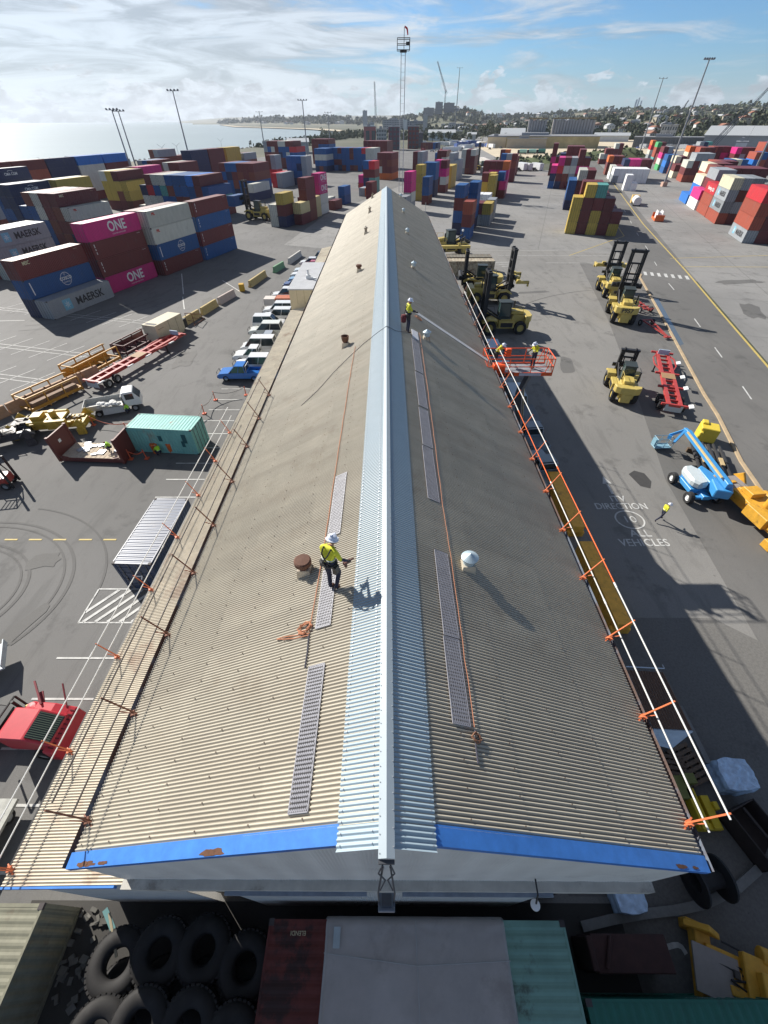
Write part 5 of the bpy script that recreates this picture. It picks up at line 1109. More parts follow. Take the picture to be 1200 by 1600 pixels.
def big_spreader(label, loc, rz, s=1.0, L=8.0, m=None):
    m = m or mat('spreader_amber', (0.62, 0.33, 0.035), 0.5, var=0.2, dirt=0.55, dirtcol=(0.08, 0.05, 0.03), dth=0.56)
    g = thing('container_spreader', label, 'spreader', loc, rz, 'container spreaders resting on the ground'); g.scale = (s, s, s)
    b = MB()
    for x in (-0.55, 0.55): b.b2(x-0.2, x+0.2, -L/2, L/2, 0.55, 1.1)
    b.b2(-0.9, 0.9, -1.5, 1.5, 1.1, 1.4); b.build('main_beam', m, g, bev=0.03)
    for y in (-L/2, L/2):
        b = MB(); b.b2(-1.25, 1.25, y-0.25, y+0.25, 0.4, 0.95); b.b2(-1.35, -1.05, y-0.35, y+0.35, 0.02, 0.6); b.b2(1.05, 1.35, y-0.35, y+0.35, 0.02, 0.6); b.prism([(y-0.6, 0.9), (y, 1.5), (y+0.6, 0.9)], -1.2, -1.0); b.prism([(y-0.6, 0.9), (y, 1.5), (y+0.6, 0.9)], 1.0, 1.2); b.build('end_beam', m, g, bev=0.03)
    b = MB(); b.b2(-1.2, -0.75, -1.9, -0.2, 0.7, 1.5); b.cyl((1.0, -1.4, 1.25), (1.0, 0.9, 1.25), 0.28, n=12); b.cyl((0.0, -0.6, 1.4), (0.0, -0.6, 2.0), 0.3, n=12); b.b2(-0.5, 0.5, 0.3, 1.2, 1.4, 1.75); b.build('hydraulic_gear', m, g, bev=0.03)
    b = MB(); b.b2(-0.45, 0.45, -1.0, 0.0, 2.02, 2.1) if False else b.b2(-0.62, 0.62, 1.6, 3.0, 1.12, 1.2); b.build('cover_plate', M('plate_grey_brown', (0.28, 0.25, 0.23), 0.6), g)
    b = MB()
    for k in range(14): b.box((random.uniform(-1.0, 1.0), random.uniform(-L/2+0.4, L/2-0.4), random.uniform(1.05, 1.4)), (random.uniform(.12, .4), random.uniform(.15, .6), random.uniform(.1, .35)), random.choice((0, 0.1, 1.57)))
    b.build('brackets', m, g, bev=0.02)
    b = MB()
    for k in range(8): b.box((random.uniform(-0.9, 0.9), random.uniform(-L/2+0.4, L/2-0.4), random.uniform(1.12, 1.3)), (random.uniform(.15, .35), random.uniform(.2, .7), random.uniform(.08, .2)), random.choice((0, 0.1, 1.57)))
    b.build('valve_blocks', M('valve_dark', (0.06, 0.05, 0.045), 0.6, var=0.4), g)
    b = MB()
    for k in range(9): a = random.uniform(-1, 1); b.tube([(a, random.uniform(-3, 3), 1.15), (a+random.uniform(-.5, .5), random.uniform(-3, 3), 1.3), (random.uniform(-1, 1), random.uniform(-3, 3), 1.1)], 0.035)
    b.build('hoses', BLACK, g)
    return g
big_spreader('amber container spreader lying beside the blue lift near the kerb', (27.9, 23.0, 0.02), R(7), 1.1, 5.8)
big_spreader('amber spreader at the very bottom right corner', (13.4, -1.4, 0.02), R(70), 1.0, 5)
big_spreader('worn yellow spreader behind the maroon flat rack', (-33.0, 35.3, 0.02), R(100), 1.05, 5.8, mat('spreader_olive', (0.50, 0.33, 0.04), 0.55, var=0.25, dirt=0.6, dirtcol=(0.06, 0.05, 0.03), dth=0.54))
big_spreader('dark greasy spreader frame at the left edge', (-37.8, 31.8, 0.02), R(-60), 1.1, 7.5, mat('greasy_steel', (0.05, 0.05, 0.055), 0.5, var=0.5, dirt=0.6, dirtcol=(0.3, 0.3, 0.3), dth=0.56))
# ---- mustard frames
def frame_rack(label, loc, rz, L, m, h=1.5, cover=False):
    g = thing('machine_cradle', label, 'cradle', loc, rz, 'open steel frames standing on the ground'); b = MB(); n = 4
    for x in (-1.1, 1.1):
        b.bar((x, -L/2, h), (x, L/2, h), 0.14, 0.14); b.bar((x, -L/2, 0.35), (x, L/2, 0.35), 0.16, 0.3)
        for k in range(n): y = -L/2+k*L/(n-1); b.bar((x, y, 0.02), (x, y, h), 0.12, 0.12)
    for k in range(n): y = -L/2+k*L/(n-1); b.bar((-1.1, y, 0.35), (1.1, y, 0.35), 0.12, 0.2); b.bar((-1.1, y, h), (-0.7, y, h+0.1), 0.1, 0.1)
    b.bar((-1.1, -L/2, h), (1.1, -L/2, h), 0.12, 0.12); b.build('frame', m, g)
    b = MB(); b.add([(-1.1, -L/2, 0.3), (-1.1, L/2, 0.3), (-0.2, L/2, 0.25), (-0.2, -L/2, 0.25), (-1.1, -L/2, 1.1), (-1.1, L/2, 1.1)], [(0, 1, 2, 3), (0, 4, 5, 1)]); b.build('side_panel', m, g)
    if cover: b = MB(); b.b2(0.1, 1.05, -L/2+0.4, L/2-0.4, 0.45, 0.9); b.cyl((0.1, -L/2+0.4, 0.95), (0.1, L/2-0.4, 0.95), 0.18); b.build('bundle', M('brown_bundle', (0.2, 0.12, 0.07), 0.8, var=0.3), g)
    return g
MUST = mat('mustard_steel', (0.52, 0.27, 0.04), 0.6, var=0.15, dirt=0.4, dth=0.58)
frame_rack('mustard steel frame with brown bundles, nearer one of the left pair', (-36.9, 41.6, 0.02), R(-25), 5.8, MUST, 1.6, True)
frame_rack('mustard steel frame beside the long red trailer, farther of the pair', (-36.2, 49.2, 0.02), R(-18), 6.5, MUST, 1.7)
frame_rack('dark maroon steel frame between the mustard frame and the generator', (-34.0, 56.0, 0.02), R(-18), 5.6, M('frame_maroon', (0.10, 0.03, 0.035), 0.6, var=0.2), 1.3)
# ---- generator box, trailers, flat rack, truck
g = thing('generator', 'tall cream generator box beyond the red trailer', 'generator', (-31.1, 59.6, 0.02), R(-17.5)); g.scale = (0.88, 0.9, 0.85)
b = MB(); b.b2(-1.25, 1.25, -3.0, 3.0, 0.35, 2.9); b.b2(-1.1, 1.1, -2.8, 2.8, 0.02, 0.35); b.build('housing', mat('generator_cream', (0.56, 0.50, 0.36), 0.6, var=0.1, dirt=0.4, dirtcol=(0.35, 0.17, 0.08), dth=0.57), g, bev=0.04)
b = MB(); b.b2(-0.9, 0.9, -2.7, -2.1, 2.9, 2.93); b.b2(1.25, 1.27, -0.2, -0.17, 0.5, 2.8); b.b2(1.25, 1.27, 1.5, 1.53, 0.5, 2.8); b.b2(1.25, 1.27, -2.6, -1.4, 2.2, 2.24); b.build('vent_grille', BLACK, g)
b = MB(); b.b2(-1.0, 1.0, 3.05, 4.0, 0.4, 1.8); b.build('engine_end', BLACK, g)
g = thing('flat_rack', 'maroon flat rack with upright end walls and worn timber deck', 'flat rack', (-29.3, 31.2, 0.02), R(-93)); g.scale = (1, 1, 1)
MR = mat('flat_rack_maroon', (0.13, 0.03, 0.025), 0.6, var=0.12, dirt=0.35, dth=0.56)
b = MB(); b.b2(-1.2, 1.2, 0, 6.0, 0.1, 0.5); b.build('base', MR, g, bev=0.02)
for y in (0.06, 5.94): b = MB(); b.b2(-1.22, 1.22, y-0.07, y+0.07, 0.4, 2.5); b.b2(-1.3, -1.1, y-0.12, y+0.12, 0.1, 2.55); b.b2(1.1, 1.3, y-0.12, y+0.12, 0.1, 2.55); b.bar((1.22, y, 0.75), (1.22, y+(0.9 if y < 3 else -0.9), 0.52), 0.1, 0.1); b.build('end_wall', MR, g)
b = MB()
for k in range(14): b.b2(-1.15, 1.15, 0.2+k*0.4, 0.57+k*0.4, 0.5, 0.53)
b.build('timber_deck', M('worn_timber', (0.48, 0.40, 0.30), 0.85, var=0.3, scale=4), g)
b = MB(); b.b2(0.05, 0.35, 0.135, 0.14, 1.5, 1.8); b.build('placard', WHITE, g)
b = MB()
for k in range(12): x = random.uniform(-1, 1); y = random.uniform(1.2, 5); b.box((x, y, 0.58), (random.uniform(.1, .6), random.uniform(.1, .9), 0.08), random.random()*3)
tag(b.build('scrap_bars', STEEL), None); bpy.context.scene.objects['scrap_bars'].parent = g
g = thing('flatbed_truck', 'white tray truck with dropped side board by the red trailer', 'truck', (-28.4, 39.2, 0.02), R(-68)); g.scale = (0.9, 0.9, 0.9)
b = MB(); b.prism([(1.0, 0.7), (1.0, 2.25), (1.15, 2.35), (2.2, 2.35), (2.75, 1.5), (2.8, 0.7)], -0.98, 0.98); cab_ = b.build('cab', WHITE, g, bev=0.07)
b = MB(); b.prism([(2.2, 2.22), (2.27, 2.3), (2.79, 1.55), (2.74, 1.45)], -0.85, 0.85); b.b2(-1.0, -0.975, 1.3, 2.2, 1.5, 2.15); b.b2(0.975, 1.0, 1.3, 2.2, 1.5, 2.15); b.build('cab_window', GLASS, cab_)
TG = M('tray_grey', (0.42, 0.42, 0.40), 0.6, var=0.15)
b = MB(); b.b2(-1.05, 1.05, -3.2, 0.9, 0.85, 0.95); b.b2(-1.05, -1.0, -3.2, 0.9, 0.95, 1.5); b.b2(-1.05, 1.05, -3.22, -3.17, 0.95, 1.45); b.b2(-1.05, 1.05, 0.86, 0.92, 0.95, 2.0); b.b2(1.0, 1.05, -3.2, -1.4, 0.95, 1.45); b.build('tray', TG, g)
b = MB(); b.add([(1.06, -1.35, 0.92), (1.06, 0.85, 0.92), (1.5, 0.85, 0.45), (1.5, -1.35, 0.45)], [(0, 1, 2, 3)]); b.add([(1.10, -1.35, 0.90), (1.10, 0.85, 0.90), (1.54, 0.85, 0.43), (1.54, -1.35, 0.43)], [(3, 2, 1, 0)]); b.build('dropped_side_board', TG, g)
b = MB(); b.b2(-0.4, 0.4, -3.0, 2.2, 0.55, 0.85); b.build('chassis', BLACK, g)
for x in (-1, 1): wheel(g, x*0.88, 1.9, 0.4, 0.25); wheel(g, x*0.85, -1.9, 0.4, 0.4)
b = MB()
for k in range(10): b.lathe([(0, 0), (0.3, 0.02), (0.34, 0.12), (0.2, 0.22), (0, 0.24)], (random.uniform(-0.2, 0.8), random.uniform(-1.6, 0.4), 0.95+random.random()*0.15), 9)
tag(b.build('cement_bags', M('bag_white', (0.6, 0.6, 0.58), 0.8, var=0.3, scale=8), None, loc=(-28.4, 39.2, 0.02), rz=R(-68)), 'pile of white and dark bags in the truck tray', 'bags')
# teal and navy containers near the warehouse, with doors and locking bars
def near_container(label, loc, rz, cm, L='S', door_white=False):
    g = thing('shipping_container', label, 'container', loc, rz, None); b = link('body', NEARM[L], g); setmat(b, cm)
    for s in (-1, 1):
        d = link('door', DOORM[s], g); setmat(d, cm)
        for j in (0, 1): link('lock_bar', BARM[(s, j)], d)
    return g
TEAL = mat('sun_bleached_teal', (0.19, 0.46, 0.42), 0.6, var=0.14, scale=1.5, dirt=0.75, dirtcol=(0.30, 0.15, 0.09), dth=0.585, stretch=(1, 1, 0.4))
g = near_container('pale teal container standing alone in the left car park', (-17.1, 32.3, 0.02), R(85), TEAL)
b = MB(); b.b2(-1.235, -1.225, 0.7, 1.1, 1.2, 2.1); b.b2(-1.235, -1.225, 1.0, 1.3, 0.8, 1.4); b.b2(-1.235, -1.225, 3.0, 3.35, 1.3, 1.85); b.build('dark_patch', M('patch_teal', (0.02, 0.10, 0.11), 0.7), g)
g = near_container('navy container with silvery ribbed roof beside the canopy', (-15.7, 16.1, 0.02), R(-2), mat('faded_navy', (0.035, 0.06, 0.12), 0.45, var=0.18, scale=1.5, dirt=0.5, dirtcol=(0.10, 0.09, 0.10)))
b = MB(); b.b2(-0.18, 0.18, 0, 0.01, 1.3, 1.4); b.box((0.15, -0.002, 1.25), (0.08, 0.01, 0.5), 0, 0, 0.5); b.build('white_mark', WHITE, g)
# barrels
for x, y, lab in ((-19.9, 31.6, 'orange litter bin by the teal container, right one'), (-21.3, 31.5, 'orange litter bin behind the crouching worker')):
    b = MB(); b.lathe([(0, 0), (0.28, 0), (0.33, 0.85), (0.36, 0.9), (0.3, 1.0), (0, 1.02)], (0, 0, 0), 18); o = b.build('litter_bin', M('bin_orange', (0.62, 0.13, 0.02), 0.5, var=0.1), loc=(x, y, 0.02)); tag(o, lab, 'bin', 'orange bins')
# red terminal tractor near left edge
g = thing('terminal_tractor', 'red terminal tractor with slatted windscreen at the left edge', 'tractor', (-17.4, 7.15, 0.02), R(-93))
RT = mat('tractor_red', (0.50, 0.03, 0.045), 0.42, var=0.08, coat=0.2)
b = MB(); b.prism([(-0.35, 0.7), (-0.35, 2.0), (-0.25, 2.08), (0.95, 2.08), (1.95, 1.5), (2.05, 0.7)], -0.62, 0.78); b.build('cab', RT, g, bev=0.04)
b = MB(); b.prism([(1.0, 2.06), (1.02, 2.1), (1.93, 1.56), (1.9, 1.5)], -0.5, 0.66); gl = b.build('windscreen', GLASS, g)
b = MB()
for k in range(13): x = -0.46+k*0.09; b.bar((x, 1.03, 2.1), (x, 1.9, 1.59), 0.035, 0.015)
b.build('window_slats', M('slat_green', (0.10, 0.14, 0.10), 0.6), gl)
b = MB(); b.prism([(0.2, 0.8), (0.3, 1.75), (1.2, 1.7), (2.1, 1.35), (2.15, 0.6)], -1.05, -0.6); b.prism([(1.7, 0.45), (1.75, 1.5), (2.15, 1.3), (2.25, 0.45)], -1.05, 1.05); b.build('bonnet', RT, g, bev=0.05)
b = MB()
for k in range(9): b.box((-0.85+k*0.21, 2.0, 1.40), (0.05, 0.22, 0.02), 0, R(-25))
b.build('bonnet_louvres', M('louvre_dark_red', (0.12, 0.01, 0.015), 0.6), g)
b = MB(); b.b2(-0.45, 0.45, -3.2, 1.4, 0.55, 0.85); b.b2(-1.0, 1.0, -3.0, -1.4, 0.85, 1.0); b.tube([(-0.8, -0.55, 0.9), (-0.8, -0.55, 2.2)], 0.07); b.tube([(-1.1, -0.7, 0.9), (-1.1, -0.7, 2.1), (1.0, -0.7, 2.1), (1.0, -0.7, 0.9)], 0.05); b.build('chassis', BLACK, g)
b = MB(); b.lathe([(0, 0), (0.3, 0.0), (0.32, 0.3), (0.22, 0.42), (0, 0.44)], (-0.82, 0.0, 1.2), 16); b.b2(-1.05, -0.65, -0.5, 0.3, 0.8, 1.3); b.build('engine', RT, g)
b = MB(); b.lathe([(0, 0), (0.08, 0.0), (0.08, 0.1), (0, 0.12)], (-0.9, -0.35, 1.35), 10); b.build('beacon', M('bright_yellow', (0.66, 0.50, 0.05), 0.5), g)
b = MB(); b.bar((-0.95, 1.7, 1.5), (-1.9, 1.1, 1.9), 0.05, 0.08); b.bar((-0.9, 0.6, 1.8), (-1.9, -0.3, 2.0), 0.08, 0.08); b.bar((-0.95, 0.5, 1.6), (-1.5, 0.1, 1.7), 0.25, 0.08); b.build('mirror_arm', M('arm_dark_red', (0.2, 0.02, 0.03), 0.5), g)
for x in (-1, 1): wheel(g, x*0.85, 1.2, 0.45, 0.28); wheel(g, x*0.85, -2.2, 0.5, 0.45)
g = thing('small_forklift', 'red forklift cut by the left edge of the frame', 'forklift', (-32.4, 26.6, 0.02), R(-80))
b = MB(); b.b2(-0.6, 0.6, -1.2, 1.0, 0.4, 1.1); b.b2(-0.62, 0.62, -1.4, -0.7, 0.5, 1.4); b.build('body', RED, g, bev=0.06)
b = MB()
for x in (-0.55, 0.55):
    b.tube([(x, -1.0, 1.1), (x, -0.8, 2.2), (x, 0.5, 2.2), (x, 0.9, 1.0)], 0.05); b.b2(x-0.06, x+0.06, 1.1, 1.25, 0.1, 2.6)
for k in range(5): b.bar((-0.55, -0.7+k*0.3, 2.2), (0.55, -0.7+k*0.3, 2.2), 0.05, 0.05)
b.build('guard_and_mast', BLACK, g)
for x in (-1, 1): wheel(g, x*0.55, 0.7, 0.35, 0.25); wheel(g, x*0.55, -0.9, 0.3, 0.2)
g = thing('utility_tray', 'corner of a pale tray vehicle at the left edge', 'tray', (-22.6, 10.3, 0.02), R(-60)); b = MB(); b.b2(-0.9, 0.9, -1.6, 1.6, 0.7, 0.8); b.b2(-0.9, 0.9, 1.55, 1.6, 0.8, 1.1); b.build('tray', M('tray_pale', (0.5, 0.55, 0.58), 0.5), g)
for x in (-1, 1): wheel(g, x*0.8, 0, 0.35, 0.2)
g = thing('flat_trolley', 'loaded flat trolley near the bottom left edge', 'trolley', (-17.4, 2.6, 0.02), R(0)); b = MB(); b.b2(-1.2, 1.2, -2.0, 1.8, 0.6, 0.75); b.build('deck', M('trolley_pale', (0.42, 0.42, 0.38), 0.7, var=0.3), g)
b = MB()
for k in range(8): b.box((random.uniform(-1, 1), random.uniform(-1.8, 1.6), 0.86), (random.uniform(.3, .8), random.uniform(.2, .7), 0.2), random.random())
tag(b.build('loose_parts', M('parts_dark', (0.08, 0.08, 0.08), 0.6, var=0.5)), 'dark loose machine parts heaped on the flat trolley', 'parts'); bpy.context.scene.objects['loose_parts'].location = (-17.4, 2.6, 0.02)
for x in (-1, 1): wheel(g, x*0.9, -1.2, 0.28, 0.2); wheel(g, x*0.9, 1.2, 0.28, 0.2)
# ---- barriers along the left car park
bars_ = ((-19.4, 107.6, -20.8, 100.2, 'w', 'white concrete barrier farthest along the car park'), (-21.5, 97.8, -22.6, 93.3, 'e', 'green barrier between the white and yellow ones'), (-23.8, 90.8, -25.1, 83.4, 'Y', 'long yellow concrete barrier beyond the orange barrier block'),
         (-26.6, 78.4, -27.9, 73.7, 'p', 'red and white striped barrier'), (-28.1, 73.0, -29.1, 68.6, 'Y', 'yellow concrete barrier next to the striped one'), (-29.3, 68.0, -30.3, 64.0, 'Y', 'yellow concrete barrier nearest the generator'))
BPROF = [(-0.36, 0), (-0.34, 0.14), (-0.2, 0.4), (-0.15, 1.1), (0.15, 1.1), (0.2, 0.4), (0.34, 0.14), (0.36, 0)]
for x0, y0, x1, y1, ch, lab in bars_:
    d = Vector((x1-x0, y1-y0, 0)); L = d.length; g = thing('traffic_barrier', lab, 'barrier', (x0, y0, 0.02), math.atan2(-d.x, d.y), 'barriers along the car park')
    m_ = {'w': M('barrier_pale', (0.55, 0.54, 0.5), 0.8, var=0.15), 'e': M('barrier_green', (0.18, 0.36, 0.2), 0.7, var=0.12), 'Y': M('barrier_yellow', (0.50, 0.39, 0.17), 0.8, var=0.18, dirt=0.4, dth=0.56), 'p': M('barrier_pink_white', (0.5, 0.42, 0.38), 0.8, var=0.15)}[ch]
    b = MB(); b.prism(BPROF, 0, L, 'y'); b.build('barrier_body', m_, g)
    if ch == 'p':
        b = MB()
        for k in range(5): b.b2(0.2, 0.23, 0.3+k*0.95, 0.7+k*0.95, 0.35, 1.0)
        b.build('stripe', M('stripe_red', (0.5, 0.12, 0.1), 0.7), g)
b = MB(); b.b2(-0.45, 0.45, -0.55, 0.55, 0, 1.15); b.b2(-0.47, 0.47, -0.2, -0.1, 0, 1.17); tag(b.build('barrier_block', M('block_orange', (0.62, 0.36, 0.03), 0.6, var=0.1), loc=(-26.0, 81.4, 0.02), rz=R(12), bev=0.05), 'orange yellow upright barrier block between concrete barriers', 'barrier')
for k in range(6):
    x = -40.5+k*0.95; y = 36.6+k*1.9; b = MB(); b.prism(BPROF, 0, 1.95, 'y'); o = b.build('traffic_barrier', M('barrier_sand', (0.42, 0.27, 0.17), 0.8, var=0.2), loc=(x, y, 0.02), rz=R(-26)); tag(o, f'low sandy barrier, {ORD[k]} from the left edge behind the dark spreader', 'barrier', 'low barriers at left')
# frame stand beyond generator
b = MB()
for x in (-0.6, 0.6):
    b.tube([(x, -1, 0.02), (x, -1, 1.5), (x, 1, 0.9), (x, 1, 0.02)], 0.05); b.tube([(-0.6, -1+x+0.6, 0.5), (0.6, -1+x+0.6, 0.5)], 0.04)
b.tube([(-0.6, 1.6, 0.1), (0.6, 1.6, 0.1), (0.9, -1.6, 0.1)], 0.05); tag(b.build('pipe_stand', M('rusty_stand', (0.2, 0.09, 0.05), 0.8, var=0.3), loc=(-29.2, 65.6, 0.02), rz=R(-17)), 'rusty pipe stand on the ground in front of the yellow barrier', 'stand')
# ---- bollards joined by tape
BO = M('bollard_orange', (0.65, 0.12, 0.05), 0.55); BT = M('tape_pale', (0.5, 0.45, 0.42), 0.7)
bol = [(-18.8, 41.3), (-15.7, 42.4), (-19.1, 38.4), (-19.2, 35.6), (-22.9, 36.3), (-29.6, 36.2), (-21.8, 30.5), (-23.2, 30.4), (-25.6, 35.0)]
for i, (x, y) in enumerate(bol):
    b = MB(); b.box((0, 0, 0.04), (0.36, 0.36, 0.08)); b.cyl((0, 0, 0.08), (random.uniform(-.06, .06), random.uniform(-.06, .06), 1.05), 0.055, 0.04, n=8)
    o = b.build('bollard', BO, loc=(x, y, 0.02)); tag(o, ['orange bollard at the corner of the taped bay', 'orange bollard nearest the canopy beside the blue pickup', 'orange bollard right of the teal container doors', 'orange bollard at the teal container corner', 'orange bollard behind the teal container roof', 'orange bollard by the yellow spreader', 'orange bollard at the near corner of the teal container', 'orange bollard between flat rack and teal container', 'orange bollard by the dropped truck board'][i], 'bollard', 'orange bollards')
def tape(lab, pts, m=BT, w=0.09):
    b = MB(); P = []
    for a, c in zip(pts, pts[1:]):
        a = Vector(a); c = Vector(c)
        for k in range(9): t = k/8; p = a.lerp(c, t); p.z -= 0.35*math.sin(math.pi*t); P.append(p)
    for a, c in zip(P, P[1:]): b.bar(a, c, 0.012, w)
    tag(b.build('barrier_tape', m), lab, 'tape', 'barrier tapes')
tape('pale tape sagging between bollards near the blue pickup', [(-18.8, 41.3, 0.95), (-15.7, 42.4, 0.95)])
tape('pale tape running along the end of the parking bays', [(-18.8, 41.3, 0.95), (-19.1, 38.4, 0.9), (-19.2, 35.6, 0.9)])
tape('red tape behind the teal container', [(-22.9, 36.3, 0.9), (-25.6, 35.0, 0.9), (-29.6, 36.2, 0.9)], BO)
tape('red tape between flat rack and teal container', [(-23.2, 30.4, 0.9), (-21.8, 30.5, 0.9)], BO)
# ---- orange lift basket working at the right roof edge
OR = mat('lift_orange', (0.78, 0.10, 0.02), 0.42, var=0.08)
LZ = 10.3; LX, LY = 8.5, 26.2
g = thing('boom_lift', 'orange work basket of a boom lift raised beside the right roof edge', 'boom lift', (LX, LY, 0), 0)
hx, hy = 2.1, 0.85
b = MB(); b.b2(-hx, hx, -hy, hy, LZ, LZ+0.08); b.build('platform_floor', M('deck_mesh', (0.24, 0.25, 0.27), 0.6, var=0.2), g)
b = MB()
for z in (0.6, 1.1): b.tube([(-hx, -hy, LZ+z), (hx, -hy, LZ+z), (hx, hy, LZ+z), (-hx, hy, LZ+z), (-hx, -hy, LZ+z)], 0.03, 7)
for x in (-hx, -hx/3, hx/3, hx): 
    for y in (-hy, hy): b.tube([(x, y, LZ), (x, y, LZ+1.1)], 0.028, 7)
for k in range(5): b.tube([(hx, -hy+k*0.42, LZ+0.1), (hx, -hy+k*0.42, LZ+1.1)], 0.02)
for s in (-1, 1): b.tube([(hx-0.5, s*hy, LZ+0.1), (hx-0.25, s*hy, LZ+1.1), (hx, s*hy, LZ+0.1)], 0.022)
b.b2(-hx, hx, -hy-0.02, -hy+0.02, LZ, LZ+0.22); b.b2(-hx, hx, hy-0.02, hy+0.02, LZ, LZ+0.16); b.build('guard_rails', OR, g)
b = MB()
for k in range(9): b.b2(-hx+0.05+k*0.2, -hx+0.17+k*0.2, -hy-0.035, -hy-0.02, LZ+0.03, LZ+0.18)
b.build('hazard_stripes', BLACK, g)
b = MB(); b.box((-1.25, -0.4, LZ+0.35), (0.75, 0.5, 0.5)); b.build('control_box', OR, g, bev=0.03); b = MB(); b.box((-0.55, 0.55, LZ+0.95), (0.35, 0.3, 0.5)); b.build('console', OR, g, bev=0.03)
b = MB(); b.b2(0.0, 1.4, -hy-0.04, -hy-0.03, LZ+0.02, LZ+0.2); b.build('name_plate', M('plate_pale', (0.5, 0.5, 0.55), 0.5), g)
b = MB(); b.bar((0.9, -0.2, LZ-0.1), (0.4, -0.6, LZ-1.2), 0.3, 0.3); b.bar((0.4, -0.5, LZ-1.2), (3.4, 6.0, 1.9), 0.42, 0.5); b.bar((3.4, 6.0, 1.9), (4.6, 9.5, 1.4), 0.5, 0.6); b.build('boom', M('boom_dark', (0.09, 0.09, 0.1), 0.5), g)
b = MB(); b.bar((0.6, -0.6, LZ-1.0), (2.8, 4.2, 4.2), 0.12, 0.12); b.build('cable_carrier', M('carrier_cream', (0.5, 0.4, 0.25), 0.6), g)
b = MB(); b.b2(3.4, 6.2, 8.0, 11.4, 0.55, 1.5); b.build('base_unit', M('base_grey', (0.12, 0.13, 0.14), 0.5), g, bev=0.05)
for x in (3.4, 6.2):
    for y in (8.2, 11.2): wheel(g, x, y, 0.5, 0.4)
# ---- things lying under the right roof edge
YB = mat('dull_yellow_steel', (0.92, 0.46, 0.06), 0.6, var=0.2, dirt=0.5, dth=0.54)
for y0, y1, lab in ((20.8, 27.2, 'long dull yellow steel beam under the rails, farther one'), (12.9, 19.4, 'long dull yellow steel beam under the rails, nearer one')):
    b = MB(); b.b2(13.35, 14.25, y0, y1, 0.02, 1.1); b.b2(13.2, 14.4, y0, y0+0.3, 0.02, 0.5)
    for k in range(6): b.b2(13.3, 13.36, y0+0.4+k, y0+0.55+k, 0.1, 1.0)
    tag(b.build('steel_beam', YB, bev=0.05), lab, 'beam', 'yellow steel beams')
g = thing('lean_to_shed', 'brown corrugated shed with a white gable end', 'shed', (12.8, 6.8, 0.02), 0)
b = MB(); b.grid(lambda u, v: (-0.85+1.9*u+0.0, 0.0+2.7*v, 2.45-0.25*u+0.02*(1 if int(u*28) % 2 else -1)), 28, 1); b.build('shed_roof', mat('brown_sheeting', (0.12, 0.065, 0.04), 0.6, var=0.15), g)
b = MB(); b.b2(-0.8, 0.9, 0.03, 2.65, 0.02, 2.15); b.build('shed_wall', M('shed_white', (0.55, 0.62, 0.70), 0.6), g)
b = MB(); b.add([(-0.85, -0.02, 2.45), (1.05, -0.02, 2.2), (0.2, -0.5, 1.4), (-0.75, -0.35, 1.6)], [(0, 1, 2, 3)]); b.add([(-0.85, -0.05, 2.45), (1.05, -0.05, 2.2), (0.2, -0.53, 1.4), (-0.75, -0.38, 1.6)], [(3, 2, 1, 0)]); b.build('white_apron', M('shed_white', ), g)
b = MB(); b.tube([(-0.9, 2.85, 2.5), (1.1, 2.85, 2.3), (1.1, 3.05, 2.3)], 0.03); b.build('roof_bar', STEEL, g)
tag(MB().b2(15.0, 15.25, 6.0, 8.6, 0.02, 0.35).build('concrete_strip', G_CONC), 'narrow concrete wheel stop beside the brown shed', 'wheel stop')
WR = mat('plastic_wrap', (0.45, 0.60, 0.78), 0.22, var=0.35, scale=3, spec=0.8)
for (x, y, s, lab) in ((15.7, 5.4, 1.0, 'bundle in crumpled pale blue plastic wrap beyond the rails'), (9.3, 1.35, 0.75, 'small plastic wrapped bundle under the gable beam')):
    b = MB()
    def pf(u, v):
        a = 6.2832*u; c_, s_n = math.cos(a), math.sin(a); k = min(1/max(abs(c_), 1e-3), 1/max(abs(s_n), 1e-3)); k = 0.6*k+0.4*1.1
        w = 1.0 if v < 0.6 else max(0.0, 1-(v-0.6)/0.4); r = 0.72*s*k*w*(1+0.10*noise.noise(Vector((c_*2+s, s_n*2, v*5))))
        return (c_*r, s_n*r*0.85, s*(1.0*min(v/0.6, 1.0)+0.10*noise.noise(Vector((c_*r*4, s_n*r*4, 3+s)))))
    b.grid(pf, 48, 20); tag(b.build('wrapped_bundle', WR, loc=(x, y, 0.03)), lab, 'wrapped bundle', 'plastic wrapped bundles')
b = MB()
for k in range(7): b.b2(-0.6, 0.6, -0.8+k*0.24, -0.64+k*0.24, 0.14, 0.2)
for x in (-0.5, 0, 0.5): b.b2(x-0.05, x+0.05, -0.8, 0.8, 0.02, 0.14)
pal = b.mesh('pallet', M('pallet_timber', (0.14, 0.10, 0.07), 0.85, var=0.3, scale=5))
for x, y, a, lab in ((14.3, 6.0, 20, 'dark timber pallet left of the blue plastic bundle'), (13.4, 5.6, -8, 'dark timber pallet against the wall near the brown shed')): tag(link('pallet', pal, None, (x, y, 0.03), R(a)), lab, 'pallet', 'timber pallets')
b = MB(); b.box((0, 0, 0.3), (0.35, 1.5, 0.5)); b.box((0.55, -0.1, 0.25), (0.35, 1.2, 0.4)); b.box((0.3, -0.6, 0.2), (1.0, 0.25, 0.3)); b.box((0.8, 0.1, 0.4), (0.2, 0.3, 0.4)); tag(b.build('steel_bracket', M('strong_yellow', (0.6, 0.44, 0.02), 0.55, var=0.1), loc=(13.55, 4.2, 0.02), bev=0.02), 'bright yellow welded bracket under the near rail end', 'bracket')
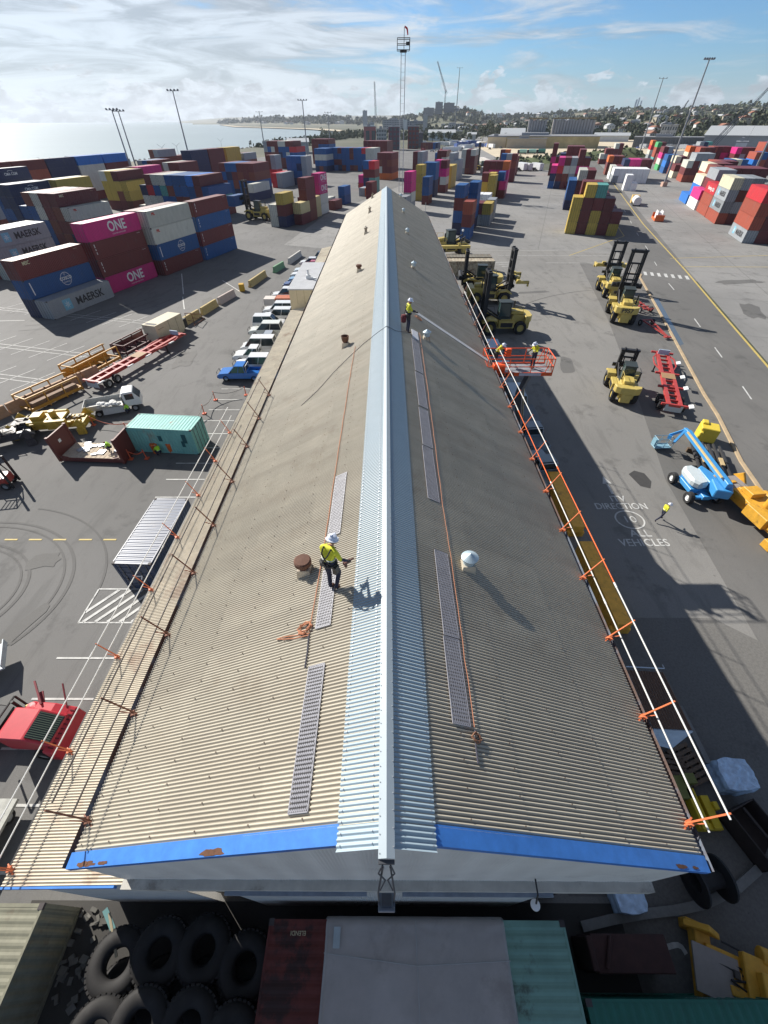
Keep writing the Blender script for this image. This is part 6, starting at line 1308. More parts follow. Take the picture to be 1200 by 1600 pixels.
b = MB(); b.box((0, 0, 0.3), (0.9, 0.9, 0.5)); b.box((0.5, 0.3, 0.5), (0.5, 0.4, 0.4)); tag(b.build('steel_crate', M('olive_paint', (0.16, 0.17, 0.04), 0.6), loc=(13.2, 5.0, 0.02), bev=0.02), 'olive green steel crate beside the near wall', 'crate')
g = thing('skip_bin', 'dark open steel skip at the right edge', 'skip', (15.5, 3.3, 0.02), R(20)); b = MB()
for (a0, a1, c0, c1) in ((-0.7, 0.7, -1.0, -0.95), (-0.7, 0.7, 0.95, 1.0), (-0.7, -0.65, -1, 1), (0.65, 0.7, -1, 1)): b.b2(a0, a1, c0, c1, 0.02, 1.0)
b.b2(-0.7, 0.7, -1, 1, 0.02, 0.1); b.b2(-0.05, 0.05, -0.9, 0.9, 0.9, 1.0); b.build('bin_body', M('skip_brown', (0.035, 0.025, 0.022), 0.8, var=0.3), g)
b = MB(); b.lathe([(0.75, 0), (0.75, 0.07), (0.3, 0.09), (0.3, 1.1), (0.75, 1.12), (0.75, 1.2), (0, 1.2)], (0, 0, 0), 26, 'x'); o = b.build('cable_drum', M('drum_black', (0.02, 0.02, 0.022), 0.7, var=0.2), loc=(11.9, 1.75, 0.78), rz=R(8)); tag(o, 'black cable drum on its rim below the roof corner', 'cable drum')
# ---- below the camera
g = near_container('rusty maroon container left of the tarpaulin', (-2.75, -11.55, 0.03), 0, mat('rusted_maroon', (0.13, 0.03, 0.024), 0.8, var=0.3, scale=1.5, dirt=0.8, dirtcol=(0.02, 0.015, 0.014), dth=0.47), 'L')
b = MB(); text_into(b, 'ELENDI', 0.16, Matrix.Translation((-0.2, 11.85, CH+0.004)) @ Matrix.Rotation(math.pi, 4, 'Z')); b.build('lettering', M('lettering_cream', (0.6, 0.55, 0.35), 0.6), g)
near_container('pale green weathered container right of the tarpaulin', (4.78, -11.55, 0.03), 0, mat('weathered_green', (0.20, 0.36, 0.30), 0.75, var=0.15, scale=1.5, dirt=0.7, dirtcol=(0.05, 0.03, 0.02), dth=0.56), 'L')
g = near_container('dark green container at the bottom right with white serial number', (12.2, -2.3, 0.03), R(90), mat('deep_green', (0.012, 0.13, 0.095), 0.5, var=0.15, scale=1.5, dirt=0.4, dirtcol=(0.02, 0.04, 0.035)), 'S')
b = MB(); text_into(b, 'TCIU 463210 2', 0.24, side_mtx((CW/2+0.004, 2.1, 2.0), (0, 1, 0), (0, 0, 1)), 0, 0.8); b.build('lettering', LW, g)
b = MB(); b.b2(-1.3, 1.3, -0.5, 0.45, 0.03, 1.6); b.b2(-1.5, -1.3, -0.45, 0.4, 0.03, 1.75); b.bar((-1.0, -0.4, 1.66), (-0.6, 0.4, 1.66), 0.14, 0.1); tag(b.build('steel_tank', mat('tank_maroon', (0.05, 0.02, 0.018), 0.8, var=0.3), loc=(8.4, -0.1, 0.0), bev=0.03), 'dark maroon steel box between green container and kerb', 'steel box')
TP = mat('grey_tarpaulin', (0.42, 0.385, 0.365), 0.62, var=0.18, scale=0.7, dirt=0.4, dirtcol=(0.20, 0.17, 0.15), dth=0.5)
g = thing('covered_container', 'load covered with a grey tarpaulin directly below the gable', 'tarpaulin', (0.97, 0, 0), 0)
b = MB(); b.b2(-2.9, 2.9, -11.4, 0.5, 0.03, 2.5); b.build('load', M('container_castings'), g)
def tf(u, v):
    x = -3.05+6.1*u; y = 0.72-12.3*v; e = min(u, 1-u); z = 2.72-0.0; z += 0.05*noise.noise(Vector((x*0.9, y*0.7, 1)))+0.03*math.sin(x*3.1+noise.noise(Vector((x, y*3, 0)))*4)*math.exp(-v*26)
    z -= 0.28*max(0, 1-e*40)**2+0.4*max(0, 1-v*90)**2
    return (x, y, z)
b.__init__(); b.grid(tf, 90, 150); tc_ = b.build('tarpaulin', TP, g, smooth=True)
b = MB(); b.tube([(-3.0, -0.15, 2.76), (0, -0.42, 2.78), (3.0, -0.3, 2.76)], 0.012); b.tube([(-2.95, 0.5, 2.76), (-3.0, -2, 2.76)], 0.014); b.tube([(0.0, 0.6, 2.76), (0.05, -3, 2.78)], 0.012); b.build('seam_cord', M('cord_pale', (0.42, 0.41, 0.40), 0.7), tc_)
b = MB(); b.b2(-2.72, -2.5, -0.05, 0.45, 2.79, 2.795); b.build('label_sticker', M('sticker_pale', (0.42, 0.48, 0.5), 0.6), tc_)
# tyres lying in two rows
DIRTY_R = mat('worn_black_rubber', (0.012, 0.011, 0.011), 0.75, var=0.5, scale=2.5, dirt=0.5, dirtcol=(0.03, 0.028, 0.026))
def tyre(label, x, y, z, r=1.0, tx=0.0, ty=0.0):
    g = thing('tyre', label, 'tyre', (x, y, z), random.random(), 'big black tyres lying below the gable'); g.rotation_euler = (tx, ty, random.random())
    b = MB(); w = 0.62*r; b.lathe([(r*0.42, w*0.2), (r*0.5, 0.0), (r*0.85, -0.02), (r*0.98, w*0.18), (r, w*0.5), (r*0.98, w*0.82), (r*0.85, w*1.02), (r*0.5, w), (r*0.42, w*0.8), (r*0.42, w*0.2)], (0, 0, 0), 40); b.build('casing', DIRTY_R, g, smooth=True)
    b = MB()
    for i in range(36): a = i*6.2832/36; b.box((math.cos(a)*r*0.985, math.sin(a)*r*0.985, w*0.5), (0.07, 0.11, w*0.7), a)
    b.build('tread', DIRTY_R, g); return g
for i, (x, y) in enumerate(((-9.35, -0.45), (-7.95, -0.15), (-6.4, -0.1), (-4.85, -0.45))): tyre(f'big black tyre in shade, {ORD[i]} from left in the back row', x, y, 0.85, 0.92, 0.1*(i % 2), 0.14-0.06*i)
for i, (x, y) in enumerate(((-9.2, -2.0), (-7.9, -1.75), (-6.3, -1.75), (-4.85, -2.05))): tyre(f'big tyre with sunlit rim, {ORD[i]} from left in the front row', x, y, 1.0, 0.92, 0.12, 0.1-0.05*i)
for i, (x, y) in enumerate(((-9.2, -1.2), (-7.8, -1.1), (-6.2, -1.1), (-4.8, -1.2))): tyre(f'lower tyre carrying the tyre pile, {ORD[i]} from left', x, y, 0.04, 0.9)
near_container('cream ribbed container at the bottom left corner', (-13.1, -11.2, 0.03), 0, mat('cream_grey_ribs', (0.20, 0.195, 0.14), 0.7, var=0.2, dirt=0.4), 'L')
b = MB()
for k in range(34): b.box((random.uniform(-11.8, -10.7), random.uniform(-1.6, 1.0), 0.08), (random.uniform(.06, .3), random.uniform(.06, .25), random.uniform(.05, .16)), random.random()*3, random.random()*.5)
tag(b.build('rubble', M('rubble_grey', (0.14, 0.135, 0.12), 0.9, var=0.3, scale=4)), 'broken concrete rubble beside the tyres', 'rubble', kind='stuff')
b = MB(); b.bar((-10.4, 0.9, 1.2), (-9.7, 0.2, 1.1), 0.18, 0.03); tag(b.build('timber_plank', M('plank_teal', (0.12, 0.25, 0.25), 0.7)), 'teal plank leaning by the tyres under the canopy end', 'plank'); b = MB(); b.bar((-10.1, 0.8, 1.4), (-9.4, -0.3, 1.2), 0.08, 0.04); tag(b.build('timber_plank', M('plank_tan', (0.35, 0.3, 0.2), 0.8)), 'thin pale batten leaning on the first tyre', 'plank')
# ---- reefers and reels near the road
g = thing('cable_reel', 'white cable reels in an orange steel cradle by the road', 'cable reels', tuple(uv(32.2, 168.5, 0.03)), -TH)
for y in (-1.0, 0.9): b = MB(); b.lathe([(0, -0.7), (1.15, -0.7), (1.15, -0.6), (0.7, -0.6), (0.7, 0.6), (1.15, 0.6), (1.15, 0.7), (0, 0.7)], (0, y, 1.3), 20, 'x'); b.build('reel', WHITE, g)
b = MB(); b.b2(-1.2, 1.2, -3.0, 3.0, 0.1, 0.5); b.b2(-1.2, 1.2, -3.05, -2.9, 0.1, 1.6); b.b2(-1.2, 1.2, 2.9, 3.05, 0.1, 1.6); b.b2(-1.25, -1.1, -3, 3, 0.4, 0.7); b.b2(1.1, 1.25, -3, 3, 0.4, 0.7); b.build('cradle', ORANGE, g)
g = thing('tank_container', 'white and amber tank beside the white containers', 'tank', tuple(uv(29.4, 199.0, 0.03)), -TH)
b = MB(); b.cyl((0, -3, 1.35), (0, 3, 1.35), 1.2, n=20); b.build('tank', WHITE, g); b = MB(); b.b2(-1.2, 1.2, 3.0, 6.0, 0.1, 2.4); b.build('amber_box', M('amber_box', (0.55, 0.38, 0.14), 0.6), g); b = MB(); b.b2(-1.2, 1.2, -3.1, 3.1, 0.03, 0.3); b.build('skid', BLACK, g)
for i in range(3):
    g = thing('tank_truck', f'{"mint green" if i < 2 else "dark green"} tank truck in the sandy lot, {ORD[i]} from left', 'tank truck', (118+i*8.5, 474+i*1.5, 0.05), R(80), 'green tank trucks'); b = MB(); b.cyl((0, -3, 2.0), (0, 3, 2.0), 1.3, n=14); b.build('tank', M('mint_green', (0.35, 0.6, 0.5), 0.5) if i < 2 else M('dark_green_tank', (0.05, 0.2, 0.16), 0.5), g); b = MB(); b.b2(-1.2, 1.2, 3.1, 4.6, 0.5, 2.8); b.b2(-1.1, 1.1, -3.2, 4.4, 0.3, 0.9); b.build('cab', BLACK, g)
    for y in (-2.4, 3.6): wheel(g, 1.1, y, 0.5, 0.3); wheel(g, -1.1, y, 0.5, 0.3)
# ---------------------------------------------------------------- people
HV = mat('hi_vis_yellow', (0.62, 0.62, 0.03), 0.7, var=0.1, scale=14); HG = mat('hi_vis_green', (0.40, 0.80, 0.04), 0.7, var=0.1); NAVY = mat('navy_workwear', (0.018, 0.022, 0.05), 0.85, var=0.25, scale=14)
SKIN = mat('skin', (0.36, 0.19, 0.12), 0.6, var=0.06); BOOT = mat('brown_boots', (0.08, 0.035, 0.02), 0.8); GLOVE = M('work_gloves', (0.05, 0.04, 0.04), 0.8)
HAT = mat('white_hard_hat', (0.66, 0.70, 0.80), 0.35, var=0.03)
def person(label, loc, rz, pose, top=HV, hat=True, harness=False, tool=False, roofs=None):
    root = thing('person', label, 'person', loc, rz)
    P = dict(pelvis=(0, 0, .98), waist=(0, 0, 1.12), chest=(0, .01, 1.33), neck=(0, 0, 1.5), head=(0, .02, 1.6), crown=(0, .02, 1.72),
        ls=(-.18, 0, 1.44), rs=(.18, 0, 1.44), le=(-.26, -.03, 1.17), re=(.26, -.03, 1.17), lh=(-.27, .1, .95), rh=(.27, .1, .95),
        lp=(-.1, 0, .95), rp=(.1, 0, .95), lk=(-.12, .02, .52), rk=(.12, .02, .52), lf=(-.13, -.03, .08), rf=(.13, -.03, .08), lt=(-.14, .14, .05), rt=(.14, .14, .05)); P.update(pose)
    names = ['pelvis', 'waist', 'chest', 'neck', 'head', 'crown', 'ls', 'rs', 'le', 're', 'lh', 'rh', 'lp', 'rp', 'lk', 'rk', 'lf', 'rf', 'lt', 'rt']; ix = {n: i for i, n in enumerate(names)}
    rad = dict(pelvis=.15, waist=.14, chest=.165, neck=.06, head=.085, crown=.07, ls=.075, rs=.075, le=.052, re=.052, lh=.034, rh=.034, lp=.1, rp=.1, lk=.068, rk=.068, lf=.05, rf=.05, lt=.042, rt=.042)
    E_ = [('pelvis', 'waist'), ('waist', 'chest'), ('chest', 'neck'), ('neck', 'head'), ('head', 'crown'), ('chest', 'ls'), ('chest', 'rs'), ('ls', 'le'), ('rs', 're'), ('le', 'lh'), ('re', 'rh'), ('pelvis', 'lp'), ('pelvis', 'rp'), ('lp', 'lk'), ('rp', 'rk'), ('lk', 'lf'), ('rk', 'rf'), ('lf', 'lt'), ('rf', 'rt')]
    me = bpy.data.meshes.new('body'); me.from_pydata([P[n] for n in names], [(ix[a], ix[b]) for a, b in E_], []); o = bpy.data.objects.new('tmp', me); C.objects.link(o)
    o.modifiers.new('s', 'SKIN'); sv = me.skin_vertices[0].data
    for n in names: sv[ix[n]].radius = (rad[n]*(1.15 if n in ('chest', 'waist', 'pelvis') else 1), rad[n]*(0.8 if n in ('chest', 'waist', 'pelvis') else 1)); sv[ix[n]].use_root = (n == 'pelvis')
    ss = o.modifiers.new('u', 'SUBSURF'); ss.levels = 2; ss.render_levels = 2
    dg = bpy.context.evaluated_depsgraph_get(); dg.update(); bd = bpy.data.meshes.new_from_object(o.evaluated_get(dg)); bpy.data.objects.remove(o)
    seg = {'top': [('waist', 'chest'), ('chest', 'ls'), ('chest', 'rs'), ('chest', 'neck')], 'arm': [('ls', 'le'), ('rs', 're')], 'fore': [('le', 'lh'), ('re', 'rh')], 'head': [('neck', 'head'), ('head', 'crown')],
           'leg': [('pelvis', 'lp'), ('pelvis', 'rp'), ('lp', 'lk'), ('rp', 'rk'), ('lk', 'lf'), ('rk', 'rf'), ('pelvis', 'waist')], 'foot': [('lf', 'lt'), ('rf', 'rt')]}
    mi = {'top': 0, 'arm': 0, 'fore': 2, 'head': 1, 'leg': 2, 'foot': 3}
    # five fingers on each hand join the same mesh
    mb = MB(); mb.v = [tuple(v.co) for v in bd.vertices]; mb.f = [tuple(p.vertices) for p in bd.polygons]
    def near(c):
        best = None
        for k, L_ in seg.items():
            for a, b in L_:
                A_ = Vector(P[a]); B_ = Vector(P[b]); t = max(0, min(1, (c-A_).dot(B_-A_)/(B_-A_).length_squared)); d = (c-(A_+(B_-A_)*t)).length/((rad[a]*(1-t)+rad[b]*t))
                if best is None or d < best[0]: best = (d, k)
        return best[1]
    mb.mi = [mi[near(p.center)] for p in bd.polygons]
    for s in ('l', 'r'):
        e = Vector(P[s+'e']); h = Vector(P[s+'h']); d = (h-e).normalized(); sd = d.orthogonal().normalized(); cr = d.cross(sd); mb.m = 4
        mb.cyl(h, h+d*0.085, 0.033, 0.038, 8)
        for k, (off, ln) in enumerate(((-0.028, .065), (-0.01, .08), (0.01, .075), (0.027, .055))):
            p0 = h+d*0.08+sd*off; p1 = p0+d*ln*0.6; p2 = p1+d*ln*0.35+cr*ln*0.35; mb.cyl(p0, p1, 0.0095, 0.009, 6); mb.cyl(p1, p2, 0.009, 0.0075, 6)
        p0 = h+d*0.03+sd*0.034; p1 = p0+sd*0.03+d*0.03; mb.cyl(p0, p1, 0.011, 0.010, 6); mb.cyl(p1, p1+d*0.03+cr*0.01, 0.010, 0.008, 6)
    hd = Vector(P['head']); cw_ = Vector(P['crown']); up = (cw_-hd).normalized(); fw = Vector((0, 1, 0)); fw = (fw-up*fw.dot(up)).normalized(); rt_ = fw.cross(up); mb.m = 1
    for s in (-1, 1): mb.box(hd+rt_*s*0.083+up*0.02, (0.02, 0.035, 0.055))
    mb.cyl(hd+fw*0.08+up*0.04, hd+fw*0.108+up*0.0, 0.011, 0.015, 6)
    mb.box(hd+fw*0.083-up*0.035, (0.045, 0.012, 0.01)); mb.m = 2
    for s in (-1, 1): mb.box(hd+fw*0.082+rt_*s*0.03+up*0.035, (0.022, 0.012, 0.01))
    b = mb.build('body', [top, SKIN, NAVY, BOOT, GLOVE], root, smooth=True)
    if hat:
        q = MB(); q.lathe([(0.155, 0.0), (0.16, 0.015), (0.125, 0.03), (0.12, 0.07), (0.095, 0.115), (0.05, 0.14), (0, 0.147)], (0, 0, 0), 22); q.box((0, 0, 0.135), (0.035, 0.2, 0.03)); q.box((0, 0.13, 0.015), (0.15, 0.1, 0.014))
        h = q.build('hard_hat', HAT, root, smooth=False); zc = up; h.matrix_local = Matrix.Translation(hd+up*0.055+fw*0.0) @ Matrix(((rt_.x, fw.x, up.x, 0), (rt_.y, fw.y, up.y, 0), (rt_.z, fw.z, up.z, 0), (0, 0, 0, 1)))
    ch = Vector(P['chest']); wa = Vector(P['waist']); q = MB()
    q.tube([wa+rt_*math.cos(t)*0.168+Vector((0, math.sin(t)*0.125, 0.06)) for t in [i*6.2832/14 for i in range(15)]], 0.016); q.build('reflective_band', M('reflective_silver', (0.6, 0.62, 0.62), 0.3), root)
    if harness:
        q = MB(); bk = -0.15
        for s in (-1, 1): q.tube([Vector((s*0.1, 0.10, P['chest'][2]+0.08)), Vector((s*0.1, 0.0, P['chest'][2]+0.19)), Vector((s*0.085, -0.12, P['chest'][2]+0.09)), Vector((0, bk-0.0, P['chest'][2]-0.06)), Vector((-s*0.08, bk+0.02, P['waist'][2])), Vector((-s*0.15, -0.05, P['pelvis'][2]))], 0.018)
        q.tube([Vector((math.cos(t)*0.19, math.sin(t)*0.155, P['pelvis'][2]+0.03)) for t in [i*6.2832/14 for i in range(15)]], 0.035)
        q.tube([Vector((0, bk, P['chest'][2]-0.06)), Vector((-0.06, -0.2, P['pelvis'][2]+0.1)), Vector((-0.1, -0.25, P['pelvis'][2]-0.15))], 0.012); q.box((0.2, -0.03, P['pelvis'][2]-0.1), (0.1, 0.16, 0.24)); q.box((-0.2, 0.0, P['pelvis'][2]-0.08), (0.08, 0.14, 0.2))
        q.build('harness', BLACK, root)
    return root
WALK = dict(lk=(-.12, .12, .55), lf=(-.13, .02, .16), lt=(-.14, .18, .10), rk=(.11, -.02, .52), rf=(.12, -.22, .12), rt=(.13, -.10, .05))
def rfz(x): return roofz(x)+0.035
person('worker in yellow shirt and black harness on the left slope, nearest the camera', (-1.38, 6.35, rfz(1.38)), R(-28), dict(chest=(0, .06, 1.31), neck=(0.01, .14, 1.46), head=(0.0, .2, 1.53), crown=(0.0, .25, 1.64), ls=(-.18, .05, 1.42), rs=(.18, .05, 1.42), le=(-.28, .14, 1.2), lh=(-.16, .32, 1.12), re=(.27, .1, 1.14), rh=(.34, .28, 0.95), lk=(-.08, .04, .5), lf=(-.02, -.06, .08), lt=(-.02, .1, .04), rk=(.14, .16, .55), rf=(.14, -.04, .1), rt=(.15, .12, .05)), harness=True)
person('worker in yellow shirt standing by the ridge on the dark slope, far one', (1.18, 23.5, rfz(1.18)), R(-75), dict(re=(.24, .12, 1.2), rh=(.22, .34, 1.12), le=(-.24, .10, 1.18), lh=(-.18, .34, 1.08), neck=(0, .03, 1.5), head=(0, .07, 1.58), crown=(0, .1, 1.69)), harness=True)
q = MB(); q.lathe([(0, 0), (0.13, 0.02), (0.16, 0.3), (0.12, 0.4), (0, 0.42)], (0.92, 23.35, roofz(0.92)+0.5), 10); tag(q.build('tool_bag', M('bag_dark_red', (0.12, 0.02, 0.025), 0.8)), 'dark red tool bag hanging beside the far roof worker', 'bag')
q = MB(); q.box((-0.97, 6.47, rfz(1.38)+0.86), (0.07, 0.2, 0.08), R(-50)); q.box((-1.0, 6.44, rfz(1.38)+0.78), (0.05, 0.06, 0.14), R(-50)); q.cyl((-0.95, 6.5, rfz(1.38)+0.86), (-0.82, 6.62, rfz(1.38)+0.82), 0.02); tag(q.build('drill', M('tool_brown', (0.10, 0.03, 0.02), 0.6)), 'dark power drill held by the near roof worker', 'drill')
person('worker in yellow shirt walking across the painted roadway', (20.75, 22.5, 0.03), R(-80), dict(lk=(-.11, .16, .56), lf=(-.12, .28, .12), lt=(-.13, .44, .08), rk=(.11, -.12, .5), rf=(.12, -.45, .2), rt=(.13, -.36, .07), chest=(0, .06, 1.32), neck=(0, .1, 1.48), head=(0, .14, 1.57), crown=(0, .17, 1.68), le=(-.25, .15, 1.2), lh=(-.2, .35, 1.1), re=(.25, -.12, 1.2), rh=(.24, -.2, .98)))
fz = LZ+0.08
person('worker leaning on the rail at the roof end of the orange basket', (LX-1.35, LY+0.25, fz), R(-115), dict(chest=(0, .12, 1.27), neck=(0, .24, 1.4), head=(0, .3, 1.46), crown=(0, .36, 1.56), ls=(-.18, .14, 1.36), rs=(.18, .14, 1.36), le=(-.27, .26, 1.14), lh=(-.2, .46, 1.08), re=(.27, .26, 1.14), rh=(.2, .46, 1.08)), harness=True)
person('worker standing at the outer end of the orange basket', (LX+1.05, LY+0.1, fz), R(115), dict(chest=(0, .06, 1.31), neck=(0, .12, 1.46), head=(0, .18, 1.54), crown=(0, .22, 1.65), le=(-.27, .1, 1.17), lh=(-.2, .34, 1.12), re=(.27, .1, 1.17), rh=(.2, .34, 1.12)))
CROUCH = dict(pelvis=(0, -.1, .42), waist=(0, -.05, .56), chest=(0, .1, .74), neck=(0, .2, .88), head=(0, .26, .95), crown=(0, .32, 1.05), ls=(-.18, .12, .84), rs=(.18, .12, .84), le=(-.25, .28, .62), re=(.25, .28, .62), lh=(-.12, .45, .5), rh=(.12, .45, .5), lp=(-.1, -.08, .4), rp=(.1, -.08, .4), lk=(-.17, .32, .5), rk=(.17, .32, .5), lf=(-.15, .1, .08), rf=(.15, .1, .08), lt=(-.17, .27, .05), rt=(.17, .27, .05))
person('crouching worker in lime green jacket beside the teal container', (-20.75, 31.0, 0.03), R(60), CROUCH, HG, False)
person('crouching worker in lime green jacket on the flat rack deck', (-25.0, 31.0, 0.56), R(120), CROUCH, HG, False)
person('crouching worker in lime green beside the white truck wheel', (-27.0, 38.6, 0.03), R(100), CROUCH, HG, False)
# ---------------------------------------------------------------- light masts and poles
def mast(label, x, y, h, heads=4, arm=1.6, r=0.22, cage=False, lean=0.0, twin=False, m=None):
    m = m or M('mast_grey', (0.22, 0.23, 0.25), 0.5, var=0.1); g = thing('light_mast', label, 'light mast', (x, y, 0.02), 0, 'yard light masts')
    b = MB(); b.cyl((0, 0, 0), (0, 0, h), r, r*0.5, 10); b.cyl((0, 0, 0), (0, 0, 0.5), r*1.8, n=10); b.build('pole', m, g)
    b = MB(); b.box((0, 0, h), (arm*2, 0.25, 0.18)); b.box((0, 0, h), (0.25, arm*1.4, 0.18)); b.build('crossarm', m, g)
    for k in range(heads): b = MB(); b.box((-arm+2*arm*k/(heads-1), 0.1, h+0.25), (0.55, 0.6, 0.35), 0, R(-30)); b.build('flood_lamp', M('lamp_dark'), g)
    return g
def at(pxx, pyy, dist):                 # a point along the ground bearing of a pixel, dist metres out
    c = Vector(((pxx-600), (pyy-800), 645.2)); w = Vector((_m[0].dot(c), _m[1].dot(c), 0)); return w.normalized()*dist
for (bx, by, D, tx, ty, lab, hd) in ((197, 240, 250, 180, 172, 'light mast, left of the two standing close together over the sea', 4), (206, 240, 262, 188, 174, 'light mast, right of the two standing close together over the sea', 4), (293, 235, 260, 270, 142, 'tall light mast rising over the navy containers', 4),
        (412, 222, 560, 406, 175, 'slim double headed mast by the shore trees', 3), (480, 235, 330, 475, 157, 'light mast in front of the far blue containers', 4), (515, 215, 520, 514, 176, 'small light mast left of the centre', 3),
        (712, 185, 900, 718, 106, 'distant white light mast right of the centre', 3), (998, 243, 494, 1028, 123, 'light mast on the right in front of the green bank', 3)):
    p = at(bx, by, D); Dq = D
    c = Vector((tx-600, ty-800, 645.2)); w = Vector((_m[0].dot(c), _m[1].dot(c), _m[2].dot(c))); z = CAMZ+w.z/math.hypot(w.x, w.y)*D
    mast(lab, p.x, p.y, z, hd, 1.5+D/400, 0.2+D/1500)
g = mast('big light mast rising out of the frame at the right edge', 143.8, 209.4, 42.0, 6, 2.2, 0.42); b = MB(); b.b2(-1.1, 1.1, -1.1, 1.1, 0, 1.6); b.build('concrete_foot', M('foot_pink', (0.5, 0.33, 0.26), 0.8, var=0.2), g)
p_ = uv(47.6, 262, 0); g = mast('tall leaning looking mast with pink base between reefers and right field', p_.x, p_.y, 38.5, 5, 1.8, 0.45); b = MB(); b.b2(-1, 1, -1, 1, 0, 1.6); b.build('concrete_foot', M('foot_pink'), g)
# lattice mast with a cage and wind sock at the centre
g = thing('lattice_mast', 'tall lattice mast with cage and red wind sock above the ridge end', 'mast', (6.0, 220.7, 0.02), 0); b = MB(); hh = 40.2
LG = M('lattice_grey', (0.38, 0.40, 0.43), 0.5)
for s in (-1, 1):
    b.cyl((s*0.75, 0, 0), (s*0.75, 0, hh), 0.12, n=6)
    b.cyl((s*0.75, 1.2, 0), (s*0.75, 1.2, hh), 0.07, n=6)
for k in range(20): b.bar((-0.75, 0, k*2.05), (0.75, 0, k*2.05+0.0), 0.07, 0.07)
b.build('lattice', LG, g)
b = MB()
for z in (0, 1.4, 2.8): b.tube([(-2.2, -2, hh+z), (2.2, -2, hh+z), (2.2, 2, hh+z), (-2.2, 2, hh+z), (-2.2, -2, hh+z)], 0.09)
for x, y in ((-2.2, -2), (2.2, -2), (2.2, 2), (-2.2, 2)): b.tube([(x, y, hh), (x, y, hh+2.8)], 0.08)
b.b2(-1.2, 1.2, -1, 1, hh-0.5, hh); b.box((1.6, 0, hh+1.6), (1.4, 1.2, 0.8)); b.build('cage', BLACK, g)
b = MB(); b.cyl((0.2, 0, hh), (0.2, 0, hh+5.4), 0.1, n=6); b.build('spigot', BLACK, g); b = MB(); b.cyl((0.3, 0, hh+5.6), (1.2, 0, hh+5.1), 0.22, 0.3, 8); b.cyl((1.2, 0, hh+5.1), (1.5, 0, hh+3.6), 0.3, 0.2, 8); b.build('wind_sock', M('sock_red', (0.55, 0.03, 0.04), 0.7), g)
# small lamp post by the handlers; street lights on the shore
g = thing('lamp_post', 'thin lamp post with white globe beyond the roof edge', 'lamp post', (16.2, 104.5, 0.02), 0); b = MB(); b.cyl((0, 0, 0), (0, 0, 5), 0.07, n=8); b.build('post', BLACK, g); b = MB(); b.lathe([(0, -0.25), (0.2, -0.15), (0.25, 0), (0.2, 0.15), (0, 0.25)], (0, 0, 5.2), 12); b.build('globe', WHITE, g)
for i, (bx, by, D) in enumerate(((75, 262, 230), (252, 228, 330), (275, 226, 345), (345, 222, 420))):
    p = at(bx, by, D); g = thing('street_light', f'slender double arm street light on the shore road, {ORD[i]} from left', 'street light', (p.x, p.y, 0), 0, 'shore street lights'); b = MB(); b.cyl((0, 0, 0), (0, 0, 11.5), 0.09, n=6); b.tube([(-2.2, 0, 13), (0, 0, 11.5), (2.2, 0, 13)], 0.07); b.build('post', STEEL, g)
# ---------------------------------------------------------------- background: hills, woods, town
FOL = [mat('foliage_'+n, c, 0.85, var=0.35, scale=0.6) for n, c in (('dark', (0.045, 0.062, 0.034)), ('mid', (0.065, 0.085, 0.042)), ('olive', (0.10, 0.105, 0.06)))]
def hill(name, pts, m, thick=260):
    """ridge with ground rising behind: pts = (bearing pixel x, distance, height)"""
    mb = MB(); n = len(pts); rows = []
    for f, hf in ((0.80, 0.0), (0.90, 0.45), (1.0, 1.0), (1.12, 0.9), (1.5, 0.4)):
        r = []
        for (bx, D, h) in pts:
            p = at(bx, 190, D*f); r.append((p.x, p.y, -3+(h+3)*hf if hf else -3.0))
        rows.append(r)
    V_ = [p for r in rows for p in r]; F = [(k*n+i, k*n+i+1, (k+1)*n+i+1, (k+1)*n+i) for k in range(len(rows)-1) for i in range(n-1)]
    mb.add(V_, F); o = mb.build(name, m, smooth=True); o['kind'] = 'structure'; return o
HM = ground_mat('hill_scrub', (0.085, 0.095, 0.05), (0.17, 0.155, 0.10), 0.6, 0.05, patch=0.004)
ridge = [(560, 3300, 10), (600, 3100, 18), (640, 2900, 28), (660, 2700, 36), (690, 2600, 50), (715, 2550, 54), (740, 2600, 44), (760, 2800, 30), (800, 3000, 28), (850, 3000, 34), (900, 2900, 42), (950, 2800, 46), (1000, 2700, 46), (1050, 2600, 42), (1100, 2500, 44), (1160, 2500, 50), (1230, 2500, 54), (1320, 2500, 54)]
hill('hills', ridge, HM)
front = [(560, 1500, 3), (640, 1400, 3), (720, 1300, 5), (800, 1300, 7), (860, 1250, 11), (920, 1200, 17), (980, 1150, 21), (1040, 1050, 19), (1100, 1000, 17), (1160, 1000, 21), (1240, 1000, 23)]
hill('near_hills', front, HM)
headl = [(300, 6500, 2), (345, 6200, 2), (372, 5600, 12), (400, 5200, 22), (440, 4600, 22), (470, 4300, 20), (500, 4000, 18), (535, 3700, 14), (570, 3500, 8), (600, 3300, 2)]
hill('headland', headl, HM)
far_ = [(280, 11000, 14), (320, 10500, 40), (360, 10000, 60), (420, 9500, 60), (500, 9000, 66), (600, 9000, 70), (760, 9000, 66), (900, 9000, 80), (1200, 9000, 90)]
hill('far_hills', far_, HM)
def interp(tab, x):
    for a, b in zip(tab, tab[1:]):
        if a[0] <= x <= b[0]: t = (x-a[0])/(b[0]-a[0]); return a[1]+(b[1]-a[1])*t, a[2]+(b[2]-a[2])*t
    return tab[-1][1], tab[-1][2]
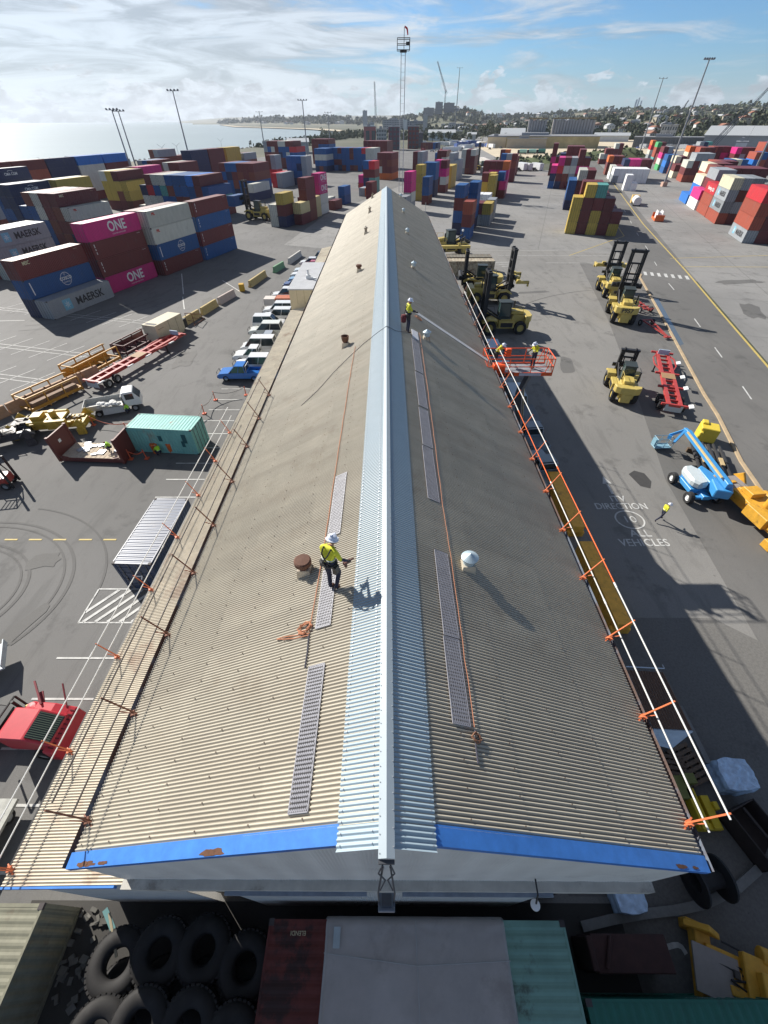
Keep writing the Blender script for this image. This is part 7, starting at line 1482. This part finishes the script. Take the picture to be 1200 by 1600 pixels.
def clump(mb, c, r, h, n, leaf):
    for i in range(n):
        u = random.random()*6.2832; w = random.random()**0.6*r; z = random.random()*h; k = max(0.15, 1-(z/h)**2*0.8)
        p = Vector((c[0]+math.cos(u)*w*k, c[1]+math.sin(u)*w*k, c[2]+z)); a = leaf*random.uniform(.5, 1.3); mb.m = random.choice((0, 0, 1, 1, 2))
        d = Vector((random.gauss(0, 1), random.gauss(0, 1), random.gauss(0, 1)*0.8)).normalized(); e = d.orthogonal().normalized(); f = d.cross(e)
        mb.add([p-e*a, p-f*a*0.8, p+e*a, p+f*a*0.8+Vector((0, 0, a*0.3))], [(0, 1, 2, 3)])
def woods(name, label, tab, x0, x1, count, dlo, dhi, rr, hh_, n, leaf, hcap=1.0):
    mb = MB()
    for i in range(count):
        x = random.uniform(x0, x1); D, h = interp(tab, x); f = random.uniform(dlo, dhi); p = at(x, 190, D*f)
        hf = 0 if f < 0.8 else (f-0.8)/0.1*0.45 if f < 0.9 else 0.45+(f-0.9)/0.1*0.55 if f < 1 else 1-(f-1)/0.12*0.1
        z = -3+(h+3)*hf if f >= 0.8 else 0
        clump(mb, (p.x, p.y, max(z, 0)-1), rr*random.uniform(.5, 1.4), hh_*random.uniform(.4, 1.5), n, leaf)
    o = mb.build(name, FOL); tag(o, label, 'woodland', kind='stuff'); return o
woods('woodland', 'dark wooded ridge along the horizon', ridge, 560, 1300, 620, 0.86, 1.08, 22, 12, 20, 6)
woods('woodland', 'tree covered slopes of the nearer suburb on the right', front, 640, 1240, 620, 0.76, 1.08, 9, 8, 26, 2.8)
woods('woodland', 'pine covered headland across the bay', headl, 340, 600, 300, 0.88, 1.04, 26, 22, 18, 9)
woods('woodland', 'scrub and low trees behind the quay', [(480, 1300, 1), (640, 1000, 1), (900, 900, 2)], 500, 860, 160, 0.8, 1.05, 7, 7, 16, 2.4)
mb = MB()
for i in range(420):
    k = random.uniform(7.8, 11.6); a = shore[int(k)]; b = shore[int(k)+1]; t = k-int(k); x = a[0]+(b[0]-a[0])*t+random.uniform(3, 60); y = a[1]+(b[1]-a[1])*t; clump(mb, (x, y, 0), random.uniform(2, 4.5), random.uniform(2, 6), 20, 1.3)
tag(mb.build('shore_scrub', FOL), 'dense green scrub between the yard and the sea', 'shrubs', kind='stuff')
# green bank beside the road
gb = MB()
def bankf(u, v):
    c = Vector((84, 352)).lerp(Vector((205, 428)), u); d = Vector((-0.53, 0.85)); y = v*42
    h = 3.2*math.sin(math.pi*min(1, v*1.3))*(0.35+1.3*u)+0.5*noise.noise(Vector((u*20, v*6, 0)))
    return (c.x+d.x*y, c.y+d.y*y, max(-0.4, h))
gb.grid(bankf, 60, 16); gb.build('green_bank', G_GRASS, smooth=True)['kind'] = 'structure'
mb = MB()
for i in range(130): u = random.random(); v = random.random(); p = bankf(u, v); clump(mb, (p[0], p[1], p[2]-0.3), random.uniform(1, 2.6), random.uniform(0.8, 2.4), 12, 0.9)
tag(mb.build('bank_bushes', FOL), 'low bushes on the green bank', 'shrubs', kind='stuff')
# individual trees near the sheds
def tree(label, x, y, r, h):
    g = thing('tree', label, 'tree', (x, y, 0), 0, 'dark trees beyond the yard'); b = MB(); b.cyl((0, 0, 0), (0, 0, h*0.55), 0.4, 0.2, 7)
    for k in range(4): a = k*1.57+random.random(); b.cyl((0, 0, h*0.35), (math.cos(a)*r*0.6, math.sin(a)*r*0.6, h*0.7), 0.2, 0.07, 5)
    b.build('trunk', M('bark', (0.12, 0.09, 0.07), 0.9), g); b = MB()
    for k in range(9): a = random.random()*6.28; w = r*0.6*random.random(); clump(b, (math.cos(a)*w, math.sin(a)*w, h*random.uniform(.25, .6)), r*0.55, h*0.45, 42, 0.8)
    b.build('crown', FOL, g)
for i, (bx, D, r, h) in enumerate(((664, 760, 6, 9), (677, 750, 7, 10), (690, 745, 7, 11), (702, 740, 7, 10), (712, 735, 6, 9), (757, 800, 9, 17), (768, 790, 10, 20), (779, 810, 9, 18), (790, 830, 8, 16), (872, 860, 7, 14))):
    p = at(bx, 195, D); tree(f'dark bushy tree beyond the mid yard, {ORD[i]} from left', p.x, p.y, r, h)
# houses on the slopes
hm = [M('house_white', (0.62, 0.62, 0.6), 0.7), M('house_cream', (0.5, 0.44, 0.34), 0.7), M('house_grey', (0.36, 0.36, 0.37), 0.7)]; rm_ = [M('roof_terracotta', (0.30, 0.13, 0.08), 0.8), M('roof_grey', (0.28, 0.29, 0.31), 0.7), M('roof_pale', (0.55, 0.56, 0.57), 0.6), M('roof_brown', (0.2, 0.13, 0.1), 0.8)]
hmesh = []
for i in range(12):
    b = MB(); w = random.uniform(9, 16); l = random.uniform(9, 15); h = random.choice((3.5, 3.5, 6.5)); b.b2(-w/2, w/2, -l/2, l/2, -4, h); b.m = 1
    b.prism([(-w/2-0.6, h-0.05), (w/2+0.6, h-0.05), (w/2*0.2, h+2.4), (-w/2*0.2, h+2.4)], -l/2-0.5, l/2+0.5, 'y'); b.m = 2
    for k in range(3): b.b2(-w/2+1.5+k*w/3.4, -w/2+3+k*w/3.4, -l/2-0.03, -l/2, h-2.4, h-1)
    hmesh.append(b.mesh('house', [hm[i % 3], rm_[i % 4], GLASS]))
cnt = 0
for i in range(150):
    tab, x0, x1, f0, f1 = ((ridge, 660, 1200, 0.82, 1.0), (front, 700, 1200, 0.82, 1.02), (headl, 400, 540, 0.85, 0.97))[0 if i % 5 < 2 else 1 if i % 5 < 4 else 2]
    x = random.uniform(x0, x1); D, h = interp(tab, x); f = random.uniform(f0, f1); p = at(x, 190, D*f); hf = 0.45*(f-0.8)/0.1 if f < 0.9 else 0.45+(min(f, 1)-0.9)/0.1*0.55
    o = link('house', hmesh[i % 12], None, (p.x, p.y, max(0, -3+(h+3)*hf)+3.0), random.uniform(-0.6, 0.6)); s = 1.5 if tab is not front else 1.0; o.scale = (s, s, s); tag(o, 'small distant house among the trees on the hillside', 'house', 'distant houses on the hillside')
# larger buildings: (left px, right px, distance, height, base z, colour, label)
def windows_part(g, w, h, l, m, nx, nz):
    for k in range(nz):
        z = (k+0.5)*h/nz; b = MB(); n = nx*4; P = []
        for i in range(n+1): x = -w/2*0.96+w*0.96*i/n; d = 0.14 if (i//2) % 2 else -0.06; P += [(x, -l/2-d, z-h/nz*0.28), (x, -l/2-d, z+h/nz*0.28)]
        b.add(P, [(2*i, 2*i+2, 2*i+3, 2*i+1) for i in range(n)]); b.build('window_band', m, g)
BW = M('building_glass', (0.06, 0.075, 0.09), 0.3)
def building(label, x0, x1, D, h, z, col, l=14, roof='flat', wn=None, cat='building', name='building'):
    a = at(x0, 190, D); b_ = at(x1, 190, D); c = (a+b_)/2; w = (b_-a).length; g = thing(name, label, cat, (c.x, c.y, z), math.atan2((b_-a).y, (b_-a).x))
    m_ = _mc.get('b'+str(col)) or mat('building_wall', col, 0.7, var=0.1, scale=0.3); _mc['b'+str(col)] = m_
    b = MB(); b.b2(-w/2, w/2, -l/2, l/2, -4, h); b.build('wall', m_, g)
    if roof == 'gable': b = MB(); b.prism([(-l/2-1, h), (0, h+l*0.09), (l/2+1, h), (l/2+1, h-0.4), (-l/2-1, h-0.4)], -w/2-1, w/2+1, 'x'); b.build('roof', M('metal_roof_pale', (0.42, 0.44, 0.45), 0.5), g)
    elif roof == 'flat': b = MB(); b.b2(-w/2-0.4, w/2+0.4, -l/2-0.4, l/2+0.4, h, h+0.6); b.b2(-w*0.2, w*0.05, -l*0.2, l*0.2, h+0.6, h+2.6); b.build('roof', M('roof_grey'), g)
    else: b = MB(); b.prism([(-l/2-1, h), (l/2+1, h), (l/2+1, h+0.3), (-l/2-1, h+0.3)], -w/2-1, w/2+1, 'x'); b.build('roof', M(roof, ), g)
    if wn: windows_part(g, w, h, l, BW, *wn)
    return g
building('blocky grey hospital on the hill, left wing', 661, 677, 2500, 20, 38, (0.16, 0.18, 0.21), 40, wn=(8, 5)); building('blocky grey hospital on the hill, tall middle wing', 679, 690, 2450, 32, 42, (0.12, 0.14, 0.17), 40, wn=(5, 7)); building('blocky grey hospital on the hill, right wing under the crane', 692, 708, 2480, 26, 46, (0.13, 0.15, 0.18), 40, wn=(8, 6))
building('long grey apartment block with white fronts left of the mast', 598, 640, 1500, 22, 0, (0.30, 0.32, 0.36), 30, wn=(16, 6)); building('white slab end of the apartment blocks', 630, 636, 1470, 22, 0, (0.6, 0.62, 0.64), 20); building('grey apartment block behind the mast', 640, 662, 1500, 19, 0, (0.24, 0.26, 0.3), 26, wn=(9, 5)); building('pale tower on the coast horizon', 567, 574, 2600, 46, 6, (0.3, 0.34, 0.4), 16, wn=(4, 12))
building('white low office on the quay', 577, 585, 1200, 18, 0, (0.6, 0.64, 0.68), 16, wn=(4, 4)); building('grey and white silo block right of the apartments', 661, 668, 1250, 30, 0, (0.36, 0.37, 0.38), 16)
building('white arched storage shed beyond the quay', 671, 712, 820, 8.5, 0, (0.62, 0.66, 0.66), 34, 'gable', name='shed', cat='shed'); building('cream office beside the white shed', 712, 724, 830, 9.5, 0, (0.50, 0.44, 0.26), 20, wn=(5, 3)); building('small grey shed beyond the quay', 733, 746, 800, 7, 0, (0.42, 0.46, 0.48), 22, 'gable', name='shed', cat='shed'); building('low white building behind the pines', 690, 728, 1400, 10, 4, (0.5, 0.5, 0.48), 30, wn=(12, 2))
g = building('big brown roofed storage shed with green ridge light', 786, 822, 780, 8, 0, (0.2, 0.19, 0.17), 60, 'gable', name='shed', cat='shed'); g.children[1].data.materials[0] = M('brown_metal_roof', (0.17, 0.14, 0.11), 0.7)
building('saw toothed white shed in front of the silos', 800, 826, 690, 6.5, 0, (0.46, 0.52, 0.54), 24, 'gable', name='shed', cat='shed')
def silos(label, x0, x1, D, n, h, col):
    a = at(x0, 190, D); b_ = at(x1, 190, D); w = (b_-a).length; r = w/n/2; c = (a+b_)/2; g = thing('grain_silo', label, 'silos', (c.x, c.y, 0), math.atan2((b_-a).y, (b_-a).x)); m_ = mat('silo_concrete', col, 0.85, var=0.12, scale=0.2)
    for row in range(2):
        for i in range(n): b = MB(); b.cyl((-w/2+r+i*2*r, row*2*r, 0), (-w/2+r+i*2*r, row*2*r, h*(1 if i % 3 else 1.04)), r*1.0, n=14); b.build('silo_cell', m_, g)
    b = MB(); b.b2(-w/2, w/2, -r*0.3, r*2.2, h*1.04, h*1.1); b.build('top_gallery', M('gallery_ochre', (0.30, 0.22, 0.12), 0.8), g)
silos('left group of tall concrete silos', 826, 855, 640, 7, 21, (0.30, 0.29, 0.29)); silos('right long group of concrete silos with ochre gallery', 864, 931, 660, 15, 21, (0.34, 0.32, 0.31))
g = building('big dark grey shed at the right edge', 1116, 1320, 560, 12, 0, (0.07, 0.08, 0.10), 60, 'gable', name='shed', cat='shed'); g.children[1].data.materials[0] = M('pale_grey_shed_roof', (0.30, 0.31, 0.32), 0.6)
building('grey industrial building on the right before the trees', 1037, 1062, 760, 16, 0, (0.32, 0.34, 0.36), 24, wn=(6, 3)); building('long low dark shed behind the right field', 1000, 1110, 640, 8, 0, (0.10, 0.11, 0.12), 20, wn=(26, 1)); building('white cabin block with windows at the far right', 1165, 1183, 470, 9.5, 0, (0.55, 0.57, 0.6), 14, wn=(4, 1)); building('low white sheds past the silos', 935, 990, 800, 6, 0, (0.55, 0.57, 0.58), 30, 'gable', name='shed', cat='shed')
building('long sandy wall beside the sand lot, left part toned as lit', 766, 795, 600, 8.5, 0, (0.62, 0.50, 0.33), 3, name='wall', cat='wall'); building('long sandy wall toned as shaded beside the sand lot, right part', 797, 860, 590, 7.5, 0, (0.36, 0.31, 0.24), 3, name='wall', cat='wall'); g = building('dry earth terrace above the sandy wall', 770, 940, 630, 9, 0, (0.42, 0.34, 0.19), 60, 'flat', name='terrace', cat='terrace'); g.children[1].data.materials[0] = M('dry_earth', (0.40, 0.33, 0.18), 0.95, var=0.4, scale=0.08)  # the two sandy wall parts carry sun and shade in their colours
building('light grey pitched shed near the shore behind containers', 446, 478, 520, 8, 0, (0.33, 0.35, 0.36), 26, 'gable', name='shed', cat='shed'); building('red framed portal building in the far yard', 568, 587, 700, 16, 0, (0.34, 0.12, 0.13), 12, wn=(2, 1)); building('pale grey stacked cabins in the far yard', 588, 604, 690, 14, 0, (0.42, 0.43, 0.43), 12, wn=(6, 4))
for i, (x0, x1, D, h, z, col) in enumerate(((607, 625, 560, 17, 0, (0.12, 0.05, 0.07)), (638, 655, 580, 17, 0, (0.17, 0.05, 0.05)), (655, 662, 600, 12, 0, (0.10, 0.12, 0.15)))): building(f'tall dark red container tower in the far yard, {ORD[i]} from left', x0, x1, D, h, z, col, 12, wn=(3, 5), name='container_tower', cat='container tower')
for i, (x0, x1) in enumerate(((984, 986.5), (987.5, 989.5), (992, 994), (1090, 1093))): building(f'faint blue city tower on the horizon, {ORD[i]} from left', x0, x1, 7000, (150, 165, 140, 110)[i], 20, (0.16, 0.24, 0.36), 30, name='city_tower', cat='tower')
# cranes
def lattice(b, a, c, w, n):
    a = Vector(a); c = Vector(c)
    for s in (-1, 1): b.bar(a+Vector((s*w/2, 0, 0)), c+Vector((s*w/4, 0, 0)), w*0.14, w*0.14); b.bar(a+Vector((0, 0, s*w/2)), c+Vector((0, 0, s*w/4)), w*0.12, w*0.12)
    for k in range(n): t = k/n; t2 = (k+1)/n; p = a.lerp(c, t); r_ = a.lerp(c, t2); ww = w*(1-t*0.5); s = 1 if k % 2 else -1; b.bar(p+Vector((s*ww/2, 0, 0)), r_-Vector((s*ww/2, 0, 0)), w*0.07, w*0.07)
def crane(label, bx, D, segs, w, ropes=()):
    p = at(bx, 190, D); g = thing('crane', label, 'crane', (p.x, p.y, 0), math.atan2(p.y, p.x)-math.pi/2, 'distant cranes'); b = MB()
    for a, c in segs: lattice(b, a, c, w, 14)
    b.build('jib', M('crane_grey', (0.14, 0.15, 0.17), 0.6), g); b = MB()
    for a, c in ropes: b.bar(a, c, w*0.05, w*0.05)
    b.build('hoist_rope', BLACK, g); b = MB(); b.b2(-4, 4, -3, 3, 0, 4); b.build('base', BLACK, g)
crane('crawler crane with long raised jib at the right edge', 1128, 520, [((0, 0, 3), (26, 0, 46)), ((-3, 0, 3), (10, 0, 24))], 2.0, [((10, 0, 24), (26, 0, 46)), ((26, 0, 46), (22, 0, 8)), ((-3, 0, 3), (10, 0, 24))])
crane('second thin crane jib left of the dark shed', 1045, 700, [((0, 0, 3), (12, 0, 36))], 2.0, [((12, 0, 36), (-6, 0, 10))])
crane('thin upright crane on the quay left of the mast', 588, 1300, [((0, 0, 0), (-3, 0, 82))], 4.5)
crane('tower crane with raised jib above the hill hospital', 693, 2450, [((0, 0, 50), (0, 0, 110)), ((4, 0, 100), (-40, 0, 190))], 7, [((4, 0, 108), (-36, 0, 180))])
# parked trucks, cars and clutter beyond the yard, seen as small specks
tm = []
for i in range(9):
    b = MB(); l = random.choice((4.5, 4.5, 9, 13)); h = 1.5 if l < 5 else 3.4; b.b2(-0.9 if l < 5 else -1.25, 0.9 if l < 5 else 1.25, 0, l, 0.4, h*0.62 if l < 5 else h)
    if l < 5: b.b2(-0.8, 0.8, 1.2, 3.6, h*0.62, h)
    else: b.b2(-1.2, 1.2, l+0.3, l+2.3, 0.4, 2.9)
    b.m = 1
    for x in (-0.85, 0.85):
        for y in (0.9, l-0.9): b.cyl((x-0.12, y, 0.42), (x+0.12, y, 0.42), 0.42, n=10)
    if l < 5: b.b2(-0.82, 0.82, 1.15, 3.65, h*0.7, h*0.92)
    tm.append(b.mesh('distant_vehicle', [M('veh_'+str(i), random.choice(((0.68, 0.69, 0.7), (0.7, 0.7, 0.7), (0.3, 0.32, 0.35), (0.05, 0.1, 0.3), (0.4, 0.05, 0.05), (0.6, 0.6, 0.58), (0.1, 0.1, 0.11))), 0.4), BLACK]))
random.seed(11)
for i in range(110):
    k = i % 3
    if k == 0: x = random.uniform(660, 745); D = random.uniform(520, 760)
    elif k == 1: x = random.uniform(700, 790); D = random.uniform(560, 700)
    else: x = random.uniform(1010, 1110); D = random.uniform(600, 640)
    p = at(x, 190, D); o = link('parked_vehicle', tm[i % 9], None, (p.x, p.y, 0.03), random.choice((-TH, -TH+1.57, 0.2))+random.uniform(-.06, .06)); tag(o, 'small distant vehicle parked beyond the container yard', 'vehicle', 'distant vehicles beyond the yard')
for i in range(7):
    p = uv(-26+i*3.0, 322+i*0.8, 0.03); o = link('parked_vehicle', tm[(0, 1, 4)[i % 3]], None, p, -TH+R(35)); tag(o, f'light vehicle parked in a row by the far handler, {ORD[i]} from left', 'vehicle', 'vehicles by the far handler')
random.seed(5)
wl = MB()
for i in range(9): a = uv(-52+i*2.2, 400-i*7.5, 0.03); wl.box((a.x, a.y, 1.0), (2.6, 7, 2.0), R(20)); 
tag(wl.build('white_barriers', M('barrier_white', (0.66, 0.62, 0.58), 0.7)), 'curving row of large white barriers at the end of the mid road', 'barriers', kind='stuff')
# ---------------------------------------------------------------- haze
hz = MB(); hz.b2(-6500, 6500, -400, 9600, -4.5, 260); ho = hz.mesh('haze', [mat('tmp', (1, 1, 1))]); hm_ = bpy.data.materials.new('haze'); hm_.use_nodes = True; tn = hm_.node_tree; tn.nodes.clear()
pv = tn.nodes.new('ShaderNodeVolumePrincipled'); pv.inputs['Color'].default_value = (0.80, 0.88, 1.0, 1); pv.inputs['Density'].default_value = 0.000055; pv.inputs['Anisotropy'].default_value = 0.3
on = tn.nodes.new('ShaderNodeOutputMaterial'); tn.links.new(pv.outputs[0], on.inputs['Volume']); ho.materials.clear(); ho.materials.append(hm_); hob = link('haze', ho); tag(hob, 'thin pale sea haze filling the air over the port', 'haze', kind='stuff')
